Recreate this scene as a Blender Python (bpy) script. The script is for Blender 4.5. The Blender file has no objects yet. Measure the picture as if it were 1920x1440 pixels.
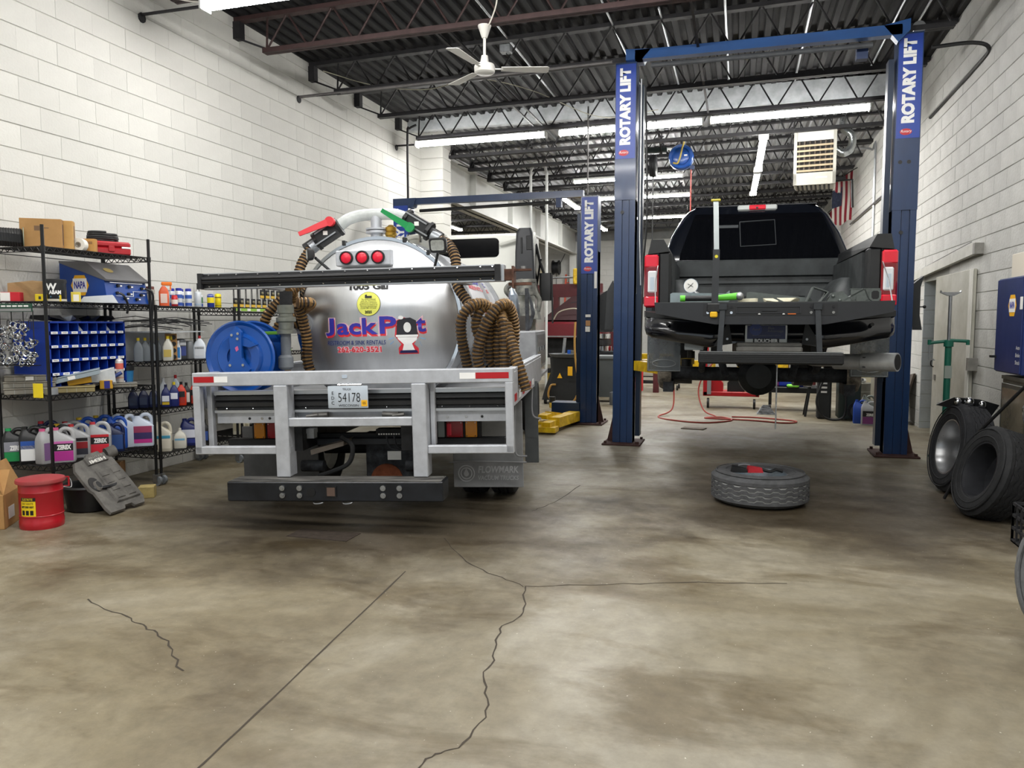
import bpy, bmesh, math, random
from mathutils import Vector, Matrix
random.seed(7)
PI = math.pi
S = bpy.context.scene
C = S.collection

# ---------------------------------------------------------------- camera, world, light, exposure
cam = bpy.data.objects.new('camera', bpy.data.cameras.new('camera'))
C.objects.link(cam)
cam.data.sensor_width = 36.0
cam.data.lens = 36.0 * 1450.0 / 1920.0
cam.data.clip_start = 0.05
cam.location = (0, 0, 1.53)
cam.rotation_euler = (math.radians(85.5), 0, math.radians(16.4))
S.camera = cam
S.view_settings.view_transform = 'Standard'
S.view_settings.look = 'None'
S.view_settings.exposure = 0.08
S.view_settings.gamma = 1.0
S.view_settings.use_curve_mapping = False
W = bpy.data.worlds.new('daylight')
S.world = W
W.use_nodes = True
W.node_tree.nodes['Background'].inputs[0].default_value = (0.83, 0.92, 1.0, 1)
W.node_tree.nodes['Background'].inputs[1].default_value = 0.8
BACK_POWER = 95.0      # bare tubes of the back bay
TUBE_POWER = 60.0      # emission of the fluorescent tubes (W/m2/sr)
FILL_ROWS = [(-5.1, .54, 'entrance'), (-5.1, 3.6, 'open floor')]   # unseen rows added as fill light, built from the same fixture

# ---------------------------------------------------------------- helpers
def lin(h):
    h = h.lstrip('#')
    o = []
    for i in (0, 2, 4):
        c = int(h[i:i+2], 16) / 255.0
        o.append(c / 12.92 if c <= 0.04045 else ((c + 0.055) / 1.055) ** 2.4)
    return (o[0], o[1], o[2], 1.0)

MATS = {}
def M(name, col='808080', rough=0.5, metal=0.0, mot=0.0, scale=6.0, bump=0.0, bscale=60.0, dark=None, emit=0.0, alpha=None, trans=0.0, rnd=0.0, coat=0.0, stretch=None):
    """procedural principled material: optional mottling, fine bump, per-object variation"""
    if name in MATS:
        return MATS[name]
    m = bpy.data.materials.new(name)
    m.use_nodes = True
    nt = m.node_tree
    b = nt.nodes['Principled BSDF']
    c = lin(col)
    b.inputs['Base Color'].default_value = c
    b.inputs['Roughness'].default_value = rough
    b.inputs['Metallic'].default_value = metal
    if coat:
        b.inputs['Coat Weight'].default_value = coat
        b.inputs['Coat Roughness'].default_value = 0.08
    if trans:
        b.inputs['Transmission Weight'].default_value = trans
    if alpha is not None:
        b.inputs['Alpha'].default_value = alpha
    if emit:
        b.inputs['Emission Color'].default_value = c
        b.inputs['Emission Strength'].default_value = emit
    last = None
    tc = nt.nodes.new('ShaderNodeTexCoord')
    if mot or dark:
        n = nt.nodes.new('ShaderNodeTexNoise')
        n.inputs['Scale'].default_value = scale
        n.inputs['Detail'].default_value = 6
        n.inputs['Roughness'].default_value = 0.62
        src = tc.outputs['Object']
        if stretch:
            mp = nt.nodes.new('ShaderNodeMapping')
            mp.inputs['Scale'].default_value = stretch
            nt.links.new(src, mp.inputs[0])
            src = mp.outputs[0]
        nt.links.new(src, n.inputs['Vector'])
        r = nt.nodes.new('ShaderNodeValToRGB')
        r.color_ramp.elements[0].position = 0.34
        r.color_ramp.elements[1].position = 0.66
        d = lin(dark) if dark else tuple(x * (1 - mot) for x in c[:3]) + (1,)
        r.color_ramp.elements[0].color = d
        r.color_ramp.elements[1].color = c
        nt.links.new(n.outputs['Fac'], r.inputs['Fac'])
        last = r.outputs['Color']
        rr = nt.nodes.new('ShaderNodeMapRange')
        rr.inputs['To Min'].default_value = min(1, rough * 1.25)
        rr.inputs['To Max'].default_value = rough * 0.85
        nt.links.new(n.outputs['Fac'], rr.inputs['Value'])
        nt.links.new(rr.outputs[0], b.inputs['Roughness'])
    if rnd:
        oi = nt.nodes.new('ShaderNodeObjectInfo')
        mr = nt.nodes.new('ShaderNodeMapRange')
        mr.inputs['To Min'].default_value = 1 - rnd
        mr.inputs['To Max'].default_value = 1.0
        nt.links.new(oi.outputs['Random'], mr.inputs['Value'])
        mx = nt.nodes.new('ShaderNodeMix')
        mx.data_type = 'RGBA'; mx.blend_type = 'MULTIPLY'
        mx.inputs['Factor'].default_value = 1.0
        if last:
            nt.links.new(last, mx.inputs['A'])
        else:
            mx.inputs['A'].default_value = c
        nt.links.new(mr.outputs[0], mx.inputs['B'])
        last = mx.outputs['Result']
    if last:
        nt.links.new(last, b.inputs['Base Color'])
    if bump:
        n2 = nt.nodes.new('ShaderNodeTexNoise')
        n2.inputs['Scale'].default_value = bscale
        n2.inputs['Detail'].default_value = 4
        nt.links.new(tc.outputs['Object'], n2.inputs['Vector'])
        bp = nt.nodes.new('ShaderNodeBump')
        bp.inputs['Strength'].default_value = bump
        bp.inputs['Distance'].default_value = 0.01
        nt.links.new(n2.outputs['Fac'], bp.inputs['Height'])
        nt.links.new(bp.outputs[0], b.inputs['Normal'])
    MATS[name] = m
    return m

def frame_of(p, q):
    z = (Vector(q) - Vector(p)).normalized()
    a = Vector((0, 0, 1)) if abs(z.z) < 0.95 else Vector((0, 1, 0))
    x = a.cross(z).normalized()
    return x, z.cross(x), z

class MB:
    """collects simple shapes into one mesh"""
    def __init__(s):
        s.v = []; s.f = []; s.m = []
    def add(s, vs, fs, m=0):
        o = len(s.v)
        s.v += [tuple(p) for p in vs]
        for f in fs:
            s.f.append([i + o for i in f]); s.m.append(m)
        return s
    def box(s, x0, x1, y0, y1, z0, z1, m=0):
        return s.add([(x0,y0,z0),(x1,y0,z0),(x1,y1,z0),(x0,y1,z0),(x0,y0,z1),(x1,y0,z1),(x1,y1,z1),(x0,y1,z1)],
              [(0,3,2,1),(4,5,6,7),(0,1,5,4),(1,2,6,5),(2,3,7,6),(3,0,4,7)], m)
    def hull(s, pts, m=0):
        bm = bmesh.new()
        for p in pts: bm.verts.new(p)
        r = bmesh.ops.convex_hull(bm, input=bm.verts)
        bad = [g for g in r['geom_interior'] + r['geom_unused'] if isinstance(g, bmesh.types.BMVert)]
        if bad: bmesh.ops.delete(bm, geom=list(set(bad)), context='VERTS')
        bmesh.ops.dissolve_limit(bm, angle_limit=0.01, verts=bm.verts, edges=bm.edges)
        bm.verts.index_update()
        s.add([v.co.copy() for v in bm.verts], [[v.index for v in f.verts] for f in bm.faces], m)
        bm.free(); return s
    def cbox(s, x0, x1, y0, y1, z0, z1, b=0.01, m=0):
        """box with chamfered edges"""
        P = []
        for sx in (0, 1):
            for sy in (0, 1):
                for sz in (0, 1):
                    x = (x0, x1)[sx]; y = (y0, y1)[sy]; z = (z0, z1)[sz]
                    dx = b if sx == 0 else -b; dy = b if sy == 0 else -b; dz = b if sz == 0 else -b
                    P += [(x, y+dy, z+dz), (x+dx, y, z+dz), (x+dx, y+dy, z)]
        return s.hull(P, m)
    def bar(s, p, q, w, h=None, m=0, up=None):
        h = h or w
        x, y, z = frame_of(p, q)
        if up is not None:
            u = Vector(up); x = u.cross(z).normalized(); y = z.cross(x)
        p = Vector(p); q = Vector(q)
        vs = []
        for c in (p, q):
            for a, b in ((-1,-1),(1,-1),(1,1),(-1,1)):
                vs.append(c + x*(a*w/2) + y*(b*h/2))
        return s.add(vs, [(0,3,2,1),(4,5,6,7),(0,1,5,4),(1,2,6,5),(2,3,7,6),(3,0,4,7)], m)
    def cyl(s, p, q, r, r2=None, n=16, m=0, caps=True):
        r2 = r if r2 is None else r2
        x, y, z = frame_of(p, q); p = Vector(p); q = Vector(q)
        vs = []
        for c, rr in ((p, r), (q, r2)):
            for i in range(n):
                a = 2*PI*i/n
                vs.append(c + x*(rr*math.cos(a)) + y*(rr*math.sin(a)))
        fs = [(i, (i+1) % n, n+(i+1) % n, n+i) for i in range(n)]
        if caps:
            fs += [tuple(range(n))[::-1], tuple(range(n, 2*n))]
        return s.add(vs, fs, m)
    def tube(s, pts, r, n=8, m=0, caps=True, mfun=None):
        """tube along points; r number or list"""
        pts = [Vector(p) for p in pts]
        k = len(pts); R = r if isinstance(r, (list, tuple)) else [r]*k
        t0 = (pts[1]-pts[0]).normalized()
        x = (Vector((0,0,1)) if abs(t0.z) < .95 else Vector((0,1,0))).cross(t0).normalized()
        vs = []
        for i in range(k):
            t = (pts[min(i+1,k-1)] - pts[max(i-1,0)]).normalized()
            x = (x - t*x.dot(t)).normalized(); y = t.cross(x)
            for j in range(n):
                a = 2*PI*j/n
                vs.append(pts[i] + x*(R[i]*math.cos(a)) + y*(R[i]*math.sin(a)))
        o = len(s.v); s.v += [tuple(p) for p in vs]
        for i in range(k-1):
            mm = mfun(i) if mfun else m
            for j in range(n):
                s.f.append([o+i*n+j, o+i*n+(j+1)%n, o+(i+1)*n+(j+1)%n, o+(i+1)*n+j]); s.m.append(mm)
        if caps:
            s.f.append([o+j for j in range(n)][::-1]); s.m.append(m)
            s.f.append([o+(k-1)*n+j for j in range(n)]); s.m.append(m)
        return s
    def lathe(s, prof, n=32, o=(0,0,0), ax=(0,0,1), m=0, rfun=None, mlist=None, zfun=None):
        """profile [(r,h)] turned about an axis through o"""
        o = Vector(o); x, y, z = frame_of(o, o + Vector(ax))
        vs = []
        for i, (r, h) in enumerate(prof):
            for j in range(n):
                a = 2*PI*j/n
                rr = r + (rfun(i, j) if rfun else 0)
                vs.append(o + z*(h + (zfun(i, j) if zfun else 0)) + x*(rr*math.cos(a)) + y*(rr*math.sin(a)))
        b = len(s.v); s.v += [tuple(p) for p in vs]
        for i in range(len(prof)-1):
            for j in range(n):
                s.f.append([b+i*n+j, b+i*n+(j+1)%n, b+(i+1)*n+(j+1)%n, b+(i+1)*n+j])
                s.m.append(mlist[i] if mlist else m)
        return s
    def each(s, name, mats, parent=None, smooth=35):
        """one object per loose piece"""
        n = len(s.v); rt = list(range(n))
        def fd(i):
            while rt[i] != i: rt[i] = rt[rt[i]]; i = rt[i]
            return i
        for f in s.f:
            for i in f[1:]: rt[fd(i)] = fd(f[0])
        g = {}
        for f, m in zip(s.f, s.m): g.setdefault(fd(f[0]), []).append((f, m))
        for fs in g.values():
            ids = sorted({i for f, _ in fs for i in f}); mp = {i: k for k, i in enumerate(ids)}
            b = MB(); b.v = [s.v[i] for i in ids]; b.f = [[mp[i] for i in f] for f, _ in fs]; b.m = [m for _, m in fs]
            b.build(name, mats, parent, smooth=smooth)
    def disc(s, c, r, ax=(0,0,1), n=24, m=0, ry=None):
        c = Vector(c); x, y, z = frame_of(c, c+Vector(ax))
        return s.add([c + x*(r*math.cos(2*PI*i/n)) + y*((ry or r)*math.sin(2*PI*i/n)) for i in range(n)], [tuple(range(n))], m)
    def loft(s, rings, n=4, m=0, caps=True):
        """rings (cx,cy,z,hx,hy,r): stacked rounded rectangles"""
        vs = []
        for cx, cy, z, hx, hy, r in rings:
            r = min(r, hx*.999, hy*.999)
            for k, (sx, sy) in enumerate(((1,1),(-1,1),(-1,-1),(1,-1))):
                for i in range(n):
                    a = PI/2*k + PI/2*i/(n-1)
                    vs.append((cx + sx*(hx-r) + r*math.cos(a), cy + sy*(hy-r) + r*math.sin(a), z))
        o = len(s.v); s.v += vs; q = 4*n
        for i in range(len(rings)-1):
            for j in range(q):
                s.f.append([o+i*q+j, o+i*q+(j+1)%q, o+(i+1)*q+(j+1)%q, o+(i+1)*q+j]); s.m.append(m)
        if caps:
            s.f.append([o+j for j in range(q)][::-1]); s.m.append(m)
            s.f.append([o+(len(rings)-1)*q+j for j in range(q)]); s.m.append(m)
        return s
    def prism(s, poly, a, b, plane='xz', m=0):
        """extrude a 2-D outline: plane xz extrudes along y, yz along x, xy along z"""
        n = len(poly)
        def P(p, d):
            return {'xz': (p[0], d, p[1]), 'yz': (d, p[0], p[1]), 'xy': (p[0], p[1], d)}[plane]
        vs = [P(p, a) for p in poly] + [P(p, b) for p in poly]
        fs = [(i, (i+1) % n, n+(i+1) % n, n+i) for i in range(n)] + [tuple(range(n))[::-1], tuple(range(n, 2*n))]
        return s.add(vs, fs, m)
    def ball(s, c, r, n=12, m=0, sz=1.0):
        k = n//2
        return s.lathe([(max(1e-4, r*math.sin(PI*i/k)), -r*sz*math.cos(PI*i/k)) for i in range(k+1)], n, c, (0,0,1), m)
    def mesh(s, name, mats, smooth=35):
        me = bpy.data.meshes.new(name)
        me.from_pydata(s.v, [], s.f)
        for m in (mats if isinstance(mats, (list, tuple)) else [mats]):
            me.materials.append(m)
        if len(me.materials) > 1:
            me.polygons.foreach_set('material_index', s.m)
        bm = bmesh.new(); bm.from_mesh(me)
        bmesh.ops.recalc_face_normals(bm, faces=bm.faces)
        bm.to_mesh(me); bm.free()
        if smooth:
            me.polygons.foreach_set('use_smooth', [True]*len(me.polygons))
            me.set_sharp_from_angle(angle=math.radians(smooth))
        me.update()
        return me
    def build(s, name, mats, parent=None, loc=(0,0,0), rot=(0,0,0), smooth=35):
        return put(name, s.mesh(name, mats, smooth), parent, loc, rot)

def put(name, me, parent=None, loc=(0,0,0), rot=(0,0,0)):
    o = bpy.data.objects.new(name, me)
    C.objects.link(o)
    o.location = loc; o.rotation_euler = rot
    if parent: o.parent = parent
    return o
USED = set()
def tag(o, label, cat, group=None):
    o['label'] = label; o['category'] = cat
    if group: o['group'] = group
    return o
def thing(name, label, cat, loc=(0,0,0), rotz=0.0, group=None, rot=None):
    o = bpy.data.objects.new(name, None); C.objects.link(o)
    o.empty_display_size = 0.1
    o.location = loc; o.rotation_euler = rot or (0,0,rotz)
    return tag(o, label, cat, group)
def struct(o):
    o['kind'] = 'structure'; return o
def stuff(o):
    o['kind'] = 'stuff'; return o
def bez(pts, k=8):
    """Catmull-Rom through points"""
    P = [Vector(p) for p in pts]; P = [P[0]*2-P[1]] + P + [P[-1]*2-P[-2]]
    o = []
    for i in range(1, len(P)-2):
        for j in range(k):
            t = j/k
            a, b, c, d = P[i-1], P[i], P[i+1], P[i+2]
            o.append(0.5*((2*b) + (c-a)*t + (2*a-5*b+4*c-d)*t*t + (3*b-a-3*c+d)*t**3))
    o.append(P[-2]); return o

TXT = {}
def text_mesh(s, size, bold=0.0, shear=0.0, sx=1.0, align='CENTER', space=1.0):
    cu = bpy.data.curves.new('lettering', 'FONT')
    cu.body = s; cu.size = size; cu.align_x = align; cu.align_y = 'CENTER'
    cu.offset = bold; cu.shear = shear; cu.space_character = space; cu.resolution_u = 3
    ob = bpy.data.objects.new('lettering_tmp', cu); C.objects.link(ob)
    me = bpy.data.meshes.new_from_object(ob.evaluated_get(bpy.context.evaluated_depsgraph_get()))
    bpy.data.objects.remove(ob); bpy.data.curves.remove(cu)
    if sx != 1.0:
        for v in me.vertices: v.co.x *= sx
    me.name = 'lettering'
    return me
def text(s, size, mat, parent, loc, rot=(PI/2,0,0), name='lettering', fit=None, warp=None, **kw):
    """flat lettering; rot (pi/2,0,0) reads from -y. fit = width to scale to"""
    me = text_mesh(s, size, **kw)
    if fit and me.vertices:
        w = max(v.co.x for v in me.vertices) - min(v.co.x for v in me.vertices)
        for v in me.vertices: v.co.x *= fit / w
    me.materials.clear(); me.materials.append(mat)
    o = put(name, me, parent, loc, rot)
    if warp:
        mw = Matrix.Translation(loc) @ o.rotation_euler.to_matrix().to_4x4()
        for v in me.vertices: v.co = Vector(warp(mw @ v.co))
        o.location = (0,0,0); o.rotation_euler = (0,0,0)
    return o
def quad(name, pts, mat, parent=None):
    return MB().add(pts, [tuple(range(len(pts)))]).build(name, mat, parent, smooth=0)

# ---------------------------------------------------------------- common materials
black = M('black_paint', '17181a', 0.45, 0.0, 0.3, 9)
rubber = M('rubber', '202123', 0.75, 0, 0.35, 14, 0.15, 90)
steel = M('steel', 'a9abad', 0.32, 0.9, 0.25, 12)
galv = M('galvanised_steel', 'aeb2b5', 0.42, 0.8, 0.3, 20)
chrome = M('chrome', 'd8dadc', 0.12, 1.0)
darksteel = M('dark_steel', '2b2c2f', 0.5, 0.5, 0.4, 14)
white = M('white_paint', 'e6e6e2', 0.45)
redp = M('red_paint', 'b3121c', 0.35, 0, 0.15, 8)
yellowp = M('yellow_paint', 'e8c31a', 0.45, 0, 0.3, 10, dark='b58d10')
bluep = M('blue_paint', '1457b8', 0.35, 0, 0.15, 7)
liftblue = M('lift_blue_paint', '11315b', 0.32, 0.0, 0.25, 5, coat=0.3, stretch=(1,1,.2))
signblue = M('sign_blue', '1d3f9b', 0.35)
cardb = M('cardboard', 'b58a55', 0.8, 0, 0.18, 7)
paper = M('paper_white', 'ecebe6', 0.6)
paperY = M('paper_yellow', 'f0d61a', 0.55)
inkw = M('ink_white', 'f2f2f0', 0.5)
inkk = M('ink_black', '121214', 0.5)
inkr = M('ink_red', 'd8303c', 0.45)
inkb = M('ink_blue', '2a2f9c', 0.45)
inkg = M('ink_grey', '6a6c70', 0.5)
inky = M('ink_yellow', 'f2b51c', 0.5)
plast = M('clear_plastic', 'c9ced1', 0.22, 0, 0.1, 8, alpha=0.75)
# ================================================================ THE ROOM
XL, XR, YB, YF, YC = -5.85, 2.55, 28.0, -4.0, 13.76
def deckz(x): return 5.14 + 0.024*(x - XL)
def chordz(x): return 4.69 + 0.013*(x + 5.4)

# ---- floor
def floor_mat():
    m = bpy.data.materials.new('stained_concrete'); m.use_nodes = True
    nt = m.node_tree; b = nt.nodes['Principled BSDF']
    g = nt.nodes.new('ShaderNodeNewGeometry')
    def noise(sc, det=6, rough=.6, stretch=None, dist=0.0):
        n = nt.nodes.new('ShaderNodeTexNoise'); n.inputs['Scale'].default_value = sc
        n.inputs['Detail'].default_value = det; n.inputs['Roughness'].default_value = rough
        n.inputs['Distortion'].default_value = dist
        if stretch:
            mp = nt.nodes.new('ShaderNodeMapping'); mp.inputs['Scale'].default_value = stretch
            nt.links.new(g.outputs['Position'], mp.inputs[0]); nt.links.new(mp.outputs[0], n.inputs['Vector'])
        else:
            nt.links.new(g.outputs['Position'], n.inputs['Vector'])
        return n.outputs['Fac']
    def ramp(f, stops):
        r = nt.nodes.new('ShaderNodeValToRGB')
        while len(r.color_ramp.elements) < len(stops): r.color_ramp.elements.new(.5)
        for e, (p, c) in zip(r.color_ramp.elements, stops):
            e.position = p; e.color = lin(c) if isinstance(c, str) else (c, c, c, 1)
        nt.links.new(f, r.inputs['Fac']); return r.outputs['Color']
    def mix(fac, a, bb, mode='MIX'):
        x = nt.nodes.new('ShaderNodeMix'); x.data_type = 'RGBA'; x.blend_type = mode
        for k, v in (('Factor', fac), ('A', a), ('B', bb)):
            if isinstance(v, (int, float)): x.inputs[k].default_value = v
            elif isinstance(v, tuple): x.inputs[k].default_value = v
            else: nt.links.new(v, x.inputs[k])
        return x.outputs['Result']
    base = ramp(noise(.55, 7, .62, dist=.6), [(.30, '625846'), (.46, '827a67'), (.60, '9a9485'), (.8, 'aba699')])
    warm = ramp(noise(.35, 4, .5, (1, .6, 1)), [(.44, 0.0), (.70, .75)])
    base = mix(warm, base, mix(1.0, base, lin('ece2c6'), 'MULTIPLY'))
    fine = ramp(noise(9, 8, .75), [(.3, 0.72), (.62, 1.0)])
    base = mix(1.0, base, fine, 'MULTIPLY')
    smear = ramp(noise(1.2, 6, .65, (.7, 1.5, 1), .4), [(.36, .75), (.50, 0.0)])
    base = mix(mix(.0, smear, smear), base, mix(1.0, base, lin('b3a68c'), 'MULTIPLY'))
    # oil stain and painted-in shade under the parked vehicles
    sep = nt.nodes.new('ShaderNodeSeparateXYZ'); nt.links.new(g.outputs['Position'], sep.inputs[0])
    def oil_shade(cx, cy, rx, ry):
        def op(o, a, b2):
            n = nt.nodes.new('ShaderNodeMath'); n.operation = o
            for i, v in enumerate((a, b2)):
                if isinstance(v, (int, float)): n.inputs[i].default_value = v
                else: nt.links.new(v, n.inputs[i])
            return n.outputs[0]
        dx = op('DIVIDE', op('SUBTRACT', sep.outputs[0], cx), rx); dy = op('DIVIDE', op('SUBTRACT', sep.outputs[1], cy), ry)
        d = op('SQRT', op('ADD', op('MULTIPLY', dx, dx), op('MULTIPLY', dy, dy)), 0)
        d = op('ADD', d, op('MULTIPLY', op('SUBTRACT', noise(1.4, 6, .65), .5), 1.3))
        mr = nt.nodes.new('ShaderNodeMapRange'); nt.links.new(d, mr.inputs['Value'])
        mr.inputs['From Min'].default_value = 1.1; mr.inputs['From Max'].default_value = .55
        mr.inputs['To Min'].default_value = 0; mr.inputs['To Max'].default_value = .8
        return mr.outputs[0]
    oil = lin('75695f')  # multiplier for the oil stain and the painted shade together
    base = mix(oil_shade(-2.7, 5.5, 2.1, 1.7), base, mix(1.0, base, oil, 'MULTIPLY'))
    base = mix(oil_shade(.8, 7.0, 2.0, 1.9), base, mix(1.0, base, oil, 'MULTIPLY'))
    spk = ramp(noise(55, 2, .5), [(.735, 0.0), (.76, .7)])
    base = mix(spk, base, lin('d6d0c2'))
    nt.links.new(base, b.inputs['Base Color'])
    rr = ramp(noise(2.2, 6, .7), [(.3, .30), (.7, .62)])
    nt.links.new(rr, b.inputs['Roughness'])
    bp = nt.nodes.new('ShaderNodeBump'); bp.inputs['Strength'].default_value = .12; bp.inputs['Distance'].default_value = .01
    nt.links.new(noise(38, 5, .7), bp.inputs['Height']); nt.links.new(bp.outputs[0], b.inputs['Normal'])
    return m
floor = struct(MB().box(-13, XR+1.6, YF, YB+.2, -.2, 0).build('floor', floor_mat(), smooth=0))

crackm = M('crack_dirt', '3a332a', 0.9)
def ribbon(name, pts, w, mat, parent, z=.0012, jit=0.0, k=6):
    P = bez([(x, y, 0) for x, y in pts], k); vs = []; fs = []
    for i, p in enumerate(P):
        t = (P[min(i+1, len(P)-1)] - P[max(0, i-1)]).normalized(); n = Vector((-t.y, t.x, 0))
        off = n*random.uniform(-jit, jit); ww = w*random.uniform(.5, 1.2)
        vs += [tuple(p+off+n*ww/2+Vector((0,0,z))), tuple(p+off-n*ww/2+Vector((0,0,z)))]
    for i in range(len(P)-1): fs.append((2*i, 2*i+1, 2*i+3, 2*i+2))
    return MB().add(vs, fs).build(name, mat, parent, smooth=0)
CRACKS = [
 [(-1.05,2.2),(-1.03,2.42),(-.95,2.52),(-.93,2.8),(-1.03,3.08),(-1.06,3.33),(-1.12,3.6),(-1.08,3.85),(-1.17,4.24)],
 [(-1.17,4.24),(-1.45,4.42),(-1.75,4.7),(-2.0,5.05)],
 [(-1.17,4.24),(-.7,4.42),(-.2,4.6),(.3,4.72)],
 [(-3.45,3.35),(-3.05,3.2),(-2.85,3.12),(-2.62,3.0),(-2.33,2.75)],
 [(-1.6,6.0),(-1.5,6.35),(-1.42,7.1)]]
for c in CRACKS: ribbon('crack', c, .009, crackm, floor, jit=.012)
ribbon('control_joint', [(-1.75,2.0),(-1.78,2.4),(-1.86,3.3),(-1.95,4.3)], .010, crackm, floor, jit=.002)
MB().box(-3.1,-2.62,4.78,5.0,.0,.004).build('drain_cover', M('rusty_iron','4a4038',.8,.3,.4,20), floor)

# ---- concrete block walls: mortar slab + blocks
from math import sin, cos, tan
_y, _p = math.radians(16.4), math.radians(4.5)
_f = Vector((-sin(_y)*cos(_p), cos(_y)*cos(_p), -sin(_p))); _r = Vector((cos(_y), sin(_y), 0)); _u = _r.cross(_f)
def seen(p):
    d = Vector(p) - Vector((0,0,1.53)); z = d.dot(_f)
    if z < .3: return None
    return (z, d.dot(_r)/z*1450, d.dot(_u)/z*1450)
BL, BH, JT, JV = .4064, .2032, .006, .0012
mortar = M('painted_mortar', 'a3a39d', 0.85)
mortarL = M('painted_mortar_pale', 'bcbbb5', 0.85)
def block_wall(base, face, nrm, u0, u1, ztop, uph, zph, mat, holes=(), limit=300, seg=(False, False)):
    """face(u,z) -> point on the wall; nrm = outward normal; one object per block for the ones that show largest"""
    t = .008
    rects = []
    k = 0; z = zph - BH
    row = 0
    while z < ztop:
        z0, z1 = max(0, z+JT/2), min(ztop, z+BH-JT/2)
        if z1 - z0 > .02:
            u = u0 - (u0-uph) % BL + (BL/2 if row % 2 else 0) - BL
            while u < u1:
                a, b = max(u0, u+JV/2), min(u1, u+BL-JV/2)
                if b - a > .03:
                    parts = [(a, b)]
                    for (h0, h1, hz) in holes:
                        if z0 < hz:
                            parts = [q for (a2, b2) in parts for q in ((a2, min(b2, h0)), (max(a2, h1), b2)) if q[1]-q[0] > .03]
                    rects += [(q[0], q[1], z0, z1) for q in parts]
                u += BL
        z += BH; row += 1
    def area(r):
        c = seen(face((r[0]+r[1])/2, (r[2]+r[3])/2))
        if c is None or abs(c[1]) > 1010 or abs(c[2]) > 770: return 0
        d = Vector(face((r[0]+r[1])/2, (r[2]+r[3])/2)) - Vector((0,0,1.53))
        return (r[1]-r[0])*(r[3]-r[2])*abs(d.normalized().dot(nrm))/(c[0]**2)
    rects.sort(key=area, reverse=True)
    n = Vector(nrm); cache = {}
    U = (Vector(face(1, 0)) - Vector(face(0, 0))); Z = Vector((0,0,1))
    def blk(mb, w, h, org):
        e = .003; ex = .0012
        P = []
        for (a, b, d) in ((0,0,0),(w,0,0),(w,h,0),(0,h,0),(ex,e,t),(w-ex,e,t),(w-ex,h-e,t),(ex,h-e,t)):
            P.append(Vector(org) + U*a + Z*b + n*d)
        mb.add(P, [(4,5,6,7),(0,1,5,4),(1,2,6,5),(2,3,7,6),(3,0,4,7)])
    rest = MB()
    for i, r in enumerate(rects):
        w, h = round(r[1]-r[0], 4), round(r[3]-r[2], 4)
        org = Vector(face(r[0], r[2])) - n*.0005
        if i < limit and area(r) > 0:
            if (w, h) not in cache:
                mb = MB(); blk(mb, w, h, (0,0,0)); cache[(w, h)] = mb.mesh('block', mat, 0)
            put('block', cache[(w, h)], base, org + n*random.uniform(-.0015, .0015))
        else:
            blk(rest, w, h, org)
    if rest.v:
        stuff(rest.build('block_field', mat, base, smooth=0))
blkL = M('painted_block_warm', 'd9d8d2', 0.62, 0, 0.07, 2.2, 0.35, 55, rnd=0.08)
blkR = M('painted_block_rough', 'd2d1cc', 0.66, 0, 0.12, 3.0, 0.7, 38, rnd=0.12)
blkB = M('painted_block_back', 'c6c6c2', 0.7, 0, 0.08, 2, 0.3, 60, rnd=0.06)

wl = struct(MB().box(XL-.2, XL, YF, YC, 0, 5.9).build('wall_left', mortarL, smooth=0))
block_wall(wl, lambda u, z: (XL, u, z), Vector((1,0,0)), YF, YC, 5.9, 5.01, .138, blkL)
# right wall, with the doorway of the sliding fire door
mb = MB()
DO0, DO1, DZ = 11.1, 12.5, 2.12
mb.box(XR, XR+.25, YF, DO0, 0, 6.2).box(XR, XR+.25, DO1, YB, 0, 6.2).box(XR, XR+.25, DO0, DO1, DZ, 6.2)
wr = struct(mb.build('wall_right', mortar, smooth=0))
block_wall(wr, lambda u, z: (XR, u, z), Vector((-1,0,0)), YF, YB, 6.2, 10.03, .04, blkR, holes=[(DO0, DO1, DZ)])
wb = struct(MB().box(-13, XR+.25, YB, YB+.2, 0, 6).build('wall_back', mortarL, smooth=0))
block_wall(wb, lambda u, z: (u, YB, z), Vector((0,-1,0)), -7.5, XR, 4.5, 0, 0, blkB)
MB().box(-7.5, XR, YB-.08, YB, 4.5, 5.6).build('insulation_band', M('grey_insulation', '8b8d8e', .8, 0, .25, 3), wb)
# next room seen through the doorway
mb = MB().box(XR+1.5, XR+1.6, 10, 14, 0, 3).box(XR+.25, XR+1.5, 14, 14.1, 0, 3).box(XR+.25, XR+1.5, 10, 10.1, 0, 3).box(XR, XR+1.6, 10, 14.1, 3, 3.1)
ws = struct(mb.build('wall_passage', M('passage_white', 'd6d4ca', .7), smooth=0))
jl = struct(MB().box(XR-.004, XR+.25, DO1-.012, DO1, 0, DZ).build('trim_3', mortar, smooth=0))
for i in range(11):
    z0 = .04 + i*BH - .15
    MB().box(XR-.006, XR+.25, DO1-.022, DO1-.011, max(0, z0+JT/2), min(DZ, z0+BH-JT/2)).build('block', M('jamb_block', 'd8e0e4', .6, 0, .1, 5, .4, 40), jl, smooth=0)
# front of the building, behind the camera: wide overhead door, open to the yard
mb = MB().box(-6.05, -4.9, YF-.2, YF, 0, 5.9).box(1.6, 2.8, YF-.2, YF, 0, 6.2).box(-4.9, 1.6, YF-.2, YF, 4.1, 6.2)
struct(mb.build('wall_front', mortar, smooth=0))
# side bay beyond the girder
struct(MB().box(-13.2, -13, YC, YB, 0, 6).build('wall_side', mortarL, smooth=0))
struct(MB().box(-13.2, -6.05, YC-.2, YC, 0, 6).build('wall_bay', mortarL, smooth=0))
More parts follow.
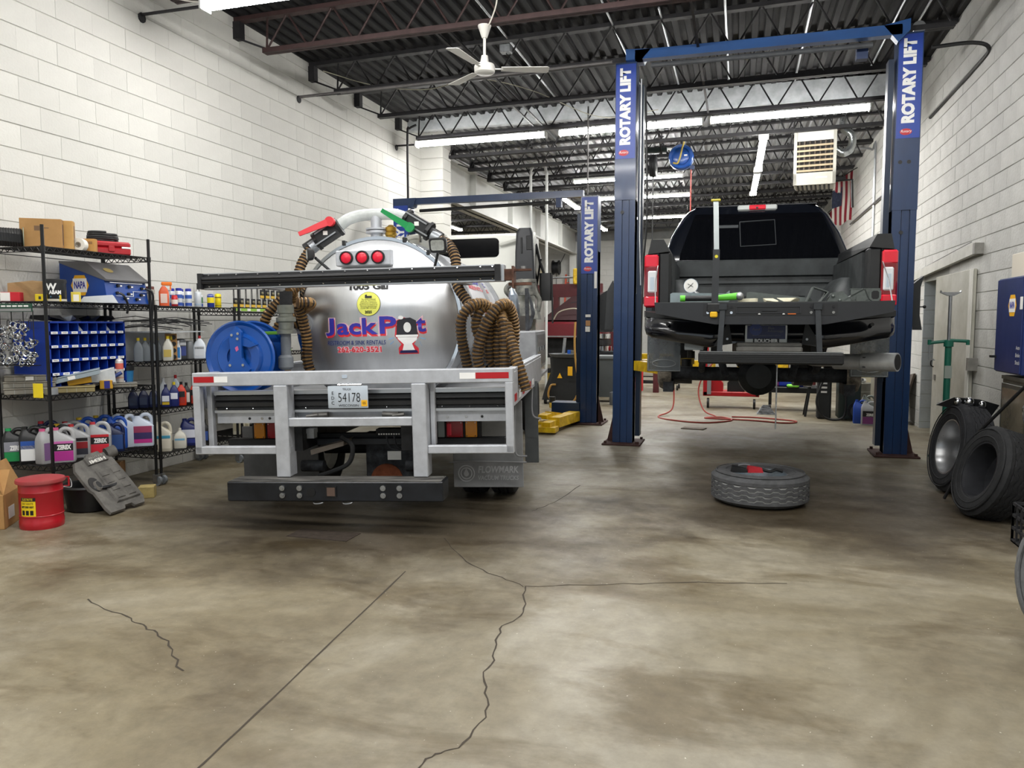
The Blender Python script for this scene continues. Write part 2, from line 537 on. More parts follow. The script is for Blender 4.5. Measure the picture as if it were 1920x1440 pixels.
# block pier at the end of the long wall
pier = struct(MB().box(XL-.1, XL+.45, YC+.0, YC+.4, 0, 5.2).build('trim_1', mortarL, smooth=0))
for i in range(26):
    z0 = .138 - BH + i*BH
    if z0+BH > 5.15: break
    MB().cbox(XL-.1, XL+.458, YC-.012, YC+.408, max(0, z0+.006), z0+BH-.006, .005).build('block', blkL, pier, smooth=0)
# painted steel girder carrying the roof along the side bay
bw = M('girder_white', 'c9cac6', .5, 0, .1, 2)
gz0, gz1 = 4.0, 4.86
mb = MB().box(XL-.18, XL+.18, YC+.4, YB, gz0, gz0+.05).box(XL-.18, XL+.18, YC+.4, YB, gz1-.05, gz1).box(XL-.03, XL+.03, YC+.4, YB, gz0, gz1)
girder = struct(mb.build('trim_2', bw, smooth=0))
for y in (16.5, 19.4, 22.3, 25.2):
    MB().box(XL-.16, XL+.16, y, y+.03, gz0+.05, gz1-.05).build('stiffener_plate', bw, girder, smooth=0)
MB().box(XL-.12, XL+.12, 22.0, 22.25, 0, gz0).build('post', bw, girder, smooth=0)
MB().box(XL-.12, XL+.12, YB-.35, YB-.1, 0, gz0).build('post', bw, girder, smooth=0)

# ---- ceiling: ribbed steel deck sheets
deckD = M('deck_dark', '121114', .75, .1, .45, 3, dark='0a090b', stretch=(4, .3, 1))  # near-black sheets at the front, streaked along the ribs
deckG = M('deck_galvanised', 'b4b6b8', .4, .35, .35, 3, dark='77797b', stretch=(6, .25, 1))
ce = bpy.data.objects.new('ceiling', None); C.objects.link(ce); struct(ce)
def deck(x0, x1, y0, y1, zf, mat, parent, name='deck_sheet', pitch=.155):
    mb = MB(); n = max(1, round((x1-x0)/pitch)); p = (x1-x0)/n
    xs = []
    for i in range(n):
        a = x0 + i*p
        xs += [(a, 0), (a+.42*p, 0), (a+.52*p, .042), (a+.90*p, .042)]
    xs.append((x1, 0))
    vs = []
    for x, dz in xs: vs += [(x, y0, zf(x)+dz), (x, y1, zf(x)+dz)]
    top = [(x0, y0, zf(x0)+.12), (x1, y0, zf(x1)+.12), (x1, y1, zf(x1)+.12), (x0, y1, zf(x0)+.12)]
    mb.add(vs, [(2*i, 2*i+2, 2*i+3, 2*i+1) for i in range(len(xs)-1)]); mb.add(top, [(0,1,2,3)])
    return mb.build(name, mat, parent, smooth=0)
NS = 11
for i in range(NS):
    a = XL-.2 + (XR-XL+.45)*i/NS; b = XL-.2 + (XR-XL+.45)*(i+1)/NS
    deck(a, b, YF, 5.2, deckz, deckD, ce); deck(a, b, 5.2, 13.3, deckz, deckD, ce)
    deck(a, b, 13.3, 20.6, lambda x: deckz(x)-.06, deckG, ce); deck(a, b, 20.6, YB, lambda x: deckz(x)-.07, deckG, ce)
stuff(deck(-13.2, XL-.2, YC, YB, lambda x: 5.08, deckG, ce, 'bay_deck'))
ins = M('foil_insulation', 'b9bdc0', .5, .1, .35, 5, bump=.5, bscale=9)
MB().box(XL, XR, 13.16, 13.30, 4.98, 5.3).build('insulation_strip', ins, ce)

# ---- open web roof joists
jst = M('joist_brown_primer', '3a2524', .6, .1, .35, 8)
jsb = M('joist_dark', '29282b', .6, .2, .35, 8)
def joist(y, mat, x0=-5.45, x1=2.2, zoff=0.0, n=13):
    top = lambda x: deckz(x) - .03 + zoff
    bot = lambda x: chordz(x) + .03 + zoff
    mb = MB()
    mb.bar((XL+.02, y, top(XL)), (XR-.02, y, top(XR)), .10, .05)
    mb.bar((x0, y-.028, bot(x0)), (x1, y-.028, bot(x1)), .045, .055).bar((x0, y+.028, bot(x0)), (x1, y+.028, bot(x1)), .045, .055)
    j = mb.build('roof_joist', mat, ce, smooth=0)
    w = MB(); st = (x1-x0)/n
    for i in range(n):
        a, m_, b = x0+.02+i*st, x0+.02+(i+.5)*st, x0+.02+(i+1)*st
        w.cyl((a, y, bot(a)), (m_, y, top(m_)), .012, n=6).cyl((m_, y, top(m_)), (b-.03, y, bot(b)), .012, n=6)
    w.cyl((x0+.03, y, bot(x0)), (x0+.05, y, top(x0)), .014, n=6)
    w.build('web_rod', mat, j)
    e = MB().bar((XL+.03, y, top(XL)-.20), (x0+.05, y, bot(x0)+.02), .03, .02)
    e.box(XL+.0, XL+.10, y-.05, y+.05, top(XL)-.22, top(XL)-.02)
    e.build('bearing_seat', jsb, j, smooth=0)
    return j
for y in (.54, 2.07, 3.6, 5.13, 6.66, 8.19): joist(y, jst)
for y in (9.86, 11.2): joist(y, jsb)
joist(12.68, jsb)
y = 14.1
while y < 27.8:
    joist(y, jsb, x0=-5.45, zoff=-.04, n=15); y += 1.25
y = 14.6
bj = MB()
while y < 27.5:
    bj.bar((-13, y, 5.02), (-6.2, y, 5.02), .1, .05).bar((-12.6, y, 4.6), (-6.5, y, 4.6), .09, .05)
    for i in range(12):
        a = -12.6 + i*.51
        bj.cyl((a, y, 4.6), (a+.25, y, 5.0), .012, n=5).cyl((a+.25, y, 5.0), (a+.51, y, 4.6), .012, n=5)
    y += 1.5
stuff(bj.build('bay_joists', jsb, ce, smooth=0))
# diagonal bridging seen across the bays
br = MB()
for x in (-3.9, -1.5, .8):
    for y0 in (13.9, 16.4, 18.9, 21.4, 23.9):
        br.bar((x, y0, 4.72), (x+.02, y0+1.25, 5.05), .025).bar((x, y0+1.25, 4.72), (x+.02, y0, 5.05), .025)
for x, y0, y1 in ((-3.35, 8.2, 12.7), (-3.2, 8.2, 12.7), (-.55, 5.1, 12.7)):
    br.bar((x, y0, 4.78), (x, y1, 4.78), .03, .02)
br.build('bridging', jsb, ce, smooth=0)
# ================================================================ LAMPS
tubeM = bpy.data.materials.new('lit_tube'); tubeM.use_nodes = True
_b = tubeM.node_tree.nodes['Principled BSDF']
_b.inputs['Base Color'].default_value = (1,1,1,1); _b.inputs['Emission Color'].default_value = (1.0,.985,.955,1); _b.inputs['Emission Strength'].default_value = TUBE_POWER
fixM = M('fixture_white', 'd9dad7', .5)
tubeB = tubeM.copy(); tubeB.name = 'lit_bare_tube'; tubeB.node_tree.nodes['Principled BSDF'].inputs['Emission Strength'].default_value = BACK_POWER
def strip(label, p, q, wrap=False, hang=None):
    p, q = Vector(p), Vector(q)
    d = (q-p); L = d.length
    t = thing('strip_light', label, 'ceiling light', p, math.atan2(d.y, d.x))
    dz = d.z
    MB().bar((0,0,.04), (L,0,.04+dz), .11, .045, up=(0,0,1)).build('housing', fixM, t, smooth=0)
    if wrap:
        ln = MB(); K = 9; vs = []
        for x in (.02, L-.02):
            for k in range(K): a = PI + PI*k/(K-1); vs.append((x, .075*cos(a), .03 + .055*sin(a) + dz*x/L))
        ln.add(vs, [(k, k+1, K+k+1, K+k) for k in range(K-1)]).build('lit_lens', tubeM, t)
    else:
        for s in (-.035, .035): MB().cyl((.02,s,0), (L-.02,s,dz), .024, n=10).build('tube', tubeB, t)
    for x in (.0, L-.02): MB().box(x, x+.02, -.08, .08, -.03+dz*x/L, .06+dz*x/L).build('end_cap', fixM, t, smooth=0)
    for x in (hang or (.3, L-.3)): MB().cyl((x,0,.06+dz*x/L), (x,0,.17+dz*x/L), .008, n=6).build('hanger', jsb, t)
    return t
strip('long lit strip light at the upper corner of the white block wall, nearest fixture', (-5.1,6.66,4.60), (-2.75,6.66,4.62), True)
strip('lit strip light next along from the corner fixture, under the nearest roof joists', (-2.65,6.66,4.62), (-.3,6.66,4.65), True)
strip('lit strip light of the nearest row, above the space before the pickup', (-.2,6.66,4.65), (2.1,6.66,4.68), True)
strip('long lit strip light above the tank truck, hung by the block pier', (-5.47,12.68,4.60), (-3.14,12.68,4.615), True)
strip('long lit strip light crossing behind the top of the tall lettered lift post', (-2.93,12.68,4.62), (-.62,12.68,4.645), True)
strip('long lit strip light above the pickup, running towards the unit heater', (-.53,12.68,4.65), (1.77,12.68,4.68), True)
strip('short lit strip light above the top of the lower lift, first row behind it', (-3.5,16.6,4.55), (-2.55,16.6,4.56))
strip('short lit strip light hanging under the black hose reels', (-2.1,16.6,4.56), (-1.2,16.6,4.57))
strip('lit strip light in the second row behind the hose reels', (-3.6,19.1,4.56), (-1.2,19.1,4.57))
strip('lit strip light in the last row before the back wall, level with the pickup roof', (-3.2,22.85,4.56), (-1.5,22.85,4.57))
strip('lit strip light running lengthwise above the pickup cab, nearer half', (.30,13.6,4.56), (.27,16.4,4.56), False, (.5,1.75))
strip('lit strip light running lengthwise above the pickup cab, farther half', (.265,16.65,4.56), (.22,19.4,4.56), False, (1.2,2.45))
strip('short lit strip light running lengthwise just below the end of the lower crossbeam', (-4.2,18.4,4.55), (-4.2,20.4,4.55), False, (.7,1.95))
strip('lit strip light running lengthwise behind the letters of the lower lift post', (-4.3,23.2,4.55), (-4.3,25.4,4.55), False, (.9,2.15))
strip('lit strip light in the side bay, above the white cab roof', (-8.6,18.6,4.48), (-8.6,20.9,4.48), False, (.5,2.0))
strip('second lit strip light in the side bay, farther along', (-8.6,21.1,4.48), (-8.6,23.4,4.48), False, (1.0,2.29))
for (x, y, nm) in FILL_ROWS:
    for k in range(3):
        strip('added unseen fill strip light over the %s, %s from the long white wall' % (nm, ('first', 'second', 'third')[k]), (x+2.45*k, y, 4.60+.03*k), (x+2.45*k+2.3, y, 4.62+.03*k), True)
# wall brackets that hold the light rows
for (y, z) in ((6.66, 4.62), (12.68, 4.62), (9.55, 4.6)):
    b = MB().cyl((XL, y, z), (-5.2 if y > 7 else -5.1, y, z), .016, n=8).cyl((XL, y, z-.03), (XL+.02, y, z-.03), .05, n=10)
    b.build('trim_bracket', jsb, wl)

# ================================================================ PIPES, CABLES AT THE ROOF
def pipe(name, label, cat, pts, r, mat, n=8, smoothk=0):
    P = bez(pts, smoothk) if smoothk else pts
    return tag(MB().tube(P, r, n).build(name, mat), label, cat)
cond = M('conduit_zinc', 'b9bcc0', .35, .85)
pipe('conduit', 'long thin zinc conduit under the dark deck, left of the ceiling fan', 'pipe', [(-2.95,5.2,5.18),(-2.95,9.6,5.18),(-2.96,12.5,5.18)], .013, cond)
pipe('conduit', 'long thin zinc conduit under the dark deck, right of the ceiling fan', 'pipe', [(-1.6,5.2,5.2),(-1.6,9.2,5.2),(-1.55,12.9,5.2)], .013, cond)
pipe('conduit', 'short zinc conduit by the top of the tall lettered post', 'pipe', [(-1.0,9.5,5.22),(-1.0,12.9,5.22)], .013, cond)
pipe('conduit', 'zinc conduit pair member passing over the blue crossbeam', 'pipe', [(-.25,7.4,5.22),(-.25,12.6,5.22)], .016, cond)
pipe('conduit', 'slanting zinc conduit near the unit heater', 'pipe', [(.72,9.8,5.24),(.72,12.9,5.24)], .016, cond)
pipe('conduit', 'zinc conduit above the far right lift post, outer one', 'pipe', [(2.05,5.0,5.28),(2.05,12.8,5.28)], .014, cond)
pipe('conduit', 'zinc conduit above the far right lift post, inner one', 'pipe', [(1.75,6.0,5.27),(1.75,12.8,5.27)], .014, cond)
pipe('sprinkler_pipe', 'horizontal pipe hung below the third joist, from the white wall to the blue post', 'pipe', [(XL+.02,9.55,4.6),(-3.2,9.55,4.64),(-1.55,9.55,4.67)], .02, M('pipe_grey','7b7878',.45,.5,.3,9))
pipe('drain_pipe', 'dark vertical pipe on the end of the white wall above the blue lift head', 'pipe', [(-5.3,12.3,4.85),(-5.42,12.3,4.8),(-5.46,12.3,4.7),(-5.46,12.3,3.5)], .02, jsb, smoothk=4)
pipe('cable', 'thin pale cable sagging from the wall to the middle joist', 'cable', [(-5.6,9.8,5.0),(-4.9,9.9,4.78),(-4.2,10.1,4.72),(-3.55,10.3,4.86),(-2.9,10.8,4.80),(-2.2,12.4,4.78),(-1.3,12.5,4.85)], .006, M('cable_pale','b9b49f',.6), smoothk=8)
pipe('cable', 'white cable looping from the top of the fan up past the joist', 'cable', [(-2.70,8.19,4.70),(-2.62,8.1,4.74),(-2.52,8.0,4.9),(-2.5,7.9,5.15)], .008, M('cable_white','d6d2c8',.5), smoothk=8)
pipe('cable', 'white cable at the corner fixture', 'cable', [(-5.12,6.66,4.66),(-5.3,6.6,4.68),(-5.55,6.5,4.76),(-5.62,6.3,4.87)], .008, MATS['cable_white'], smoothk=8)
pipe('wall_conduit', 'bent zinc conduit on the rough wall beside the flags', 'pipe', [(1.4,17.1,5.0),(2.2,17.15,5.02),(2.45,17.15,4.98),(2.51,17.15,4.8),(2.51,17.15,.9)], .022, cond, smoothk=5)
pipe('wall_pipe', 'level grey pipe along the rough wall at the height of the flags', 'pipe', [(2.50,13.2,3.9),(2.50,20.5,3.92)], .02, MATS['pipe_grey'])
pipe('tail_conduit', 'black bent conduit on the rough wall beside the lettered right post', 'pipe', [(1.95,9.7,4.55),(2.35,9.7,4.56),(2.52,9.75,4.5),(2.53,10.2,4.46),(2.53,12.5,4.45)], .022, black, smoothk=5)
pipe('standpipe', 'pale vertical pipe rising from behind the white cab, with its twin', 'pipe', [(-4.35,16.2,0),(-4.35,16.2,4.75),(-4.28,16.2,4.92),(-4.15,16.2,4.95),(-4.05,16.2,4.85),(-4.0,16.2,4.7),(-4.0,16.2,0)], .03, M('pipe_pale','c9cbc8',.5))
pipe('drop_rod', 'thin vertical rod hanging down to the top of the lower lift', 'pipe', [(-2.35,12.2,4.9),(-2.35,12.2,3.55)], .012, MATS['pipe_grey'])

# ================================================================ CEILING FAN
fw = M('fan_white', 'd8d6d0', .4)
fan = thing('ceiling_fan', 'white ceiling fan on a short rod under the dark roof', 'fan', (-2.72,8.19,4.27))
MB().lathe([(.0001,.46),(.075,.46),(.06,.42),(.04,.36),(.028,.33),(.0001,.33)], 20).build('canopy', fw, fan)
MB().cyl((0,0,.12), (0,0,.34), .016, n=10).build('rod', fw, fan)
MB().lathe([(.0001,.145),(.035,.145),(.05,.06),(.105,.05),(.115,.02),(.11,-.03),(.09,-.045),(.0001,-.05)], 24).build('motor', fw, fan)
for k in range(3):
    a = math.radians(20 + 120*k)
    m_ = MB().box(.10,.2,-.015,.015,.002,.010)
    m_.add([(.18,-.05,.012),(.68,-.075,.018),(.70,-.05,.016),(.70,.05,.004),(.68,.075,.000),(.18,.05,.0),
            (.18,-.05,.017),(.68,-.075,.023),(.70,-.05,.021),(.70,.05,.009),(.68,.075,.005),(.18,.05,.005)],
           [(5,4,3,2,1,0),(6,7,8,9,10,11),(0,1,7,6),(1,2,8,7),(2,3,9,8),(3,4,10,9),(4,5,11,10),(5,0,6,11)])
    m_.build('blade', fw, fan, rot=(0,0,a), smooth=0)
jb = thing('junction_box', 'small zinc junction box under the dark roof, below the fan', 'electrical box', (-2.95,9.75,4.97))
MB().cbox(-.07,.07,-.06,.06,0,.10,.008).build('box', galv, jb, smooth=0); MB().tube(bez([(0,0,0),(.05,.1,-.05),(.16,.2,-.14),(.1,.35,-.2),(.02,.6,0)],6), .006, 6).build('lead', black, jb)

# ================================================================ UNIT HEATER
hm = M('heater_beige', 'bbb9ae', .45, .1, .12, 3)
uh = thing('unit_heater', 'beige hanging gas unit heater with louvres above the pickup', 'heater', (1.14,14.15,3.86), math.radians(-6))
w2, hh, dp = .335, .95, .62
mb = MB()
mb.cbox(-w2, w2, .03, dp, 0, hh, .03)
mb.box(-w2, -w2+.05, 0, .04, 0, hh).box(w2-.05, w2, 0, .04, 0, hh).box(-w2, w2, 0, .04, hh-.07, hh).box(-w2, w2, 0, .04, 0, .20)
mb.build('casing', hm, uh, smooth=0)
MB().box(-w2+.05, w2-.05, .012, .028, hh-.22, hh-.07).build('upper_panel', M('heater_panel','dfe0dc',.4), uh, smooth=0)
MB().box(-w2+.05, w2-.05, .026, .032, .20, hh-.22).build('dark_core', M('heater_core','211f1e',.8), uh, smooth=0)
for i in range(7):
    x = -w2+.09 + i*.083
    MB().cyl((x,.026,.2),(x,.026,hh-.22), .018, n=8).build('exchanger_tube', M('exchanger','5a5048',.5,.5,.3,9), uh)
for i in range(6):
    z = .23 + i*.083
    MB().bar((-w2+.05,-.012,z),(w2-.05,-.012,z+.004), .012, .03, up=(0,-.5,1)).build('louvre', M('louvre_cream','cdbb9c',.45), uh, smooth=0)
MB().box(.02,.2,-.004,0,.10,.125).build('badge', inkw, uh, smooth=0)
for i in range(8):
    MB().box(-w2+.06+i*.07, -w2+.09+i*.07, .06, dp-.05, -.012, 0).build('vent_slat', darksteel, uh, smooth=0)
MB().tube(bez([(w2+.0,.35,.62),(w2+.1,.35,.55),(w2+.2,.38,.6),(w2+.24,.4,.72),(w2+.22,.4,.86),(w2+.1,.4,.97),(w2+.1,.42,1.15)],6), .065, 14).build('flue_pipe', M('flue_zinc','c4c8ca',.25,.9,.2,9), uh)
for (x, y, z) in ((w2+.14,.36,.56),(w2+.24,.4,.75),(w2+.2,.4,.9)):
    pass
mb = MB()
for sx in (-.25,.25): mb.cyl((sx,.3,hh),(sx,.3,hh+.42),.008,n=6)
mb.build('hanger_rod', jsb, uh)
MB().tube([(w2,.5,.12),(w2+.26,.5,.12),(w2+.28,.5,-.35)], .022, 8).build('gas_pipe', black, uh)

# ================================================================ TWO-POST LIFTS
cap_red = M('logo_red', 'c01f2b', .4)
def post_parts(root, x, H, side, signz, letters=True, zc=1.0, signw=.23):
    """one column, face towards -y; side = +1 when the bay lies to the right"""
    p = MB()
    w = .125; d = .15
    # lower column: three folded flanges with grooves, open to the bay
    p.box(x-w, x-.035, -d, d*.6, .02, signz).box(x-.025, x+.05, -d+.012, d*.6, .02, signz).box(x+.06, x+w, -d, d*.6, .02, signz).box(x-w, x+w, -d+.03, d*.6-.01, .02, H)
    col = p.build('post', liftblue, root, smooth=0)
    MB().box(x-w-.004, x+w+.004, -d-.006, d*.6, signz, H).build('upper_sleeve', liftblue, col, smooth=0)
    o = x + side*(w+.02)
    MB().box(min(o, o+side*.06), max(o, o+side*.06), -.06, .10, .1, H-.25).build('inner_track', M('track_dark','16263c',.35,.2), col, smooth=0)
    b = MB().cbox(x-.24, x+.24, -.30, .25, 0, .022, .006)
    b.prism([(x-side*w, .02),(x-side*(w+.09), .02),(x-side*w, .42)], -.01, .01, 'xz')
    for dx in (-.2, .2):
        for dy in (-.25, .2): b.cyl((x+dx, dy, .02),(x+dx, dy, .05), .018, n=6)
    b.build('base_plate', M('plate_rust','4a2f2b',.7,.3,.4,10), col, smooth=0)
    if letters:
        sp = MB().box(x-w+.005, x+w-.005, -d-.010, -d-.006, H-1.15, H-.02).build('sign_panel', signblue, col, smooth=0)
        text('ROTARY LIFT', .165, inkw, sp, (x+.0, -d-.012, H-.53), (PI/2, -PI/2, 0), bold=.010, fit=.92)
        MB().disc((x-.02, -d-.012, H-1.08), .062, (0,-1,0), 18, ry=.036).build('logo', cap_red, sp, smooth=0)
        text('Rotary', .04, inkw, sp, (x-.02, -d-.014, H-1.075), shear=.2)
    return col
def arm(root, p, q, z, name='lift_arm'):
    p = Vector((p[0], p[1], z)); q = Vector((q[0], q[1], z)); m_ = p.lerp(q, .55)
    a = MB().bar(p, m_, .15, .12, up=(0,0,1)); a = a.build(name, yellowp, root, smooth=0)
    MB().bar(p.lerp(q, .5), q, .11, .085, up=(0,0,1)).build('inner_arm', yellowp, a, smooth=0)
    MB().cyl(q+Vector((0,0,.03)), q+Vector((0,0,.14)), .055, n=12).build('pad', black, a)
    return a
# tall lift that carries the pickup
L1 = thing('two_post_lift', 'tall blue two-post lift holding the black pickup in the air', 'vehicle lift', (0,9.87,0))
pA = post_parts(L1, -1.405, 4.70, 1, 3.05)
pB = post_parts(L1, 1.745, 4.74, -1, 2.80)
for pc, x, s in ((pA, -1.405, 1), (pB, 1.745, -1)):
    MB().cyl((x-.03, -.157, 2.55 if s < 0 else 2.9), (x-.03, -.15, 2.55 if s < 0 else 2.9), .022, n=12).build('hole', black, pc)
for (x) in (1.71, 1.80): MB().cyl((x-.03, -.158, 3.33), (x-.03, -.15, 3.33), .022, n=12).build('hole', black, pB)
MB().box(-1.29, 1.64, -.24, -.12, 4.70, 4.81).hull([(-1.4,-.24,4.7),(-1.4,.02,4.7),(-1.2,-.24,4.7),(-1.2,.02,4.7),(-1.4,-.24,4.83),(-1.4,.02,4.83),(-1.1,-.24,4.81),(-1.1,-.12,4.81)]).hull([(1.72,-.24,4.74),(1.72,.02,4.74),(1.6,-.24,4.62),(1.6,-.12,4.62),(1.72,-.24,4.86),(1.72,.02,4.86),(1.45,-.24,4.81),(1.45,-.12,4.81)]).build('crossbeam', M('crossbeam_blue','1f5190',.35,0,.2,3), L1, smooth=0)
MB().cyl((-1.1,-.18,4.63),(1.35,-.18,4.63), .03, n=10).build('overhead_padded_bar', M('bar_grey','55585c',.6,0,.3,9), L1)
MB().box(1.2,1.32,-.08,.03,4.52,4.68).build('limit_switch', M('switch_blue','1b2f55',.5), L1, smooth=0)
MB().lathe([(.02,-.03),(.07,-.03),(.07,.03),(.02,.03)], 18, (1.84,-.02,4.82), (0,1,0)).build('pulley', steel, L1)
for x, s in ((-1.405, 1), (1.745, -1)):
    zc = 1.02
    MB().box(min(x+s*.13, x+s*.185), max(x+s*.13, x+s*.185), -.02, .12, .85, 1.9).build('carriage', M('carriage_blue','142c4c',.4), L1, smooth=0)
    sh = MB().prism([(x-s*.24-.05, 1.45),(x-s*.24+.05, 1.45),(x-s*.2+.06, 1.62),(x-s*.2+.06, 1.95),(x-s*.24+.05, 2.08),(x-s*.2-.06, 1.95)], .16, .30, 'xz').build('motor_cover', M('cover_charcoal','25282a',.5), L1, smooth=0)
    arm(L1, (x+s*.2,-.1), (x+s*.85, -1.25), 1.0)
    arm(L1, (x+s*.2,.15), (x+s*.75, 1.25), 1.0)
lev = MB().cyl((1.95,.2,1.72),(2.05,.2,1.72),.008,n=6).ball((2.06,.2,1.72),.02).build('release_lever', black, L1)
MB().tube([(-1.22,-.12,4.5),(-1.22,-.12,2.6),(-1.2,-.12,2.0)], .012, 6).build('chain', steel, L1)
MB().tube(bez([(-1.22,.1,.9),(-1.2,.12,2.2),(-1.16,.1,3.0),(-1.2,.1,4.6)],6), .012, 6).build('hydraulic_hose', black, L1)

# lower lift behind the tank truck
L2 = thing('two_post_lift', 'lower blue two-post lift behind the tank truck with one arm on the floor', 'vehicle lift', (0,11.69,0))
post_parts(L2, -2.19, 3.42, -1, 2.60)
post_parts(L2, -5.25, 3.42, 1, 2.60)
MB().box(-5.1, -2.3, -.10, 0, 3.42, 3.52).hull([(-5.4,-.12,3.3),(-5.4,.02,3.3),(-5.05,-.12,3.38),(-5.05,.02,3.38),(-5.4,-.12,3.52),(-5.4,.02,3.52),(-5.0,-.12,3.52),(-5.0,.02,3.52)]).build('crossbeam', liftblue, L2, smooth=0)
MB().cyl((-4.9,-.2,3.30),(-2.75,-.2,3.34), .025, n=10).build('overhead_padded_bar', black, L2)
MB().box(-2.72,-2.64,-.1,.0,3.28,3.42).build('limit_switch', MATS['switch_blue'], L2, smooth=0)
MB().prism([(-1.98, 1.4),(-1.86,1.4),(-1.84,1.62),(-1.86,1.95),(-1.95,2.02),(-2.05,1.95),(-2.05,1.45)], .0, .16, 'xz').build('motor_cover', MATS['cover_charcoal'], L2, smooth=0)
a = MB().bar((-2.38,-.25,.13),(-2.50,-1.10,.13), .17, .14, up=(0,0,1)).build('lift_arm', yellowp, L2, smooth=0)
MB().bar((-2.47,-.8,.13),(-2.55,-1.38,.11), .13, .10, up=(0,0,1)).build('inner_arm', yellowp, a, smooth=0)
MB().box(-2.72,-2.4,-1.45,-1.22,.03,.10).box(-2.75,-2.6,-1.2,-.95,.10,.14).build('foot_pad', yellowp, a, smooth=0)
a2 = MB().bar((-2.45,-.2,.10),(-2.62,-.95,.22), .10, .09, up=(0,0,1)).build('lift_arm', yellowp, L2, smooth=0)
MB().bar((-2.62,-.95,.22),(-2.66,-1.12,.2), .14, .06, up=(0,0,1)).build('pad', yellowp, a2, smooth=0)
MB().box(-2.75,-2.32,-.2,.12,.02,.32).build('carriage', MATS['carriage_blue'], L2, smooth=0)
arm(L2, (-2.4,.1), (-3.0,.9), .16)
MB().box(-2.24,-2.16,-.165,-.16,1.62,1.66).box(-2.24,-2.17,-.165,-.16,1.40,1.48).build('notice', paper, L2, smooth=0)
MB().box(-2.235,-2.165,-.166,-.161,1.49,1.57).build('notice', M('notice_tan','b7895a',.6), L2, smooth=0)
MB().box(-2.11,-2.07,-.165,-.16,2.05,2.3).build('notice', paper, L2, smooth=0)
# ================================================================ TANK TRUCK (seen from behind, parked askew)
def each(mb_list, name, mat, parent, smooth=35):
    return [m_.build(name, mat, parent, smooth=smooth) for m_ in mb_list]
alu = M('brushed_aluminium', 'c6c9cf', .45, .4, .2, 9, bump=.05, bscale=120)
alud = M('dull_aluminium', 'a6a8ab', .5, .4, .25, 6)
tankm = M('polished_tank', 'dcdee1', .36, 1.0, .12, 3, stretch=(3,3,.6))
trub = M('bumper_rubber', '2c2d2f', .45, 0, .3, 12)
chas = M('chassis_black', '1c1d20', .6, .2, .5, 9, dark='0c0c0d')
dusty = M('dusty_black', '3c3f44', .7, .1, .5, 12, dark='15161a')
hoser = M('hose_brown', '93713f', .38, .25, .3, 14, dark='614524')
hoseg = M('hose_groove', '241c17', .7)
def hose(pts, r=.046, pitch=.030, k=10):
    P = bez(pts, k); L = 0; path = [P[0]]; step = pitch/4
    acc = 0.0
    for i in range(len(P)-1):
        a, b = P[i], P[i+1]; d = (b-a).length
        while acc + step <= L + d:
            acc += step; path.append(a.lerp(b, (acc-L)/d))
        L += d
    R = [r if (i % 4) in (0, 1) else r*.84 for i in range(len(path))]
    return MB().tube(path, R, 10, mfun=lambda i: 0 if (i % 4) in (3, 0, 1) and (i % 4) != 2 and (i % 4) != 1 or (i % 4) == 0 else 1)
HM = [hoser, hoseg]

T = thing('tank_truck', 'silver vacuum tank truck with brown corrugated hoses and aluminium rear frame', 'truck', (-2.735,5.06,0), rot=(0, math.radians(-1.3), math.radians(10)))
# rear frame of square aluminium tube
fr = MB()
fr.cbox(-1.18, 1.235, 0, .10, 1.083, 1.184, .006)
fr.cbox(-1.18, -1.125, .0, .06, .575, 1.085, .005).cbox(1.175, 1.232, .0, .06, .575, 1.085, .005)
fr.cbox(-1.135, -1.095, .12, .18, .60, 1.09, .005).cbox(.605, .640, .10, .16, .62, 1.09, .005)
fr.cbox(-1.18, -.44, .0, .06, .570, .630, .006).cbox(.60, 1.232, .0, .06, .570, .630, .006)
fr.cbox(-.547, -.442, -.01, .13, .40, 1.083, .006).cbox(.492, .600, -.01, .13, .40, 1.083, .006)
fr.cbox(-.442, .492, .0, .06, .775, .838, .005)
frame = fr.build('rear_frame', alu, T)
# conspicuity tape on the top rail
for (a, b, m_) in ((-1.165,-1.005,'r'),(-1.005,-.90,'w'),(.85,.965,'w'),(.965,1.205,'r')):
    MB().box(a, b, -.002, 0, 1.112, 1.156).build('reflective_tape', redp if m_ == 'r' else inkw, frame, smooth=0)
MB().cbox(-.02,.02,-.004,0,1.13,1.155,.004).build('badge', chrome, frame)
# hinged bed edge: strips, rubber bumper, lamp plate
MB().box(-1.08, 1.18, .13, .22, 1.006, 1.034).build('bed_edge_strip', M('rail_silver','c2c4c6',.35,.8), T, smooth=0)
MB().box(-1.08, 1.18, .13, .22, .868, .888).build('bed_edge_strip', MATS['rail_silver'], T, smooth=0)
rb = MB()
prof = [(.20,.888),(.17,.89),(.168,.905),(.145,.915),(.14,.945),(.16,.955),(.14,.965),(.145,.995),(.168,.998),(.17,1.01),(.20,1.01)]
rb.prism(prof, -1.08, 1.18, 'yz'); rbo = rb.build('rubber_strip', trub, T)
for x in [-1.0+.21*i for i in range(11)]:
    for z in (.899, 1.004): MB().ball((x, .168, z), .008, 8).build('bolt', chrome, rbo)
lp = MB().box(-1.08, -.44, .17, .19, .785, .868).box(.60, 1.18, .17, .19, .785, .868).build('lamp_plate', alu, T, smooth=0)
for x in (-.82,-.72,-.66,-.60,.72,.86,.98): MB().cyl((x,.165,.82),(x,.17,.82),.010,n=10).build('bolt', chrome if x in (-.72,-.60,.72,.86) else inkk, lp)
MB().box(-.44, .49, .18, .20, .80, .885).build('lamp_plate', alu, T, smooth=0)
for x, s in ((-.30, 1), (.36, -1)):
    MB().cyl((x,.12,.845),(x+s*.12,.12,.85),.022,n=10).cyl((x-.04,.10,.84),(x+.05,.10,.85),.014,n=8).build('latch', M('latch_grey','84827e',.5,.6,.4,12), T)
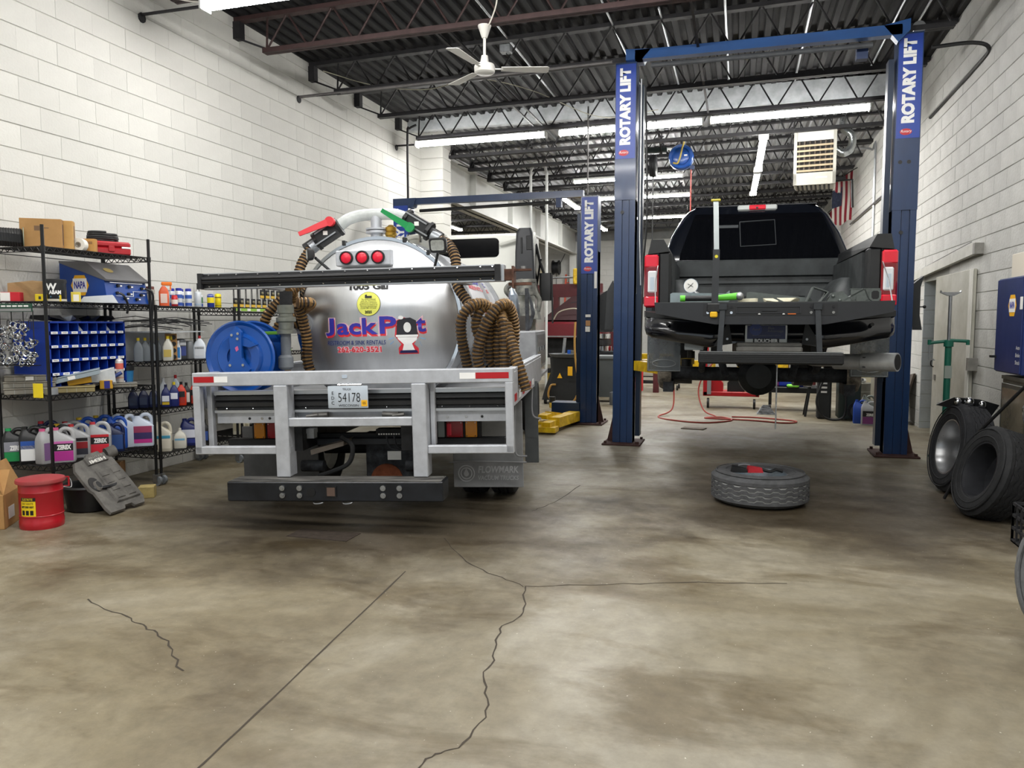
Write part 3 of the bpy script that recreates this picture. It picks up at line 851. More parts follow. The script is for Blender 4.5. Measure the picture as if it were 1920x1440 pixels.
# license plate
lic = M('plate_grey_blue', 'b9c3cd', .4)
pl = MB().cbox(-.125, .175, -.022, -.016, .912, 1.075, .004).build('licence_plate', lic, T)
for x in (-.02,.04,.10): MB().cyl((x-.03,-.015,1.083),(x+.03,-.015,1.083),.007,n=8).build('hinge', chrome, pl)
text('54178', .098, inkk, pl, (.035,-.024,.987), fit=.165, bold=-.001)
text('TRUCK', .022, inkk, pl, (.02,-.024,1.050), fit=.065)
text('WISCONSIN', .024, inkk, pl, (.03,-.024,.931), fit=.15)
for i, c in enumerate('EDC'): text(c, .034, inkk, pl, (-.088,-.024,1.022-.036*i))
MB().box(.125, .170, -.0245, -.0225, .925, .97).build('sticker', inky, pl, smooth=0)
text('05', .026, inkk, pl, (.147,-.0255,.947))
# light bars
amber = M('amber_lens', 'd98a12', .25, 0, .1, 9); redl = M('red_lens', '9c0f1c', .2, 0, .15, 9); redb = M('red_reflector', 'e01f3a', .3)
for s in (1, -1):
    def q(a, b): return (min(s*a, s*b), max(s*a, s*b))
    ho = MB().cbox(*q(.585,.925), .42, .50, .62, .765, .006); hs = ho.build('tail_light', chas, T)
    MB().cbox(*q(.59,.645), .405, .43, .632, .755, .004).build('reverse_lens', M('clear_lens','9fa8ac',.25), hs)
    MB().cbox(*q(.66,.79), .40, .43, .632, .755, .004).build('brake_lens', redl, hs)
    MB().cbox(*q(.665,.70), .395, .41, .645, .74, .004).build('reflector', redb, hs)
    MB().cbox(*q(.81,.90), .40, .43, .632, .755, .004).build('turn_lens', amber, hs)
    for x in (.672,.778,.822,.888):
        for z in (.642,.745): MB().ball((s*x,.399,z),.006,6).build('screw', chrome, hs)
    MB().box(*q(.62,.9), .44,.5, .765,.80).build('lamp_bracket', dusty, T, smooth=0)
MB().cbox(-1.12, 1.12, .40, .48, .575, .628, .005).build('underride_bar', M('underride_black','26282c',.5,.2,.35,8), T)
# rear bumper with hitch
bp = MB().cbox(-.875, .735, -.14, .06, .247, .392, .008)
bpm = M('bumper_black', '0f1116', .3, .2, .5, 5, dark='22252b')
bo = bp.build('bumper', bpm, T)
MB().box(-.86,.72,-.135,.055,.392,.396).build('worn_top', M('worn_step','7e7c78',.7,.3,.5,6,dark='2a2a2a',stretch=(.6,4,1)), bo, smooth=0)
for x in (-.45,-.32,.30,.42):
    for z in (.295,.348):
        MB().cyl((x,-.156,z),(x,-.14,z),.020,n=14).cyl((x,-.164,z),(x,-.156,z),.010,n=8).build('bolt', steel, bo)
MB().box(-.125,-.045,-.150,-.14,.282,.362).build('receiver', chas, bo, smooth=0)
MB().box(-.115,-.055,-.152,-.149,.290,.352).build('receiver_mouth', M('mouth_rust','5c4a40',.8), bo, smooth=0)
MB().cyl((-.235,-.147,.318),(-.235,-.14,.318),.032,n=16).build('socket_hole', M('socket','0c0c0d',.6), bo)
for x in (-.2,0.02): MB().tube(bez([(x-.04,-.1,.247),(x-.02,-.12,.228),(x+.03,-.12,.232),(x+.05,-.1,.247)],5),.007,6).build('chain_loop', steel, bo)
# chassis and running gear
ch = MB()
for s in (-1, 1): ch.box(s*.42-.04, s*.42+.04, .1, 6.2, .58, .80)
ch.box(-.9,.9,.45,.52,.60,.66)
ch.build('chassis_rails', chas, T, smooth=0)
MB().box(-1.15,1.2,.2,4.2,.90,.93).box(-.9,.9,.3,4.1,.80,.90).build('bed_floor', alud, T, smooth=0)
tk = MB().cbox(-.02,.46,.5,.6,.20,.66,.01).build('fuel_tank_plate', dusty, T)
MB().box(.16,.27,.494,.499,.44,.51).build('data_label', paper, tk, smooth=0)
MB().cyl((.15,.485,.28),(.15,.50,.28),.13,n=20).build('rust_patch', M('rust','7a3f22',.85,0,.4,20), tk)
MB().cyl((-.75,1.42,.40),(.75,1.42,.40),.06,n=14).ball((0,1.42,.40),.17,16).build('rear_axle', chas, T)
for x in (-.40,.44):
    MB().cyl((x-.09,.35,.42),(x+.09,.35,.42),.045,n=14).build('air_chamber', dusty, T)
MB().prism([(-.36,.53),(-.10,.60),(-.10,.635),(-.36,.57)],.2,.5,'xz').build('mud_plate', M('plate_tan','6b6259',.7,0,.3,9), T, smooth=0)
MB().tube(bez([(-.13,.25,.66),(-.03,.2,.60),(-.06,.2,.47),(-.2,.22,.40),(-.32,.25,.36)],8),.018,8).build('brake_hose', rubber, T)
for i, x in enumerate((.27,.33,.40)):
    MB().tube(bez([(x-.06,.3,.66),(x-.03,.28,.58),(x+.04,.28,.555),(x+.12,.3,.56)],6),.007,6).build('air_line', dusty, T)
for i in range(9): MB().box(.12+.02*i,.132+.02*i,.39,.395,.655,.667).build('terminal', inkw, T, smooth=0)
MB().box(.10,.32,.40,.5,.65,.70).build('junction_block', chas, T, smooth=0)
for x in (-.38,.44): MB().box(x-.06,x+.06,.18,.26,.70,.735).box(x-.055,x+.055,.19,.26,.66,.70).build('lock_block', alud, T, smooth=0)
# wheels
tr = M('tyre_truck', '1d1e20', .8, 0, .3, 12)
def truck_wheel(x, y, dz):
    w = MB().lathe([(.22,-.10),(.30,-.115),(.37,-.11),(.395,-.09),(.40,-.045),(.385,-.04),(.385,-.03),(.40,-.025),(.40,.025),(.385,.03),(.385,.04),(.40,.045),(.395,.09),(.37,.11),(.30,.115),(.22,.10)], 40, (x,y,.40+dz), (1,0,0)).build('wheel', tr, T)
    MB().lathe([(.22,-.09),(.2,-.03),(.12,-.02),(.0001,-.02)], 24, (x,y,.40+dz), (1,0,0)).lathe([(.22,.09),(.2,.03),(.12,.04),(.0001,.04)], 24, (x,y,.40+dz), (1,0,0)).build('rim', white, w)
for x in (-.99,-.73,.73,.99): truck_wheel(x, 1.42, -x*.0227)
for x in (-.85,.85): truck_wheel(x, 5.5, -x*.0227)
# mud flaps
flm = M('mudflap_grey', '8e8f91', .75, 0, .25, 5)
fl = MB().cbox(.604, 1.20, .935, .950, .125, .86, .004).build('mud_flap', flm, T)
emb = M('flap_emboss', 'aeafb2', .7)
for r in (.072, .052): MB().lathe([(r-.010,0),(r-.010,.006),(r,.006),(r,0)], 28, (.715,.935,.245), (0,-1,0)).build('logo_ring', emb, fl)
MB().add([(.715,.929,.29),(.692,.929,.245),(.697,.929,.227),(.715,.929,.218),(.733,.929,.227),(.738,.929,.245)],[(0,1,2,3,4,5)]).build('logo_drop', emb, fl, smooth=0)
text('FLOWMARK', .080, emb, fl, (.985,.931,.275), fit=.345, shear=.15, bold=.002)
text('VACUUM TRUCKS', .052, emb, fl, (.985,.931,.205), fit=.345, shear=.15, bold=.001)
MB().tube(bez([(.575,.92,.34),(.72,.91,.352),(.98,.91,.348),(1.23,.92,.34)],5),.007,6).build('flap_rod', flm, fl)
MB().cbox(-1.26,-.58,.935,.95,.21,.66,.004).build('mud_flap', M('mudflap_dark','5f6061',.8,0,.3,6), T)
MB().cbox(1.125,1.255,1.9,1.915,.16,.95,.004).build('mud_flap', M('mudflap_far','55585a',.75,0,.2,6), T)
MB().tube(bez([(1.16,.8,.90),(1.15,.78,.56),(1.165,.77,.43),(1.25,.76,.42)],6),.008,6).build('flap_hanger', flm, T)
MB().tube(bez([(1.22,1.75,.92),(1.22,1.7,.66),(1.30,1.7,.61)],6),.008,6).build('flap_hanger', flm, T)
# side rails of the bed with tape
for s, x in ((1, 1.20), (-1, -1.17)):
    sr = MB().cbox(min(x,x+s*.03), max(x,x+s*.03), .06, 2.75, .90, 1.15, .004).cbox(min(x-s*.03,x+s*.03), max(x-s*.03,x+s*.03), .06, 2.75, 1.15, 1.175, .004).build('bed_side_rail', alu, T)
    for i in range(6):
        y0 = .12 + .3*i
        MB().box(min(x+s*.031,x+s*.033), max(x+s*.031,x+s*.033), y0, y0+.15, .93, .985).build('reflective_tape', redp if i % 2 == 0 else inkw, sr, smooth=0)
# ---- tank
TX, TZ, TR = -.02, 1.535, .715
dome = lambda r: 1.0 - .22*(1-(min(r, TR)/TR)**2)
pr_ = [(TR*i/16, dome(TR*i/16)) for i in range(17)]; pr_[0] = (.0001, dome(0))
tank = MB().lathe(pr_ + [(TR+.0,1.0)], 64, (TX,0,TZ), (0,1,0)).lathe([(TR-.01,1.0),(TR-.01,4.1),(.5,4.25),(.0001,4.3)], 64, (TX,0,TZ), (0,1,0)).build('tank', tankm, T, smooth=50)
MB().lathe([(TR-.015,.985),(TR+.012,.985),(TR+.016,1.0),(TR+.012,1.03),(TR-.01,1.03)], 64, (TX,0,TZ), (0,1,0)).build('seam_ring', chrome, tank)
for y in (1.55, 2.7, 3.6): MB().lathe([(TR-.012,y),(TR+.03,y),(TR+.03,y+.07),(TR-.012,y+.07)], 64, (TX,0,TZ), (0,1,0)).build('stiffening_band', alud, tank)
for a in (-18, -40, 25, 52, 70, 112):
    c = (TX+(TR+.018)*cos(math.radians(a)), 1.0, TZ+(TR+.018)*sin(math.radians(a)))
    MB().cbox(c[0]-.014,c[0]+.014,.97,1.04,c[2]-.022,c[2]+.022,.004).build('edge_clip', black, tank)
def on_dome(p): return (p[0], dome(math.hypot(p[0]-TX, p[2]-TZ)) - .004 - (0.965-p[1])*.0 - (0.9 - p[1]), p[2])
def wd(layer): return lambda p: (p[0], dome(math.hypot(p[0]-TX, p[2]-TZ)) - .003 - .0015*layer, p[2])
pinkw = M('ink_pale_pink', 'f0c4cc', .5)
# printed name: pale outline, red shadow, blue letters; the P-t gap holds the toilet emblem
for lay, (mat_, dx, dz, bo_) in enumerate(((pinkw, 0, -.006, .016), (inkr, .004, -.016, .007), (M('ink_violet','3a35a8',.45), 0, 0, .005))):
    text('J', .150, mat_, tank, (-.375+dx, .9, 1.516+dz), bold=bo_, fit=.085+.02*(lay==0), warp=wd(lay))
    text('ack', .185, mat_, tank, (-.158+dx, .9, 1.50+dz), bold=bo_, fit=.362+.02*(lay==0), warp=wd(lay))
    text('P', .195, mat_, tank, (.110+dx, .9, 1.505+dz), bold=bo_, fit=.140+.02*(lay==0), warp=wd(lay))
    text('t', .185, mat_, tank, (.382+dx, .9, 1.512+dz), bold=bo_, fit=.078+.02*(lay==0), warp=wd(lay))
text('RESTROOM & SINK RENTALS', .052, M('ink_slate','2b3a7a',.5), tank, (-.168,.9,1.369), fit=.52, shear=.12, warp=wd(1))
text('262-620-3521', .062, pinkw, tank, (-.135,.9,1.312), fit=.395, bold=.006, warp=wd(1))
text('262-620-3521', .062, inkr, tank, (-.135,.9,1.312), fit=.39, bold=.0015, warp=wd(2))
text('1005 Gal', .070, inkk, tank, (-.05,.9,1.832), fit=.33, bold=.003, warp=wd(1))
def dpoly(name, pts, mat_, lay):
    f = wd(lay); return MB().add([f((x,0,z)) for x, z in pts], [tuple(range(len(pts)))]).build(name, mat_, tank, smooth=0)
def circ(cx, cz, r, rz=None, n=26): return [(cx+r*cos(2*PI*i/n), cz+(rz or r)*sin(2*PI*i/n)) for i in range(n)]
dpoly('sticker_border', circ(-.04,1.690,.101), inkk, 1); dpoly('sticker', circ(-.04,1.690,.098), M('sticker_yellow','e9ea6a',.5), 2)
for i, s in enumerate(('This vehicle is licensed','with the Wisconsin','Department of Natural','Resources as required by','Wisconsin Administrative','Code NR 113 and')):
    text(s, .017, inkk, tank, (-.04,.9,1.728-.0145*i), fit=.15-.02*abs(i-3)*.5, warp=wd(3))
text('2025', .030, inkk, tank, (-.04,.9,1.622), bold=.001, warp=wd(3))
dpoly('emblem_truck', [(-.07,1.738),(-.07,1.765),(-.055,1.768),(-.052,1.756),(-.012,1.756),(-.012,1.738)], inkk, 3)
# emblem: a toilet in place of the letter o
E0 = .270
dpoly('emblem_shadow', [(E0-.085,1.545),(E0-.03,1.575),(E0+.05,1.55),(E0+.095,1.42),(E0+.05,1.35),(E0+.085,1.315),(E0+.085,1.268),(E0-.075,1.268),(E0-.075,1.32),(E0-.05,1.35),(E0-.10,1.42)], inkr, 1)
dpoly('emblem_bowl', [(E0-.085,1.43),(E0+.085,1.43),(E0+.075,1.385),(E0+.035,1.355),(E0+.055,1.30),(E0-.045,1.30),(E0-.03,1.35),(E0-.075,1.395)], inkw, 2)
dpoly('emblem_lid', [(E0-.085,1.43),(E0-.075,1.545),(E0-.03,1.565),(E0+.03,1.57),(E0+.075,1.545),(E0+.085,1.43)], M('ink_dark_grey','2c2c33',.4), 3)
dpoly('emblem_seat', circ(E0+.005,1.49,.030,.042), inkw, 4)
dpoly('emblem_rim', [(E0-.09,1.428),(E0+.09,1.428),(E0+.088,1.412),(E0-.088,1.412)], inkw, 4)
dpoly('emblem_base', [(E0-.06,1.30),(E0+.07,1.30),(E0+.08,1.278),(E0-.07,1.278)], M('ink_navy','1c1f55',.4), 4)
dpoly('emblem_roll', circ(E0-.045,1.572,.022,.016), inkw, 4)
cy = M('ink_sky','6fb6e6',.5)
for (x, z, a) in ((-.13,1.40,.25),(-.125,1.365,.7),(-.09,1.34,1.3),(.125,1.395,-.3),(.105,1.35,-1.2)):
    dx, dz = .022*cos(a), .022*sin(a)
    dpoly('emblem_splash', [(E0+x-dx,z-dz-.003),(E0+x+dx,z+dz-.002),(E0+x+dx,z+dz+.002),(E0+x-dx,z-dz+.003)], cy, 2)
# red lamp panel, high on the head
lpn = MB().cbox(-.31,.155,.80,.90,2.005,2.135,.008).build('lamp_panel', alu, T)
for x in (-.215,-.080,.053):
    MB().lathe([(.056,-.0),(.056,.02),(.046,.025),(.046,.012)], 24, (x,.80,2.072), (0,-1,0)).build('grommet', rubber, lpn)
    MB().lathe([(.047,.014),(.03,.024),(.0001,.028)], 24, (x,.80,2.072), (0,-1,0)).build('red_lamp', redb, lpn)
# sight glass
sg = MB().lathe([(.095,.0),(.095,.05),(.075,.065),(.070,.03)], 28, (-.655,.98,1.535), (-.35,-1,.05)).build('sight_port', alu, T)
MB().lathe([(.070,.035),(.03,.05),(.0001,.052)], 24, (-.655,.98,1.535), (-.35,-1,.05)).build('sight_glass', M('glass_brown','6c5d52',.15,0,.2,9), sg)
# ---- loading rail above the frame
rl = MB().cbox(-1.178, 1.165, .20, .32, 1.812, 1.935, .004).build('dock_rail', M('rail_silver','c2c4c6',.35,.8), T)
pf = [(.205,1.822),(.192,1.824),(.19,1.846),(.165,1.852),(.160,1.868),(.168,1.876),(.160,1.886),(.165,1.902),(.19,1.906),(.192,1.926),(.205,1.928)]
rr_ = MB().prism(pf, -1.175, 1.135, 'yz').build('rubber_strip', M('rail_rubber','1b1c1f',.35,0,.25,9), rl)
MB().box(-1.178,-1.15,.155,.205,1.815,1.932).box(1.10,1.14,.155,.205,1.815,1.932).each('end_block', rubber, rl, smooth=0)
for x in [-1.16,-1.10,-1.02]+[-.88+.17*i for i in range(12)]+[1.08,1.12]:
    for z in (1.834, 1.917): MB().ball((x,.190,z),.008,8).build('bolt', chrome, rl)
MB().box(-.9,-.82,.3,1.0,1.83,1.87).box(.72,.80,.3,1.0,1.83,1.87).each('rail_arm', alud, T, smooth=0)
rm = M('rust_bracket','6a4a3c',.8,.3,.5,18)
bk = MB().box(1.165,1.22,.22,.34,1.82,1.90).box(1.19,1.36,.24,.30,1.885,1.90).box(1.19,1.36,.24,.30,1.78,1.80).box(1.22,1.235,.2,.36,1.76,1.92).build('rail_bracket', rm, T, smooth=0)
MB().cyl((1.30,.27,1.90),(1.30,.27,1.92),.02,n=8).build('bolt', steel, bk)
# ---- pipework on top
pipm = M('clear_hose', 'd5dad8', .18, 0, .25, 10, alpha=.8)
MB().cyl((-.11,1.35,2.22),(-.11,1.35,2.36),.055,n=18).lathe([(.05,2.33),(.095,2.33),(.095,2.35),(.05,2.35)],20,(-.11,1.35,0)).lathe([(.05,2.36),(.095,2.36),(.095,2.375),(.05,2.375)],20,(-.11,1.35,0)).cyl((-.11,1.35,2.37),(-.11,1.35,2.48),.05,n=18).build('riser_pipe', alu, T)
MB().tube(bez([(-.44,1.30,2.40),(-.36,1.32,2.46),(-.25,1.35,2.495),(-.11,1.35,2.50),(.04,1.35,2.495),(.14,1.33,2.465),(.22,1.30,2.42)],6),.052,14).build('manifold_hose', pipm, T)
def valve(cx, cy, cz, ax, handle, hm_, hp, hq):
    ax = Vector(ax).normalized(); c = Vector((cx,cy,cz))
    v = MB().bar(c-ax*.10, c+ax*.10, .13, .13).cyl(c-ax*.13,c-ax*.10,.085,n=8).cyl(c+ax*.10,c+ax*.13,.085,n=8).cyl(c+ax*.12,c+ax*.24,.05,n=12).build('ball_valve', black, T)
    side = Vector(hp)
    MB().bar(c-ax*.11+Vector((0,-.075,.05)), c+ax*.11+Vector((0,-.075,.05)), .012,.012).bar(c-ax*.11+Vector((0,-.075,-.05)), c+ax*.11+Vector((0,-.075,-.05)),.012,.012).build('tie_rod', steel, v)
    MB().box(c.x-.02,c.x+.02,c.y-.068,c.y-.066,c.z-.015,c.z+.02).build('label', paper, v, smooth=0)
    h = MB(); p, q = Vector(hp), Vector(hq)
    h.cyl(p+Vector((0,.03,0)), p+Vector((0,-.015,0)), .042, n=16)
    d = (q-p).normalized(); n_ = Vector((0,1,0)).cross(d)
    h.hull([p+d*.02+n_*.03, p+d*.02-n_*.03, p+d*.02+n_*.03-Vector((0,.012,0)), p+d*.02-n_*.03-Vector((0,.012,0)), q+n_*.018, q-n_*.018, q+n_*.018-Vector((0,.02,0)), q-n_*.018-Vector((0,.02,0))])
    h.build('valve_handle', handle, v)
    return v
valve(-.515,1.22,2.325,(-1,-.1,-.62), M('handle_red','d8303a',.4), None, (-.46,1.12,2.42), (-.72,1.08,2.315))
valve(.30,1.22,2.375,(1,-.1,-.62), M('handle_green','0f8a47',.4), None, (.245,1.12,2.345), (.02,1.08,2.49))
MB().cyl((-.60,1.2,2.25),(-.66,1.18,2.20),.055,n=14).cyl((.43,1.2,2.275),(.50,1.18,2.235),.055,n=14).each('cam_lock', M('camlock_grey','9ea3a8',.4,.7,.3,12), T)
HOSES = [
 [(-.65,1.18,2.205),(-.70,1.15,2.13),(-.73,1.1,2.04),(-.76,1.05,1.9),(-.80,.95,1.78)],
 [(.49,1.18,2.24),(.585,1.12,2.18),(.645,1.05,2.08),(.665,1.0,1.96),(.69,.9,1.82),(.77,.85,1.70),(.85,.8,1.58),(.88,.78,1.45)],
 [(.79,.75,1.10),(.775,.7,1.25),(.755,.66,1.40),(.765,.63,1.55),(.84,.66,1.65),(.93,.75,1.66),(.99,.85,1.58),(1.0,.9,1.40),(.99,.9,1.12)],
 [(.93,.55,1.10),(.90,.52,1.25),(.935,.50,1.40),(1.0,.50,1.54),(1.08,.55,1.64),(1.14,.65,1.64),(1.17,.75,1.5),(1.16,.78,1.3),(1.15,.78,1.1)],
 [(1.04,.72,1.10),(.96,.72,1.24),(.90,.72,1.37),(.865,.72,1.50),(.90,.74,1.62),(.97,.84,1.63),(1.02,.95,1.5),(1.03,.98,1.3)],
 [(.985,.63,1.22),(.985,.60,1.36),(1.0,.60,1.50),(1.03,.62,1.60),(1.08,.7,1.62)],
 [(1.12,.50,1.10),(1.12,.50,1.25),(1.12,.50,1.40),(1.10,.54,1.52),(1.08,.62,1.58)],
 [(1.08,.60,1.10),(1.06,.58,1.3),(1.07,.58,1.5)],
 [(1.29,.40,.99),(1.25,.42,1.12),(1.20,.46,1.27),(1.16,.5,1.40),(1.13,.55,1.5)],
 [(-.73,.9,1.80),(-.82,.85,1.74),(-.92,.8,1.62),(-.97,.8,1.45),(-.96,.82,1.28),(-.93,.85,1.12)],
 [(-.70,.92,1.66),(-.80,.85,1.58),(-.87,.82,1.45),(-.885,.82,1.28),(-.87,.84,1.10)],
 [(-.68,.95,1.56),(-.80,.9,1.50),(-.83,.88,1.32),(-.81,.88,1.10)],
 [(-.62,.70,1.70),(-.60,.75,1.60),(-.585,.8,1.40),(-.59,.8,1.25),(-.56,.8,1.10)],
 [(-.58,.62,1.71),(-.50,.70,1.705),(-.62,.85,1.66),(-.72,.9,1.60)],
 [(-.645,.62,1.80),(-.60,.72,1.86),(-.70,.84,1.84),(-.76,.98,1.74)]]
for h in HOSES: hose(h).build('corrugated_hose', HM, T)
# brass relief valve, manhole, rope
MB().lathe([(.0001,2.40),(.02,2.40),(.035,2.385),(.05,2.38),(.05,2.35),(.042,2.34),(.052,2.33),(.052,2.31),(.04,2.295),(.04,2.26)],16,(.02,1.35,0)).build('brass_valve', M('brass','b8923c',.35,.7,.2,12), T)
MB().cyl((.02,1.35,2.18),(.02,1.35,2.27),.055,n=16).build('valve_stub', alu, T)
mh = MB().lathe([(.185,2.18),(.185,2.30),(.20,2.30),(.20,2.325),(.19,2.34),(.0001,2.36)],32,(.27,1.75,0)).build('manhole', M('manhole_alu','c3c3bb',.35,.6,.2,6), T)
for a in (200, 260, 320): MB().cyl((.27+.19*cos(math.radians(a)),1.75+.19*sin(math.radians(a)),2.26),(.27+.19*cos(math.radians(a)),1.75+.19*sin(math.radians(a)),2.35),.016,n=8).build('clamp_bolt', chrome, mh)
MB().lathe([(.19,2.20),(.195,2.235),(.175,2.24)],28,(-.30,1.9,0)).build('rope_coil', M('rope_white','d9d6cc',.8), T)
# work lamps
for (c, d, hr) in (((-.435,.55,2.085),(-1,-.5,-.05),1), ((.575,.72,2.145),(-.1,-1,-.25),0)):
    c = Vector(c); ax = Vector(d).normalized(); x_, y_, z_ = frame_of(c, c+ax)
    l = MB().loft([(0,0,-.05,.05,.035,.02),(0,0,-.03,.075,.06,.03),(0,0,.02,.082,.068,.03),(0,0,.03,.075,.06,.025)], 5).build('work_lamp', black, T)
    sc_ = .72 if hr else .9; l.matrix_local = Matrix.Translation(c) @ Matrix((x_, y_, z_)).transposed().to_4x4() @ Matrix.Scale(sc_, 4)
    MB().loft([(0,0,.03,.062,.047,.02),(0,0,.034,.06,.045,.02)],5).build('lamp_lens', M('lamp_lens_grey','a5a8a2',.2,.3,.3,30), l)
MB().tube([(-.40,.58,2.06),(-.40,.92,1.98)],.012,6).build('lamp_bracket', black, T)
MB().tube([(.56,.76,2.08),(.50,.90,1.98)],.012,6).build('lamp_bracket', black, T)
# suction pipe on the left
pv = M('pipe_grey_plastic','6f7479',.5,0,.2,9)
sp = MB().cyl((-.672,.55,1.17),(-.662,.55,1.50),.040,n=16).lathe([(.042,1.17),(.06,1.19),(.06,1.27),(.042,1.29)],16,(-.672,.55,0)).build('suction_pipe', pv, T)
MB().lathe([(.07,1.46),(.078,1.46),(.078,1.49),(.06,1.495),(.06,1.55),(.078,1.56),(.078,1.59),(.055,1.60),(.055,1.62),(.066,1.625),(.066,1.69)],18,(-.655,.55,0)).build('cam_coupling', M('coupling_grey','8e9188',.4,.6,.3,14), sp)
MB().cyl((-.652,.55,1.66),(-.645,.55,1.80),.05,n=16).build('hose_cuff', rubber, sp)
MB().cbox(-.92,-.70,.50,.525,1.455,1.482,.006).build('valve_handle', M('handle_lime','6aa832',.45), sp)
# blue hose reel
rlm = M('reel_blue','094a9c',.3,0,.12,4,coat=.4)
RX, RZ = -.965, 1.285
for k, y in enumerate((.36, .60)):
    MB().lathe([(.05,0),(.10,.0),(.10,-.02),(.17,-.03),(.19,.0),(.25,.005),(.275,-.012),(.287,.0),(.275,.014),(.05,.014)],48,(RX,y,RZ),(0,1,0)).build('reel_disc', rlm, T)
MB().cyl((RX,.37,RZ),(RX,.60,RZ),.20,n=36).build('reel_drum', rlm, T)
stn = MB().prism([(RX-.045,1.10),(RX-.10,1.19),(RX-.08,1.235),(RX-.05,1.28),(RX-.055,1.48),(RX-.02,1.50),(RX-.0,1.525),(RX+.03,1.50),(RX+.045,1.48),(RX+.04,1.28),(RX+.07,1.235),(RX+.10,1.19),(RX+.06,1.10)],.30,.335,'xz').build('reel_stand', rlm, T, smooth=0)
MB().prism([(RX+.0,1.45),(RX+.07,1.43),(RX+.16,1.38),(RX+.10,1.36),(RX+.02,1.38)],.32,.5,'xz').build('reel_shroud', rlm, T, smooth=0)
for x, z in ((-.055,1.225),(.05,1.225),(-.03,1.46),(.015,1.43),(.02,1.47)): MB().cyl((RX+x,.292,z),(RX+x,.30,z),.011,n=8).build('bolt', chrome, stn)
MB().hull([(RX-.01,.297,1.36),(RX+.012,.297,1.375),(RX+.02,.297,1.345),(RX-.0,.297,1.33),(RX-.01,.2995,1.36),(RX+.012,.2995,1.375),(RX+.02,.2995,1.345),(RX-.0,.2995,1.33)]).build('decal', M('decal_pink','c05a8c',.5), stn, smooth=0)
MB().box(RX-.3,RX+.3,.25,.68,.98,1.0).build('reel_foot', alud, T, smooth=0)
# wood handle and dark tools by the reel, toolboxes along the right side
MB().cyl((-1.25,.62,1.29),(-1.14,.6,1.29),.035,n=12).build('wooden_handle', M('wood_tan','b98a58',.6,0,.2,9), T)
tb = MB().cbox(.80,1.20,2.55,3.9,1.0,1.42,.01).build('tool_box', alud, T)
for y in (2.75,3.1,3.5): MB().cbox(1.20,1.215,y,y+.05,1.2,1.25,.003).build('latch', chrome, tb)
MB().box(1.201,1.206,2.6,3.85,1.05,1.38).build('tool_box_door', M('door_alu','a8acae',.3,.9,.2,7), tb, smooth=0)
MB().cbox(.95,1.20,1.9,2.3,1.0,1.12,.01).build('small_box', alud, T)
# upright steel fender piece on the right of the tank
MB().loft([(1.03,2.1,1.15,.02,.09,.015),(1.03,2.1,1.6,.045,.10,.03),(1.02,2.1,1.78,.04,.09,.03),(1.01,2.1,1.85,.01,.03,.008)],5).build('side_marker_post', M('post_steel','8a939e',.3,.8,.3,9), T)
MB().box(1.02,1.06,3.3,3.36,1.4,1.9).prism([(1.05,1.9),(1.1,1.75),(1.13,1.62),(1.08,1.45),(1.04,1.42),(1.09,1.62)],3.3,3.35,'xz').build('cab_prop', dusty, T, smooth=0)
# wrap printed on the tank side
wrapm = M('wrap_white','c9c9cc',.4)
mb = MB(); n = 10; vs = []
for i in range(n+1):
    a = math.radians(4 + 40*i/n)
    for y in (1.7, 3.3): vs.append((TX+(TR+.004)*cos(a), y, TZ+(TR+.004)*sin(a)))
mb.add(vs, [(2*i,2*i+1,2*i+3,2*i+2) for i in range(n)])
wrp = mb.build('printed_wrap', wrapm, tank)
def side_w(p):
    a = math.radians(p[2]); return (TX+(TR+.008)*cos(a), p[0], TZ+(TR+.008)*sin(a))
for st, sz, mat_, a0 in (('JackPot', 9, inkb, 34), ('RENTALS', 5, inkr, 27), ('262-620-3521', 4, inkr, 8)):
    me = text_mesh(st, 1.0, bold=.03)
    w_ = max(v.co.x for v in me.vertices) - min(v.co.x for v in me.vertices)
    for v in me.vertices:
        x_, z_ = v.co.x/w_*1.3, v.co.y
        v.co = Vector(side_w((2.5+x_, 0, a0 + z_*sz)))
    me.materials.clear(); me.materials.append(mat_); put('lettering', me, wrp)
# ---- tilted cab
cabm = M('cab_white','d9dad2',.35,0,.06,2,coat=.3)
cab = MB()
cw = 1.0
pts = [(0,0),(0,1.05),(.10,1.12),(1.25,1.10),(1.75,.45),(1.8,-.3),(0.3,-.3)]
cab.prism(pts, -cw, cw, 'yz')
cb = cab.build('cab', cabm, T, smooth=0)
tilt = math.radians(-12)
cb.location = (.03,4.45,1.62); cb.rotation_euler = (tilt,0,0)
wm = MB().loft([(0,0,0,.62,.13,.06),(0,0,.012,.61,.125,.06)],6).build('rear_window', M('window_black','07080a',.08,0), cb)
wm.location = (-.08,-.002,.90); wm.rotation_euler = (PI/2,0,0)
MB().lathe([(0.0001,0),(.01,0)],4).mesh('x', black) if False else None
for i in range(9): MB().cbox(-.72+.14*i,-.70+.14*i,-.008,.0,.25,.62,.003).build('pressed_rib', cabm, cb)
MB().box(-.93,.93,-.03,.0,.02,.10).build('lower_sill', cabm, cb, smooth=0)
MB().box(cw,cw+.012,.1,1.2,.45,.95).build('side_window', MATS['window_black'], cb, smooth=0)
MB().box(cw-.06,cw+.004,-.01,.10,.0,1.08).build('corner_pillar', cabm, cb, smooth=0)
MB().tube([(.55,-.06,.92),(.95,-.06,1.02),(.98,.1,1.06)],.02,6).build('grab_bar', cabm, cb)
sn = MB().loft([(.93,4.36,2.04,.125,.08,.03),(.93,4.36,2.4,.115,.08,.03),(.935,4.36,2.64,.105,.07,.05),(.94,4.36,2.70,.08,.05,.04)],6).build('air_intake', M('intake_black','26282c',.5,0,.2,8), T)
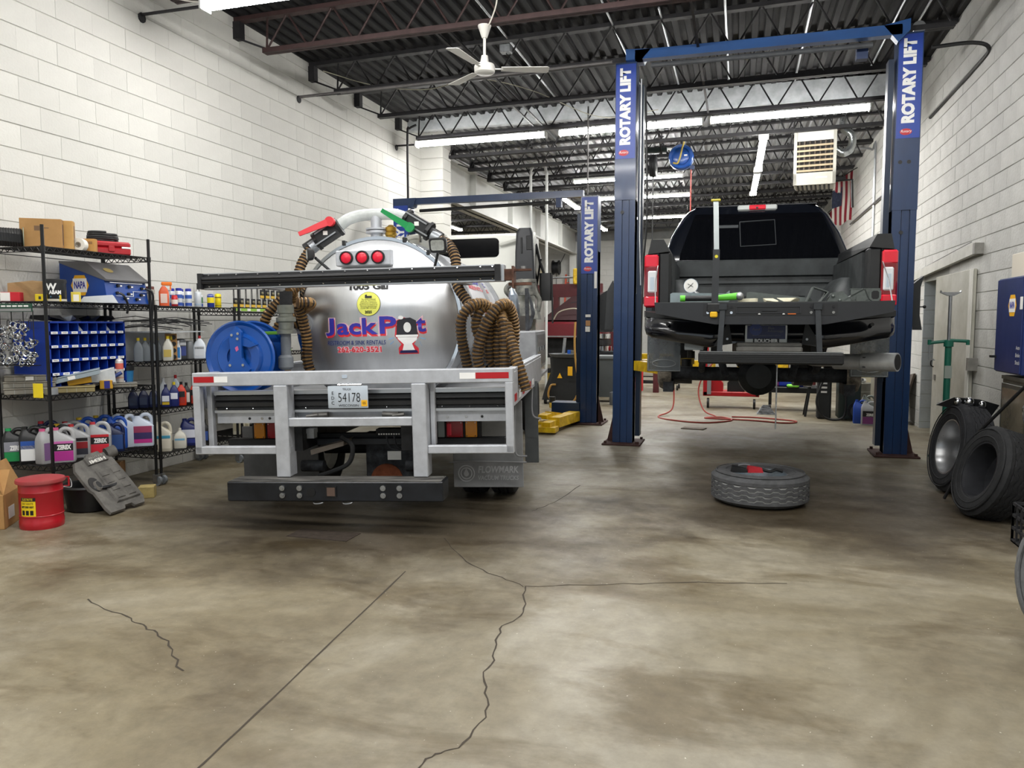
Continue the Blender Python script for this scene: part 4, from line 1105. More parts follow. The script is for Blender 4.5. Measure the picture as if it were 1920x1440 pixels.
MB().cbox(.89,.91,4.268,4.28,2.38,2.58,.004).cbox(.96,1.03,4.275,4.285,2.42,2.6,.004).build('intake_slot', M('slot_dark','101113',.6), sn)
en = M('engine_grey','8f8f86',.55,.2,.35,10,dark='4f5050')
eng = MB().cyl((.93,4.36,1.86),(.93,4.36,2.02),.13,n=24).cyl((.93,4.36,2.02),(.93,4.36,2.06),.14,n=24).build('air_cleaner', en, T)
MB().hull([(.72,4.2,1.62),(1.10,4.2,1.55),(.72,4.2,1.72),(.93,4.2,1.76),(1.08,4.2,1.66),(.72,4.7,1.62),(1.10,4.7,1.55),(.72,4.7,1.72),(.93,4.7,1.76),(1.08,4.7,1.66)]).build('cleaner_base', en, eng, smooth=0)
MB().tube(bez([(.80,4.3,1.80),(.70,4.25,1.92),(.76,4.25,2.0),(.9,4.3,2.04)],6),.035,10).tube(bez([(1.04,4.36,1.9),(1.10,4.4,1.8),(1.08,4.4,1.65)],6),.03,10).build('intake_pipe', en, eng)
MB().box(.15,.9,4.3,5.6,.85,1.65).build('engine_block', chas, T, smooth=0)
MB().box(.6,1.0,4.1,4.2,1.0,1.6).build('splash_panel', M('panel_brown','4a4540',.7,0,.3,8), T, smooth=0)
# mirror on the right
mr_ = MB().loft([(0,0,-.18,.075,.05,.03),(0,0,.0,.085,.06,.03),(0,0,.18,.08,.05,.03)],5).build('door_mirror', black, T); mr_.location = (1.16,4.8,1.98)
MB().tube([(1.03,4.9,2.55),(1.09,4.8,2.3),(1.14,4.8,2.14)],.02,6).tube([(1.03,4.9,2.0),(1.10,4.8,2.35)],.015,6).tube([(1.24,4.8,2.14),(1.24,4.8,1.5)],.012,6).build('mirror_arm', black, mr_).location = (-1.16,-4.8,-1.98)
# ================================================================ PICKUP ON THE LIFT
pk = M('pickup_black', '0d1017', .18, .1, .1, 3, coat=.6)
pkp = M('pickup_plastic', '17191b', .5, 0, .2, 20)
bedm = M('bed_grey', '3d4142', .5, .1, .35, 5, dark='2a2d2e')
tgm = M('tailgate_grey', '27292d', .45, .1, .2, 6)
glass = M('pickup_glass', '06070a', .06, 0)
P_ = thing('pickup_truck', 'black pickup with open tailgate raised on the blue lift', 'pickup', (.2,6.93,0), math.radians(2))
def mir(f):
    for s in (-1, 1): f(s)
def sx(s, a, b): return (min(s*a, s*b), max(s*a, s*b))
for s in (-1, 1):
    sd = MB()
    o = [(.97,1.42),(1.005,1.65),(1.01,1.9),(1.0,2.1),(.965,2.235),(.86,2.235),(.83,2.12),(.82,1.70),(.82,1.42)]
    sd.prism([(s*x, z) for x, z in o], .02, 1.98, 'xz')
    sd.build('bed_side', bedm if False else pk, P_, smooth=30)
    MB().box(*sx(s,.79,.822), .25, 1.9, 1.70, 2.13).build('bed_liner_side', bedm, P_, smooth=0)
    ww = MB().loft([(s*.72,1.15,1.70,.10,.48,.05),(s*.73,1.15,1.86,.09,.44,.08),(s*.76,1.15,1.95,.05,.34,.04)],5).build('wheel_well', bedm, P_)
    MB().hull([(s*.985,-.02,2.13),(s*.96,-.02,2.254),(s*.853,-.02,2.254),(s*.80,-.02,2.15),(s*.985,1.98,2.13),(s*.965,1.98,2.26),(s*.853,1.98,2.26),(s*.82,1.98,2.15)]).build('bed_rail_cap', pkp, P_, smooth=0)
    MB().cbox(*sx(s,.79,.90), -.01, .14, 1.66, 2.15, .02).build('tail_pillar', pkp, P_)
    tl = MB().cbox(*sx(s,.893,1.018), -.025, .16, 1.665, 2.128, .018).build('tail_lamp', M('lamp_body_red','7d0c18',.15,0,.1,9,coat=.5), P_)
    MB().cbox(*sx(s,.897,1.014), -.034, .1, 2.012, 2.122, .012).build('brake_lens', M('lens_red_bright','d41830',.15,coat=.5), tl)
    MB().cbox(*sx(s,.897,1.014), -.034, .1, 1.672, 1.765, .012).build('lower_lens', MATS['lens_red_bright'], tl)
    MB().cbox(*sx(s,.908,.985), -.036, .1, 1.795, 1.985, .01).build('reverse_lens', M('lens_white','d9dcdf',.2), tl)
    MB().box(*sx(s,.93,.965), -.038, -.035, 1.82, 1.93).build('reverse_bulb', M('lens_bluewhite','b9c6d2',.3), tl, smooth=0)
    MB().tube([(s*.90,-.02,2.03),(s*.905,-.25,1.87),(s*.885,-.5,1.69)],.005,6).build('tailgate_cable', steel, P_)
    MB().hull([(s*1.0,1.95,2.22),(s*.97,1.95,2.10),(s*1.0,1.95,1.4),(s*.9,1.95,1.4),(s*.9,1.95,2.22)]+[(s*1.0,2.1,2.22),(s*1.0,2.1,1.4),(s*.9,2.1,1.4),(s*.9,2.1,2.22)]).build('cab_corner', pk, P_, smooth=0)
# bed floor and headboard
bf = MB().box(-.82,.82,.0,1.95,1.655,1.69)
for i in range(11): bf.box(-.76+.14*i,-.69+.14*i,.02,1.9,1.69,1.702)
bf.build('bed_floor', bedm, P_, smooth=0)
hb = MB().box(-.82,.82,1.90,1.95,1.69,2.14).prism([(1.86,2.04),(1.84,2.20),(1.88,2.215),(1.98,2.215),(1.98,2.0)], -.82, .90, 'yz').box(-.82,.82,1.875,1.9,1.96,1.985)
hbo = hb.build('headboard', bedm, P_, smooth=0)
for i in range(8):
    x = -.49 + .14*i
    MB().prism([(x-.045,1.70),(x-.045,1.83),(x-.03,1.85),(x+.03,1.85),(x+.045,1.83),(x+.045,1.70),(x+.03,1.70),(x+.03,1.82),(x-.03,1.82),(x-.03,1.70)],1.885,1.902,'xz').build('pressed_rib', bedm, hbo, smooth=0)
# open tailgate with fold-out step
tg = MB().box(-.885,.885,-.53,.0,1.625,1.690)
tg.prism([(-.889,1.693),(-.52,1.688),(.50,1.690),(.891,1.700),(.884,1.615),(.60,1.556),(.40,1.520),(-.41,1.520),(-.62,1.556),(-.876,1.607)],-.57,-.52,'xz')
tgo = tg.build('tailgate', tgm, P_, smooth=0)
MB().box(-.505,.49,-.574,-.57,1.590,1.680).build('step_recess', M('recess_dark','1a1c1f',.6), tgo, smooth=0)
rcs = MB().box(-.25,.22,-.580,-.573,1.655,1.663).box(-.25,.22,-.580,-.573,1.605,1.612).box(-.255,-.247,-.58,-.573,1.605,1.663).box(.217,.225,-.58,-.573,1.605,1.663).box(-.06,.05,-.582,-.573,1.625,1.635)
rcs.build('recess_frame', tgm, tgo, smooth=0)
for x in (-.47,-.29,.30,.46):
    for z in (1.612,1.655): MB().cyl((x,-.578,z),(x,-.573,z),.011,n=8).build('bolt', darksteel if z > 1.64 else chrome, tgo)
for x in (-.08,.10): MB().add([(x-.01,-.579,1.598),(x+.01,-.579,1.598),(x,-.579,1.614)],[(0,1,2)]).build('warning_mark', inkw, tgo, smooth=0)
MB().box(.13,.19,-.579,-.577,1.598,1.606).build('warning_mark', M('ink_orange','d96a1a',.5), tgo, smooth=0)
MB().box(-.89,.89,-.53,.0,1.690,1.697).build('tailgate_inner', M('tailgate_inner_grey','4a4d4c',.5,.1,.4,7), tgo, smooth=0)
for s, x0 in ((-1,-.355),(1,.345)):
    MB().bar((x0,-.575,1.665),(x0+s*.02,-.61,1.30),.04,.022,up=(0,1,0)).box(x0-.03,x0+.03,-.60,-.565,1.635,1.68).build('step_arm', M('arm_steel','3c3f42',.4,.5,.3,9), P_, smooth=0)
stp = MB().cbox(-.535,.525,-.72,-.58,1.215,1.305,.012).build('step', pkp, P_)
for i in range(5): MB().box(-.52,.51,-.724,-.718,1.228+.014*i,1.235+.014*i).build('tread_rib', black, stp, smooth=0)
MB().box(-.53,.52,-.715,-.585,1.303,1.309).build('step_edge', M('step_grey','686b6c',.45,.3,.3,9), stp, smooth=0)
gp = MB().bar((-.418,-.55,1.66),(-.412,-.52,2.11),.052,.035,up=(0,1,0)).build('grab_pole', M('pole_black','2b2e31',.4,.2,.2,9), P_, smooth=0)
MB().bar((-.412,-.52,2.11),(-.424,-.50,2.50),.040,.026,up=(0,1,0)).build('pole_upper', M('pole_silver','b9c0c0',.35,.7), gp, smooth=0)
MB().cbox(-.462,-.388,-.53,-.47,2.49,2.505,.004).build('pole_cap', M('pole_yellow','c8b93a',.45), gp)
MB().cyl((-.412,-.545,2.055),(-.412,-.535,2.055),.013,n=12).build('lock_button', M('button_yellow','dcd12a',.4), gp)
MB().cbox(-.452,-.395,-.60,-.57,1.575,1.62,.008).build('release_knob', M('knob_yellow','e3b012',.4), gp)
MB().cbox(-.475,-.375,-.59,-.56,1.615,1.685,.006).build('pole_bracket', black, gp)
# bumper, plate
bu = MB()
SEC = [(-1.015,.05,1.47,1.60,.02),(-.99,-.10,1.43,1.595,.02),(-.93,-.19,1.405,1.585,.025),(-.70,-.235,1.365,1.565,.03),(-.45,-.25,1.325,1.56,.03),(-.33,-.25,1.35,1.56,.03),(-.29,-.20,1.37,1.56,.02),(.29,-.20,1.37,1.56,.02),(.33,-.25,1.35,1.56,.03),(.45,-.25,1.325,1.56,.03),(.70,-.235,1.365,1.565,.03),(.93,-.19,1.405,1.585,.025),(.99,-.10,1.43,1.595,.02),(1.015,.05,1.47,1.60,.02)]
vs = []; K = 7
for (x, y, z0, z1, b) in SEC:
    for (f, dy) in ((0,.06),(.06,.015),(.28,-.012),(.52,-.012),(.60,.004),(.94,.008),(1,.05)): vs.append((x, y+dy, z0+(z1-z0)*f))
bu.add(vs, [(K*i+k, K*(i+1)+k, K*(i+1)+k+1, K*i+k+1) for i in range(len(SEC)-1) for k in range(K-1)])
bu.box(-.30,.30,-.17,.0,1.36,1.56)
buo = bu.build('rear_bumper', pk, P_, smooth=60)
for s in (-1,1):
    MB().hull([(s*.99,-.14,1.585),(s*1.02,.08,1.585),(s*1.02,.08,1.64),(s*.99,-.14,1.63),(s*.60,-.25,1.555),(s*.60,-.25,1.575),(s*.6,0,1.63),(s*.6,0,1.56)]).build('bumper_pad', pkp, buo, smooth=0)
    MB().cyl((s*.80,-.235,1.52),(s*.80,-.215,1.52),.014,n=12).build('sensor', pkp, buo)
    MB().hull([(s*.27,-.265,1.36),(s*.42,-.268,1.335),(s*.36,-.268,1.45),(s*.30,-.262,1.55),(s*.27,-.25,1.36),(s*.42,-.25,1.335),(s*.36,-.25,1.45),(s*.30,-.25,1.55)]).build('bumper_end_cap', pkp, buo, smooth=0)
    MB().cyl((s*.31,-.272,1.40),(s*.31,-.266,1.40),.010,n=8).build('bolt', steel, buo)
lp2 = MB().cbox(-.168,.162,-.232,-.215,1.355,1.515,.006).build('licence_plate', M('plate_white','dfe2e0',.4), P_)
MB().box(-.152,.147,-.236,-.232,1.40,1.510).build('plate_insert', M('plate_navy','1a2350',.4), lp2, smooth=0)
MB().box(-.105,.10,-.240,-.232,1.362,1.405).build('dealer_panel', inkk, lp2, smooth=0)
text('BOUCHER', .040, inkw, lp2, (-.003,-.2415,1.383), fit=.185, bold=.002)
text('Blue', .028, inkg, lp2, (.035,-.2375,1.490), align='CENTER'); text('Advantage', .028, inkg, lp2, (.07,-.2375,1.465), fit=.125)
text('Blue Certified Used Vehicle', .014, inkg, lp2, (0,-.2375,1.428), fit=.22)
MB().lathe([(.0001,0),(.05,0),(.05,.002)],20,(-.085,-.2365,1.478),(0,-1,0)).build('oval_badge', M('oval_blue','2a3a78',.4), lp2).scale = (1,1,1)
text('Ford', .030, inkg, lp2, (-.085,-.240,1.478), shear=.3)
MB().cbox(-.24,.265,-.42,-.20,1.295,1.345,.012).cbox(-.235,.26,-.405,-.21,1.34,1.372,.008).build('bumper_step_pad', M('pad_grey','6d6c68',.6,.1,.35,7), P_)
MB().cbox(-.66,-.50,-.14,.0,1.30,1.36,.006).build('sensor_box', M('box_grey','8d9498',.5), P_)
# cab
cb2 = MB()
zz = [(2.20,.985),(2.30,.965),(2.52,.90),(2.72,.80),(2.80,.735),(2.85,.66)]
ring = []
for z, hw in zz: ring.append((0, 3.1, z, hw, 1.15-(z-2.2)*.55, .12))
cb2.loft([(0,3.1,1.42,1.0,1.15,.06),(0,3.1,2.1,1.0,1.15,.06)]+ring, 5)
cbo = cb2.build('cab', pk, P_, smooth=40)
def ybk(z): return 3.1-(1.15-(z-2.2)*.55)-.012
gl = [(-.80,2.235),(.88,2.215),(.865,2.30),(.76,2.58),(.70,2.74),(-.64,2.76),(-.70,2.58),(-.79,2.30)]
MB().add([(x, ybk(z), z) for x, z in gl]+[(x, ybk(z)+.05, z) for x, z in gl], [tuple(range(8)), tuple(range(8,16))[::-1]]+[(i,(i+1)%8,8+(i+1)%8,8+i) for i in range(8)]).build('rear_glass', glass, cbo, smooth=0)
sl = [(-.155,2.655),(.215,2.670),(.225,2.385),(-.145,2.370)]
P4 = [(x, ybk(z)-.004, z) for x, z in sl]
MB().tube([P4[0],P4[1],P4[2],P4[3],P4[0]],.006,6).build('slider_frame', M('slider_grey','3a3d40',.4), cbo)
MB().box(-.42,-.17,ybk(2.6)-.006,ybk(2.6)-.002,2.52,2.62).build('window_sticker', M('sticker_dim','20262a',.3), cbo, smooth=0).rotation_euler = (0,0,0)
for (x0,x1,z0,z1) in ((-.28,-.14,2.41,2.47),(.02,.12,2.40,2.43),(.25,.35,2.38,2.44)):
    pass
th = MB().cbox(-.178,.245,2.26,2.34,2.79,2.85,.014).build('high_brake_lamp', M('lamp_clear','b9bdbb',.2), cbo)
MB().cbox(-.056,.126,2.252,2.34,2.795,2.848,.01).build('red_lens', MATS['lens_red_bright'], th)
MB().cyl((.03,2.245,2.815),(.03,2.26,2.815),.012,n=10).build('camera_eye', black, th)
MB().loft([(.45,3.2,2.84,.06,.09,.03),(.45,3.2,2.90,.03,.05,.02)],5).build('roof_fin', pk, cbo)
MB().box(-.64,.66,2.30,3.9,2.845,2.858).build('roof_panel', pk, cbo, smooth=0)
MB().loft([(0,4.95,1.40,1.0,.75,.1),(0,4.95,1.9,1.0,.75,.12),(0,4.9,2.1,.93,.68,.2),(0,4.9,2.16,.85,.6,.2)],5).build('hood', pk, P_)
for s in (-1,1):
    MB().tube([(s*.98,3.9,2.2),(s*1.2,3.85,2.15)],.02,6).build('mirror_arm', pkp, P_)
    m2 = MB().loft([(s*1.25,3.85,2.0,.09,.05,.03),(s*1.25,3.85,2.3,.09,.05,.03)],5).build('door_mirror', pkp, P_)
# underside
un = MB()
for s in (-1,1): un.box(*sx(s,.36,.44), -.1, 5.4, 1.28, 1.42)
un.box(-.95,.95,.0,1.9,1.40,1.66)
un.build('chassis_rails', chas, P_, smooth=0)
ax = MB().cyl((-.86,1.15,1.02),(.86,1.15,1.02),.07,n=16).build('rear_axle', dusty, P_)
MB().lathe([(.0001,-.16),(.12,-.15),(.19,-.08),(.20,.0),(.17,.12),(.08,.2),(.06,.24)],24,(.02,1.15,1.01),(0,1,0)).build('differential', M('diff_dark','24282b',.5,.2,.4,10), ax)
for s in (-1,1):
    hb_ = MB().lathe([(.0001,.0),(.10,.0),(.15,.02),(.17,.06),(.17,.14)],24,(s*.96,1.15,1.02),(-s,0,0)).build('brake_drum', M('drum_rust','8f8678',.7,.3,.5,14,dark='3c3732'), ax)
    MB().box(*sx(s,.80,.90),1.0,1.3,.84,.95).build('spring_clamp', dusty, ax, smooth=0)
    MB().tube(bez([(s*.5,.1,1.38),(s*.52,.7,1.12),(s*.52,1.15,1.08),(s*.5,1.9,1.3)],6),.03,8).build('leaf_spring', dusty, P_)
    MB().tube([(s*.40,.9,1.4),(s*.30,.75,1.02)],.035,10).build('damper', dusty, P_)
    MB().cyl((s*.95,4.75,1.02),(s*.70,4.75,1.02),.38,n=36).build('front_wheel', rubber, P_)
MB().box(-.15,.2,1.9,4.3,1.05,1.3).build('transmission', chas, P_, smooth=0)
MB().cyl((0,1.3,1.05),(0,3.0,1.15),.05,n=12).build('driveshaft', darksteel, P_)
ex = M('exhaust_steel','a8a7a2',.45,.35,.35,8)
MB().tube(bez([(.25,1.6,1.22),(.40,.9,1.20),(.48,.55,1.19),(.60,.35,1.20),(.80,.22,1.20)],6),[.05]*24+[.06],14).build('exhaust_pipe', ex, P_)
et = MB().cyl((.62,.36,1.195),(.82,.20,1.200),.068,n=22).cyl((.82,.20,1.200),(1.055,.05,1.208),.078,n=22).build('exhaust_tip', M('tip_steel','b9bbbb',.4,.4,.25,9), P_)
MB().cyl((1.0,.085,1.2065),(1.056,.048,1.2085),.066,n=20).build('tip_mouth', M('soot','161616',.8), et)
for a in (-40,0,40):
    MB().box(.80,.86,.12,.13,1.196+a*.001,1.206+a*.001).build('tip_slot', black, et, smooth=0)
flp = M('flap_smoke','5b6164',.25,0,.3,6,alpha=.8)
for s, z0 in ((-1,1.068),(1,1.045)):
    f = MB().cbox(*sx(s,.715,1.03) if s < 0 else (.775,1.10), .585, .6, z0, 1.45, .006).build('mud_flap', flp, P_)
    cx = -.87 if s < 0 else .94
    MB().tube([(cx+.11*cos(2*PI*i/24),.582,z0+.08+.035*sin(2*PI*i/24)) for i in range(25)],.003,5).build('oval_emboss', M('emboss_grey','8b9092',.4), f)
    MB().tube([(cx-.15,.582,z0+.16),(cx-.15,.582,z0+.01),(cx+.15,.582,z0+.01),(cx+.15,.582,z0+.16)],.004,5).build('flap_lip', MATS['emboss_grey'], f)
MB().cyl((.10,-.1,1.22),(.10,-.1,.64),.006,n=6).build('hanging_wire', galv, P_)
# ---- things lying on the tailgate
TG = 1.700
def onTG(x, y): # pickup local -> world
    a = math.radians(2); return (.2 + x*cos(a) - y*sin(a), 6.93 + x*sin(a) + y*cos(a), TG)
br_ = thing('mount_bracket', 'zinc mounting bracket with a gauge lying on the tailgate at the left lamp', 'bracket', onTG(-.56,-.2), math.radians(2))
MB().prism([(-.22,.0),(-.22,.075),(-.20,.085),(.23,.075),(.26,.10),(.265,.02),(.25,.0)],-.05,.05,'xz').build('channel', M('zinc_blue','9aa6a8',.35,.7,.25,9), br_, smooth=0)
for x in (.0,.07): MB().cyl((x,-.053,.035),(x,-.05,.035),.018,n=12).build('hole', inkk, br_)
gd = thing('pressure_gauge', 'round white dial gauge standing above the zinc bracket', 'gauge', onTG(-.57,.05), math.radians(2))
MB().lathe([(.0001,0),(.062,0),(.066,-.008),(.066,.03),(.0001,.032)],28,(-.05,0,.155),(0,1,0)).build('case', chrome, gd)
MB().disc((-.05,-.006,.155),.058,(0,-1,0),24).build('dial', paper, gd, smooth=0)
MB().bar((-.075,-.009,.135),(-.03,-.009,.18),.006,.003).build('needle', inkk, gd, smooth=0)
MB().bar((-.075,-.009,.172),(-.03,-.009,.145),.006,.003).build('needle', inkk, gd, smooth=0)
MB().tube(bez([(-.02,.01,.10),(.03,.01,.06),(.08,.0,.02)],5),.022,10).cyl((.02,0,0),(.10,0,0.0),.02,n=10).box(-.03,.12,-.02,.02,0,.03).build('stem', steel, gd)
rt = thing('ratchet', 'lime green ratchet tool lying across the tailgate by the grab pole', 'wrench', onTG(-.44,-.43), math.radians(2))
MB().cyl((-.21,0,.03),(.02,0,.03),.022,n=12).build('grip', black, rt); MB().cyl((.02,0,.03),(.20,0,.045),.022,.03,n=12).build('body', M('tool_lime','5fc233',.35), rt)
MB().ball((.215,-.01,.045),.034,12).build('head', steel, rt); MB().cyl((-.25,0,.03),(-.21,0,.03),.026,n=12).build('end_cap', MATS['tool_lime'], rt)
gm = M('glove_white','d8d2b8',.8,0,.3,9)
for i, (x, y, l, sc) in enumerate(((-.15,-.35,'crumpled pale glove lying flat on the tailgate behind the pole',1),(.02,-.3,'small crumpled pale rag beside the long grey bracket on the tailgate',.7),(.17,-.38,'off-white work glove lying at the middle of the tailgate edge',1.2))):
    g_ = MB().hull([(random.uniform(-.09,.09)*sc, random.uniform(-.05,.05)*sc, random.choice((.0,.012,.024,.03))) for _ in range(16)] + [(-.07*sc,-.02,0),(.07*sc,.02,0)])
    tag(g_.build('glove' if i != 1 else 'rag', gm, None, onTG(x,y), (0,0,.3*i)), l, 'glove' if i != 1 else 'rag')
gz = M('bracket_grey','6c726f',.4,.6,.3,9)
def brk(name, label, x, y, shapes, rz=0, mat=None):
    b = thing(name, label, 'bracket', onTG(x,y), math.radians(2)+rz)
    for nm, mb_ in shapes: mb_.build(nm, mat or gz, b, smooth=0)
    return b
brk('flat_bracket', 'long flat grey bracket plate lying in the bed behind the gloves', .09, -.1, [('plate', MB().prism([(-.25,.03),(-.25,.085),(-.22,.09),(.25,.035),(.28,.0),(-.2,.0)],-.04,.04,'xz'))])
brk('channel_bracket', 'grey channel bracket tipped up on its edge beside the long flat plate', .37, -.2, [('web', MB().bar((-.07,0,.0),(-.02,0,.12),.14,.008,up=(1,0,0))), ('flange', MB().bar((-.02,0,.12),(.09,0,.08),.14,.008,up=(0,0,1))), ('flange', MB().bar((.03,0,.0),(.09,0,.08),.14,.008,up=(1,0,0)))])
brk('hinge_bracket', 'folded grey bracket with bright bolts in the middle of the right heap', .55, -.2, [('plate', MB().hull([(-.10,-.05,0),(.1,-.05,0),(-.06,-.05,.07),(.02,-.05,.085),(-.1,.05,0),(.1,.05,0),(-.06,.05,.07),(.02,.05,.085)])), ('bolt', MB().ball((-.05,-.06,.045),.014,8)), ('bolt', MB().ball((.0,-.06,.012),.014,8))])
brk('angle_bracket', 'grey angle bracket leaning towards the square tube on the tailgate', .68, -.2, [('arm', MB().bar((-.10,0,.01),(.05,0,.10),.10,.012,up=(0,0,1))), ('arm', MB().bar((.05,0,.10),(.09,0,.01),.10,.012,up=(1,0,0))), ('web', MB().prism([(-.02,.0),(.04,.085),(.07,.0)],.02,.03,'xz'))])
tbx = brk('square_tube', 'short grey square steel tube with open end at the right lamp', .80, -.2, [('wall', MB().box(-.17,.045,-.05,-.044,.015,.10)), ('wall', MB().box(-.17,.045,-.05,.05,.0,.012)), ('wall', MB().box(-.17,.045,-.05,.05,.095,.105)), ('mouth', MB().cbox(-.035,.05,-.056,-.044,.005,.10,.02))], rz=.0)
MB().cbox(-.02,.035,-.060,-.055,.02,.085,.012).build('opening', inkk, tbx)
MB().box(-.13,-.06,-.062,-.055,.0,.045).build('tab', gz, tbx, smooth=0)

# ================================================================ LOOSE TYRES
def tyre(label, loc, rot, R, w, rr, col='222326', rim='barrel', tread=True, group=None, name='tyre', groove='303033'):
    t = thing(name, label, 'tyre', loc, rot=rot)
    h = w/2
    tm = M('tyre_'+col, col, .8, 0, .35, 16, .2, 70, dark=None)
    prof = [(rr,-h*.78),(rr+.012,-h*.90),(rr+(R-rr)*.35,-h*1.0),(rr+(R-rr)*.65,-h*.98),(R-.03,-h*.86),(R-.008,-h*.74)]
    bands = 5; zz_ = []
    for i in range(bands):
        a = -h*.74 + (i)*(h*1.48)/bands; b = a + h*1.48/bands
        zz_ += [(R,a+.005),(R,b-.007),(R-.008,b-.006),(R-.008,b+.004)]
    zz_ = zz_[:-2]
    prof += zz_ + [(R-.008,h*.74),(R-.03,h*.86),(rr+(R-rr)*.65,h*.98),(rr+(R-rr)*.35,h*1.0),(rr+.012,h*.90),(rr,h*.78)]
    n = 120
    def rf(i, j):
        r, z = prof[i]
        if tread and R-.0005 <= r:
            row = (i-6)//4
            return -.004 if (j + row*3) % 6 == 0 else 0
        return 0
    def zf(i, j): # zig-zag grooves
        return (.007 if (j//3) % 2 else -.007)*(1 if tread and 6 < i < len(prof)-8 else 0)
    ml = [0]*len(prof)
    for i in range(len(prof)-1):
        if prof[i][0] < R-.005 and prof[i+1][0] < R-.005 and prof[i][0] > R-.0085 and abs(prof[i][1]) < h*.7: ml[i] = 1
    MB().lathe(prof, n if tread else 60, rfun=rf, zfun=zf, mlist=ml).build('rubber', [tm, M('groove_'+groove, groove, .85)], t, smooth=28)
    sw = MB()
    for rr_, d in ((rr+(R-rr)*.30,.004),(rr+(R-rr)*.72,.004)):
        sw.lathe([(rr_,h*.97),(rr_+.004,h*1.0+.003),(rr_+.010,h*1.0+.002),(rr_+.014,h*.96)],60)
    stuff(sw.build('sidewall_ridge', tm, t)) if False else sw.build('sidewall_ridge', tm, t)
    rm_ = M('rim_silver','a9aaab',.28,.85,.2,6)
    if rim == 'barrel':
        MB().lathe([(rr+.018,h*.80),(rr+.014,h*.86),(rr-.004,h*.84),(rr-.012,h*.6),(rr-.03,h*.3),(rr-.035,-h*.5),(rr-.10,-h*.55),(rr*.35,-h*.45),(.0001,-h*.42)],60).build('rim', rm_, t)
    elif rim == 'steel':
        MB().lathe([(rr+.016,h*.78),(rr+.012,h*.86),(rr-.006,h*.84),(rr-.014,h*.55),(rr-.022,h*.1),(rr-.05,-h*.05),(rr*.6,h*.12),(rr*.45,h*.05),(.05,h*.05),(.05,-.0)],60).build('rim', M('rim_bluegrey','b9c4cc',.25,.85,.2,6), t)
    elif rim == 'dark':
        MB().lathe([(rr+.016,h*.80),(rr+.012,h*.86),(rr-.006,h*.84),(rr-.018,h*.4),(rr-.025,-h*.5),(rr*.5,-h*.6),(.0001,-h*.6)],60).build('rim', M('rim_dark','35363a',.45,.4,.4,8), t)
    return t
tf = tyre('worn grey tyre on a silver wheel lying flat on the floor', (.19,6.92,.135), (0,0,.4), .405, .262, .225, '57585a', 'steel', groove='a9aaa8')
gl_ = thing('work_gloves', 'red and black work gloves lying inside the flat tyre', 'gloves', (.11,6.84,.262), .25)
MB().hull([(-.16,-.03,0),(-.16,.03,0),(-.03,-.035,.0),(-.03,.03,0),(-.16,-.03,.05),(-.15,.03,.06),(-.04,-.03,.035),(-.03,.03,.03)]).build('cuff', black, gl_)
MB().hull([(-.03,-.04,.0),(-.03,.03,0),(.10,-.04,0),(.10,.03,0),(-.02,-.035,.05),(-.02,.02,.055),(.09,-.03,.04),(.08,.03,.04)]).build('palm', M('glove_red','b51a28',.7,0,.3,12), gl_)
MB().tube(bez([(.10,0,.02),(.17,.0,.005),(.22,.02,.015),(.28,.03,.0)],5),[.014]*16,8).build('finger', black, gl_)
MB().tube(bez([(-.1,.01,.055),(-.05,.02,.06),(.0,.02,.055)],5),.008,6).build('strap', inkg, gl_)
tyre('big black tyre with deep silver rim leaning on the rough wall', (1.94,7.80,.395), (0, math.radians(-80), math.radians(8)), .405, .27, .245, '232428', 'barrel', True)
tyre('black tyre with a dark wheel leaning in front of the silver-rimmed one', (1.93,6.84,.345), (math.radians(-3), math.radians(-72), math.radians(14)), .37, .25, .225, '1d1e20', 'dark', True)
tyre('grey worn tyre at the picture edge nearest the camera', (1.58,3.86,.39), (0, math.radians(-82), math.radians(35)), .40, .24, .215, '66686a', 'dark', True)

# ================================================================ ALONG THE ROUGH RIGHT WALL
hl = thing('headlamp_assembly', 'black headlamp assembly with chrome reflectors resting on the silver-rimmed tyre', 'headlamp', (1.98,7.86,.80), math.radians(-10))
MB().hull([(-.24,-.02,-.02),(.20,-.02,-.10),(-.22,.10,-.01),(.22,.12,-.06),(-.10,-.06,.06),(.10,-.06,.05),(.26,0,.0),(-.05,.08,.05)]).build('housing', black, hl, smooth=20)
for x, r in ((-.07,.035),(.02,.045),(.12,.035)): MB().ball((x,-.075,.025-.02*(x>.1)),r,10).build('reflector', chrome, hl)
bs = tag(MB().tube([(2.13,6.75,1.09),(1.93,7.25,.62),(1.72,7.36,.02)],.013,8).build('pry_bar', black), 'long black bar leaning between the two leaning tyres', 'bar')
cmet = M('cabinet_olive','54544c',.4,.4,.3,6)
cb3 = thing('wall_cabinet', 'low olive metal cabinet standing against the rough wall behind the tyres', 'cabinet', (2.16,6.14,0), 0)
MB().box(.0,.5,.0,1.35,.0,1.06).box(-.01,.52,-.01,1.36,1.06,1.09).build('carcass', cmet, cb3, smooth=0)
for y0 in (.03,.69): 
    d_ = MB().cbox(-.02,.0,y0,y0+.63,.06,1.03,.004).build('door', cmet, cb3)
    MB().box(-.026,-.018,y0+.05,y0+.58,.1,.99).build('door_panel', M('cabinet_panel','6a6352',.25,.1,.3,5), d_, smooth=0)
MB().tube(bez([(-.03,.60,.92),(-.06,.62,.88),(-.05,.62,.78),(-.03,.6,.74)],5),.012,8).build('latch', chrome, cb3)
nb = thing('parts_locker', 'dark blue metal locker standing on the low olive cabinet', 'cabinet', (2.16,7.06,1.09))
lbm = M('locker_blue','1a2c63',.35,0,.15,5)
MB().cbox(0,.36,0,.66,.02,.82,.006).build('body', lbm, nb); MB().cbox(-.012,.0,.01,.65,.03,.81,.003).build('door', lbm, nb)
hexp = [(.5,1),(.8,.45),(.8,-.45),(.5,-1),(-.5,-1),(-.8,-.45),(-.8,.45),(-.5,1)]
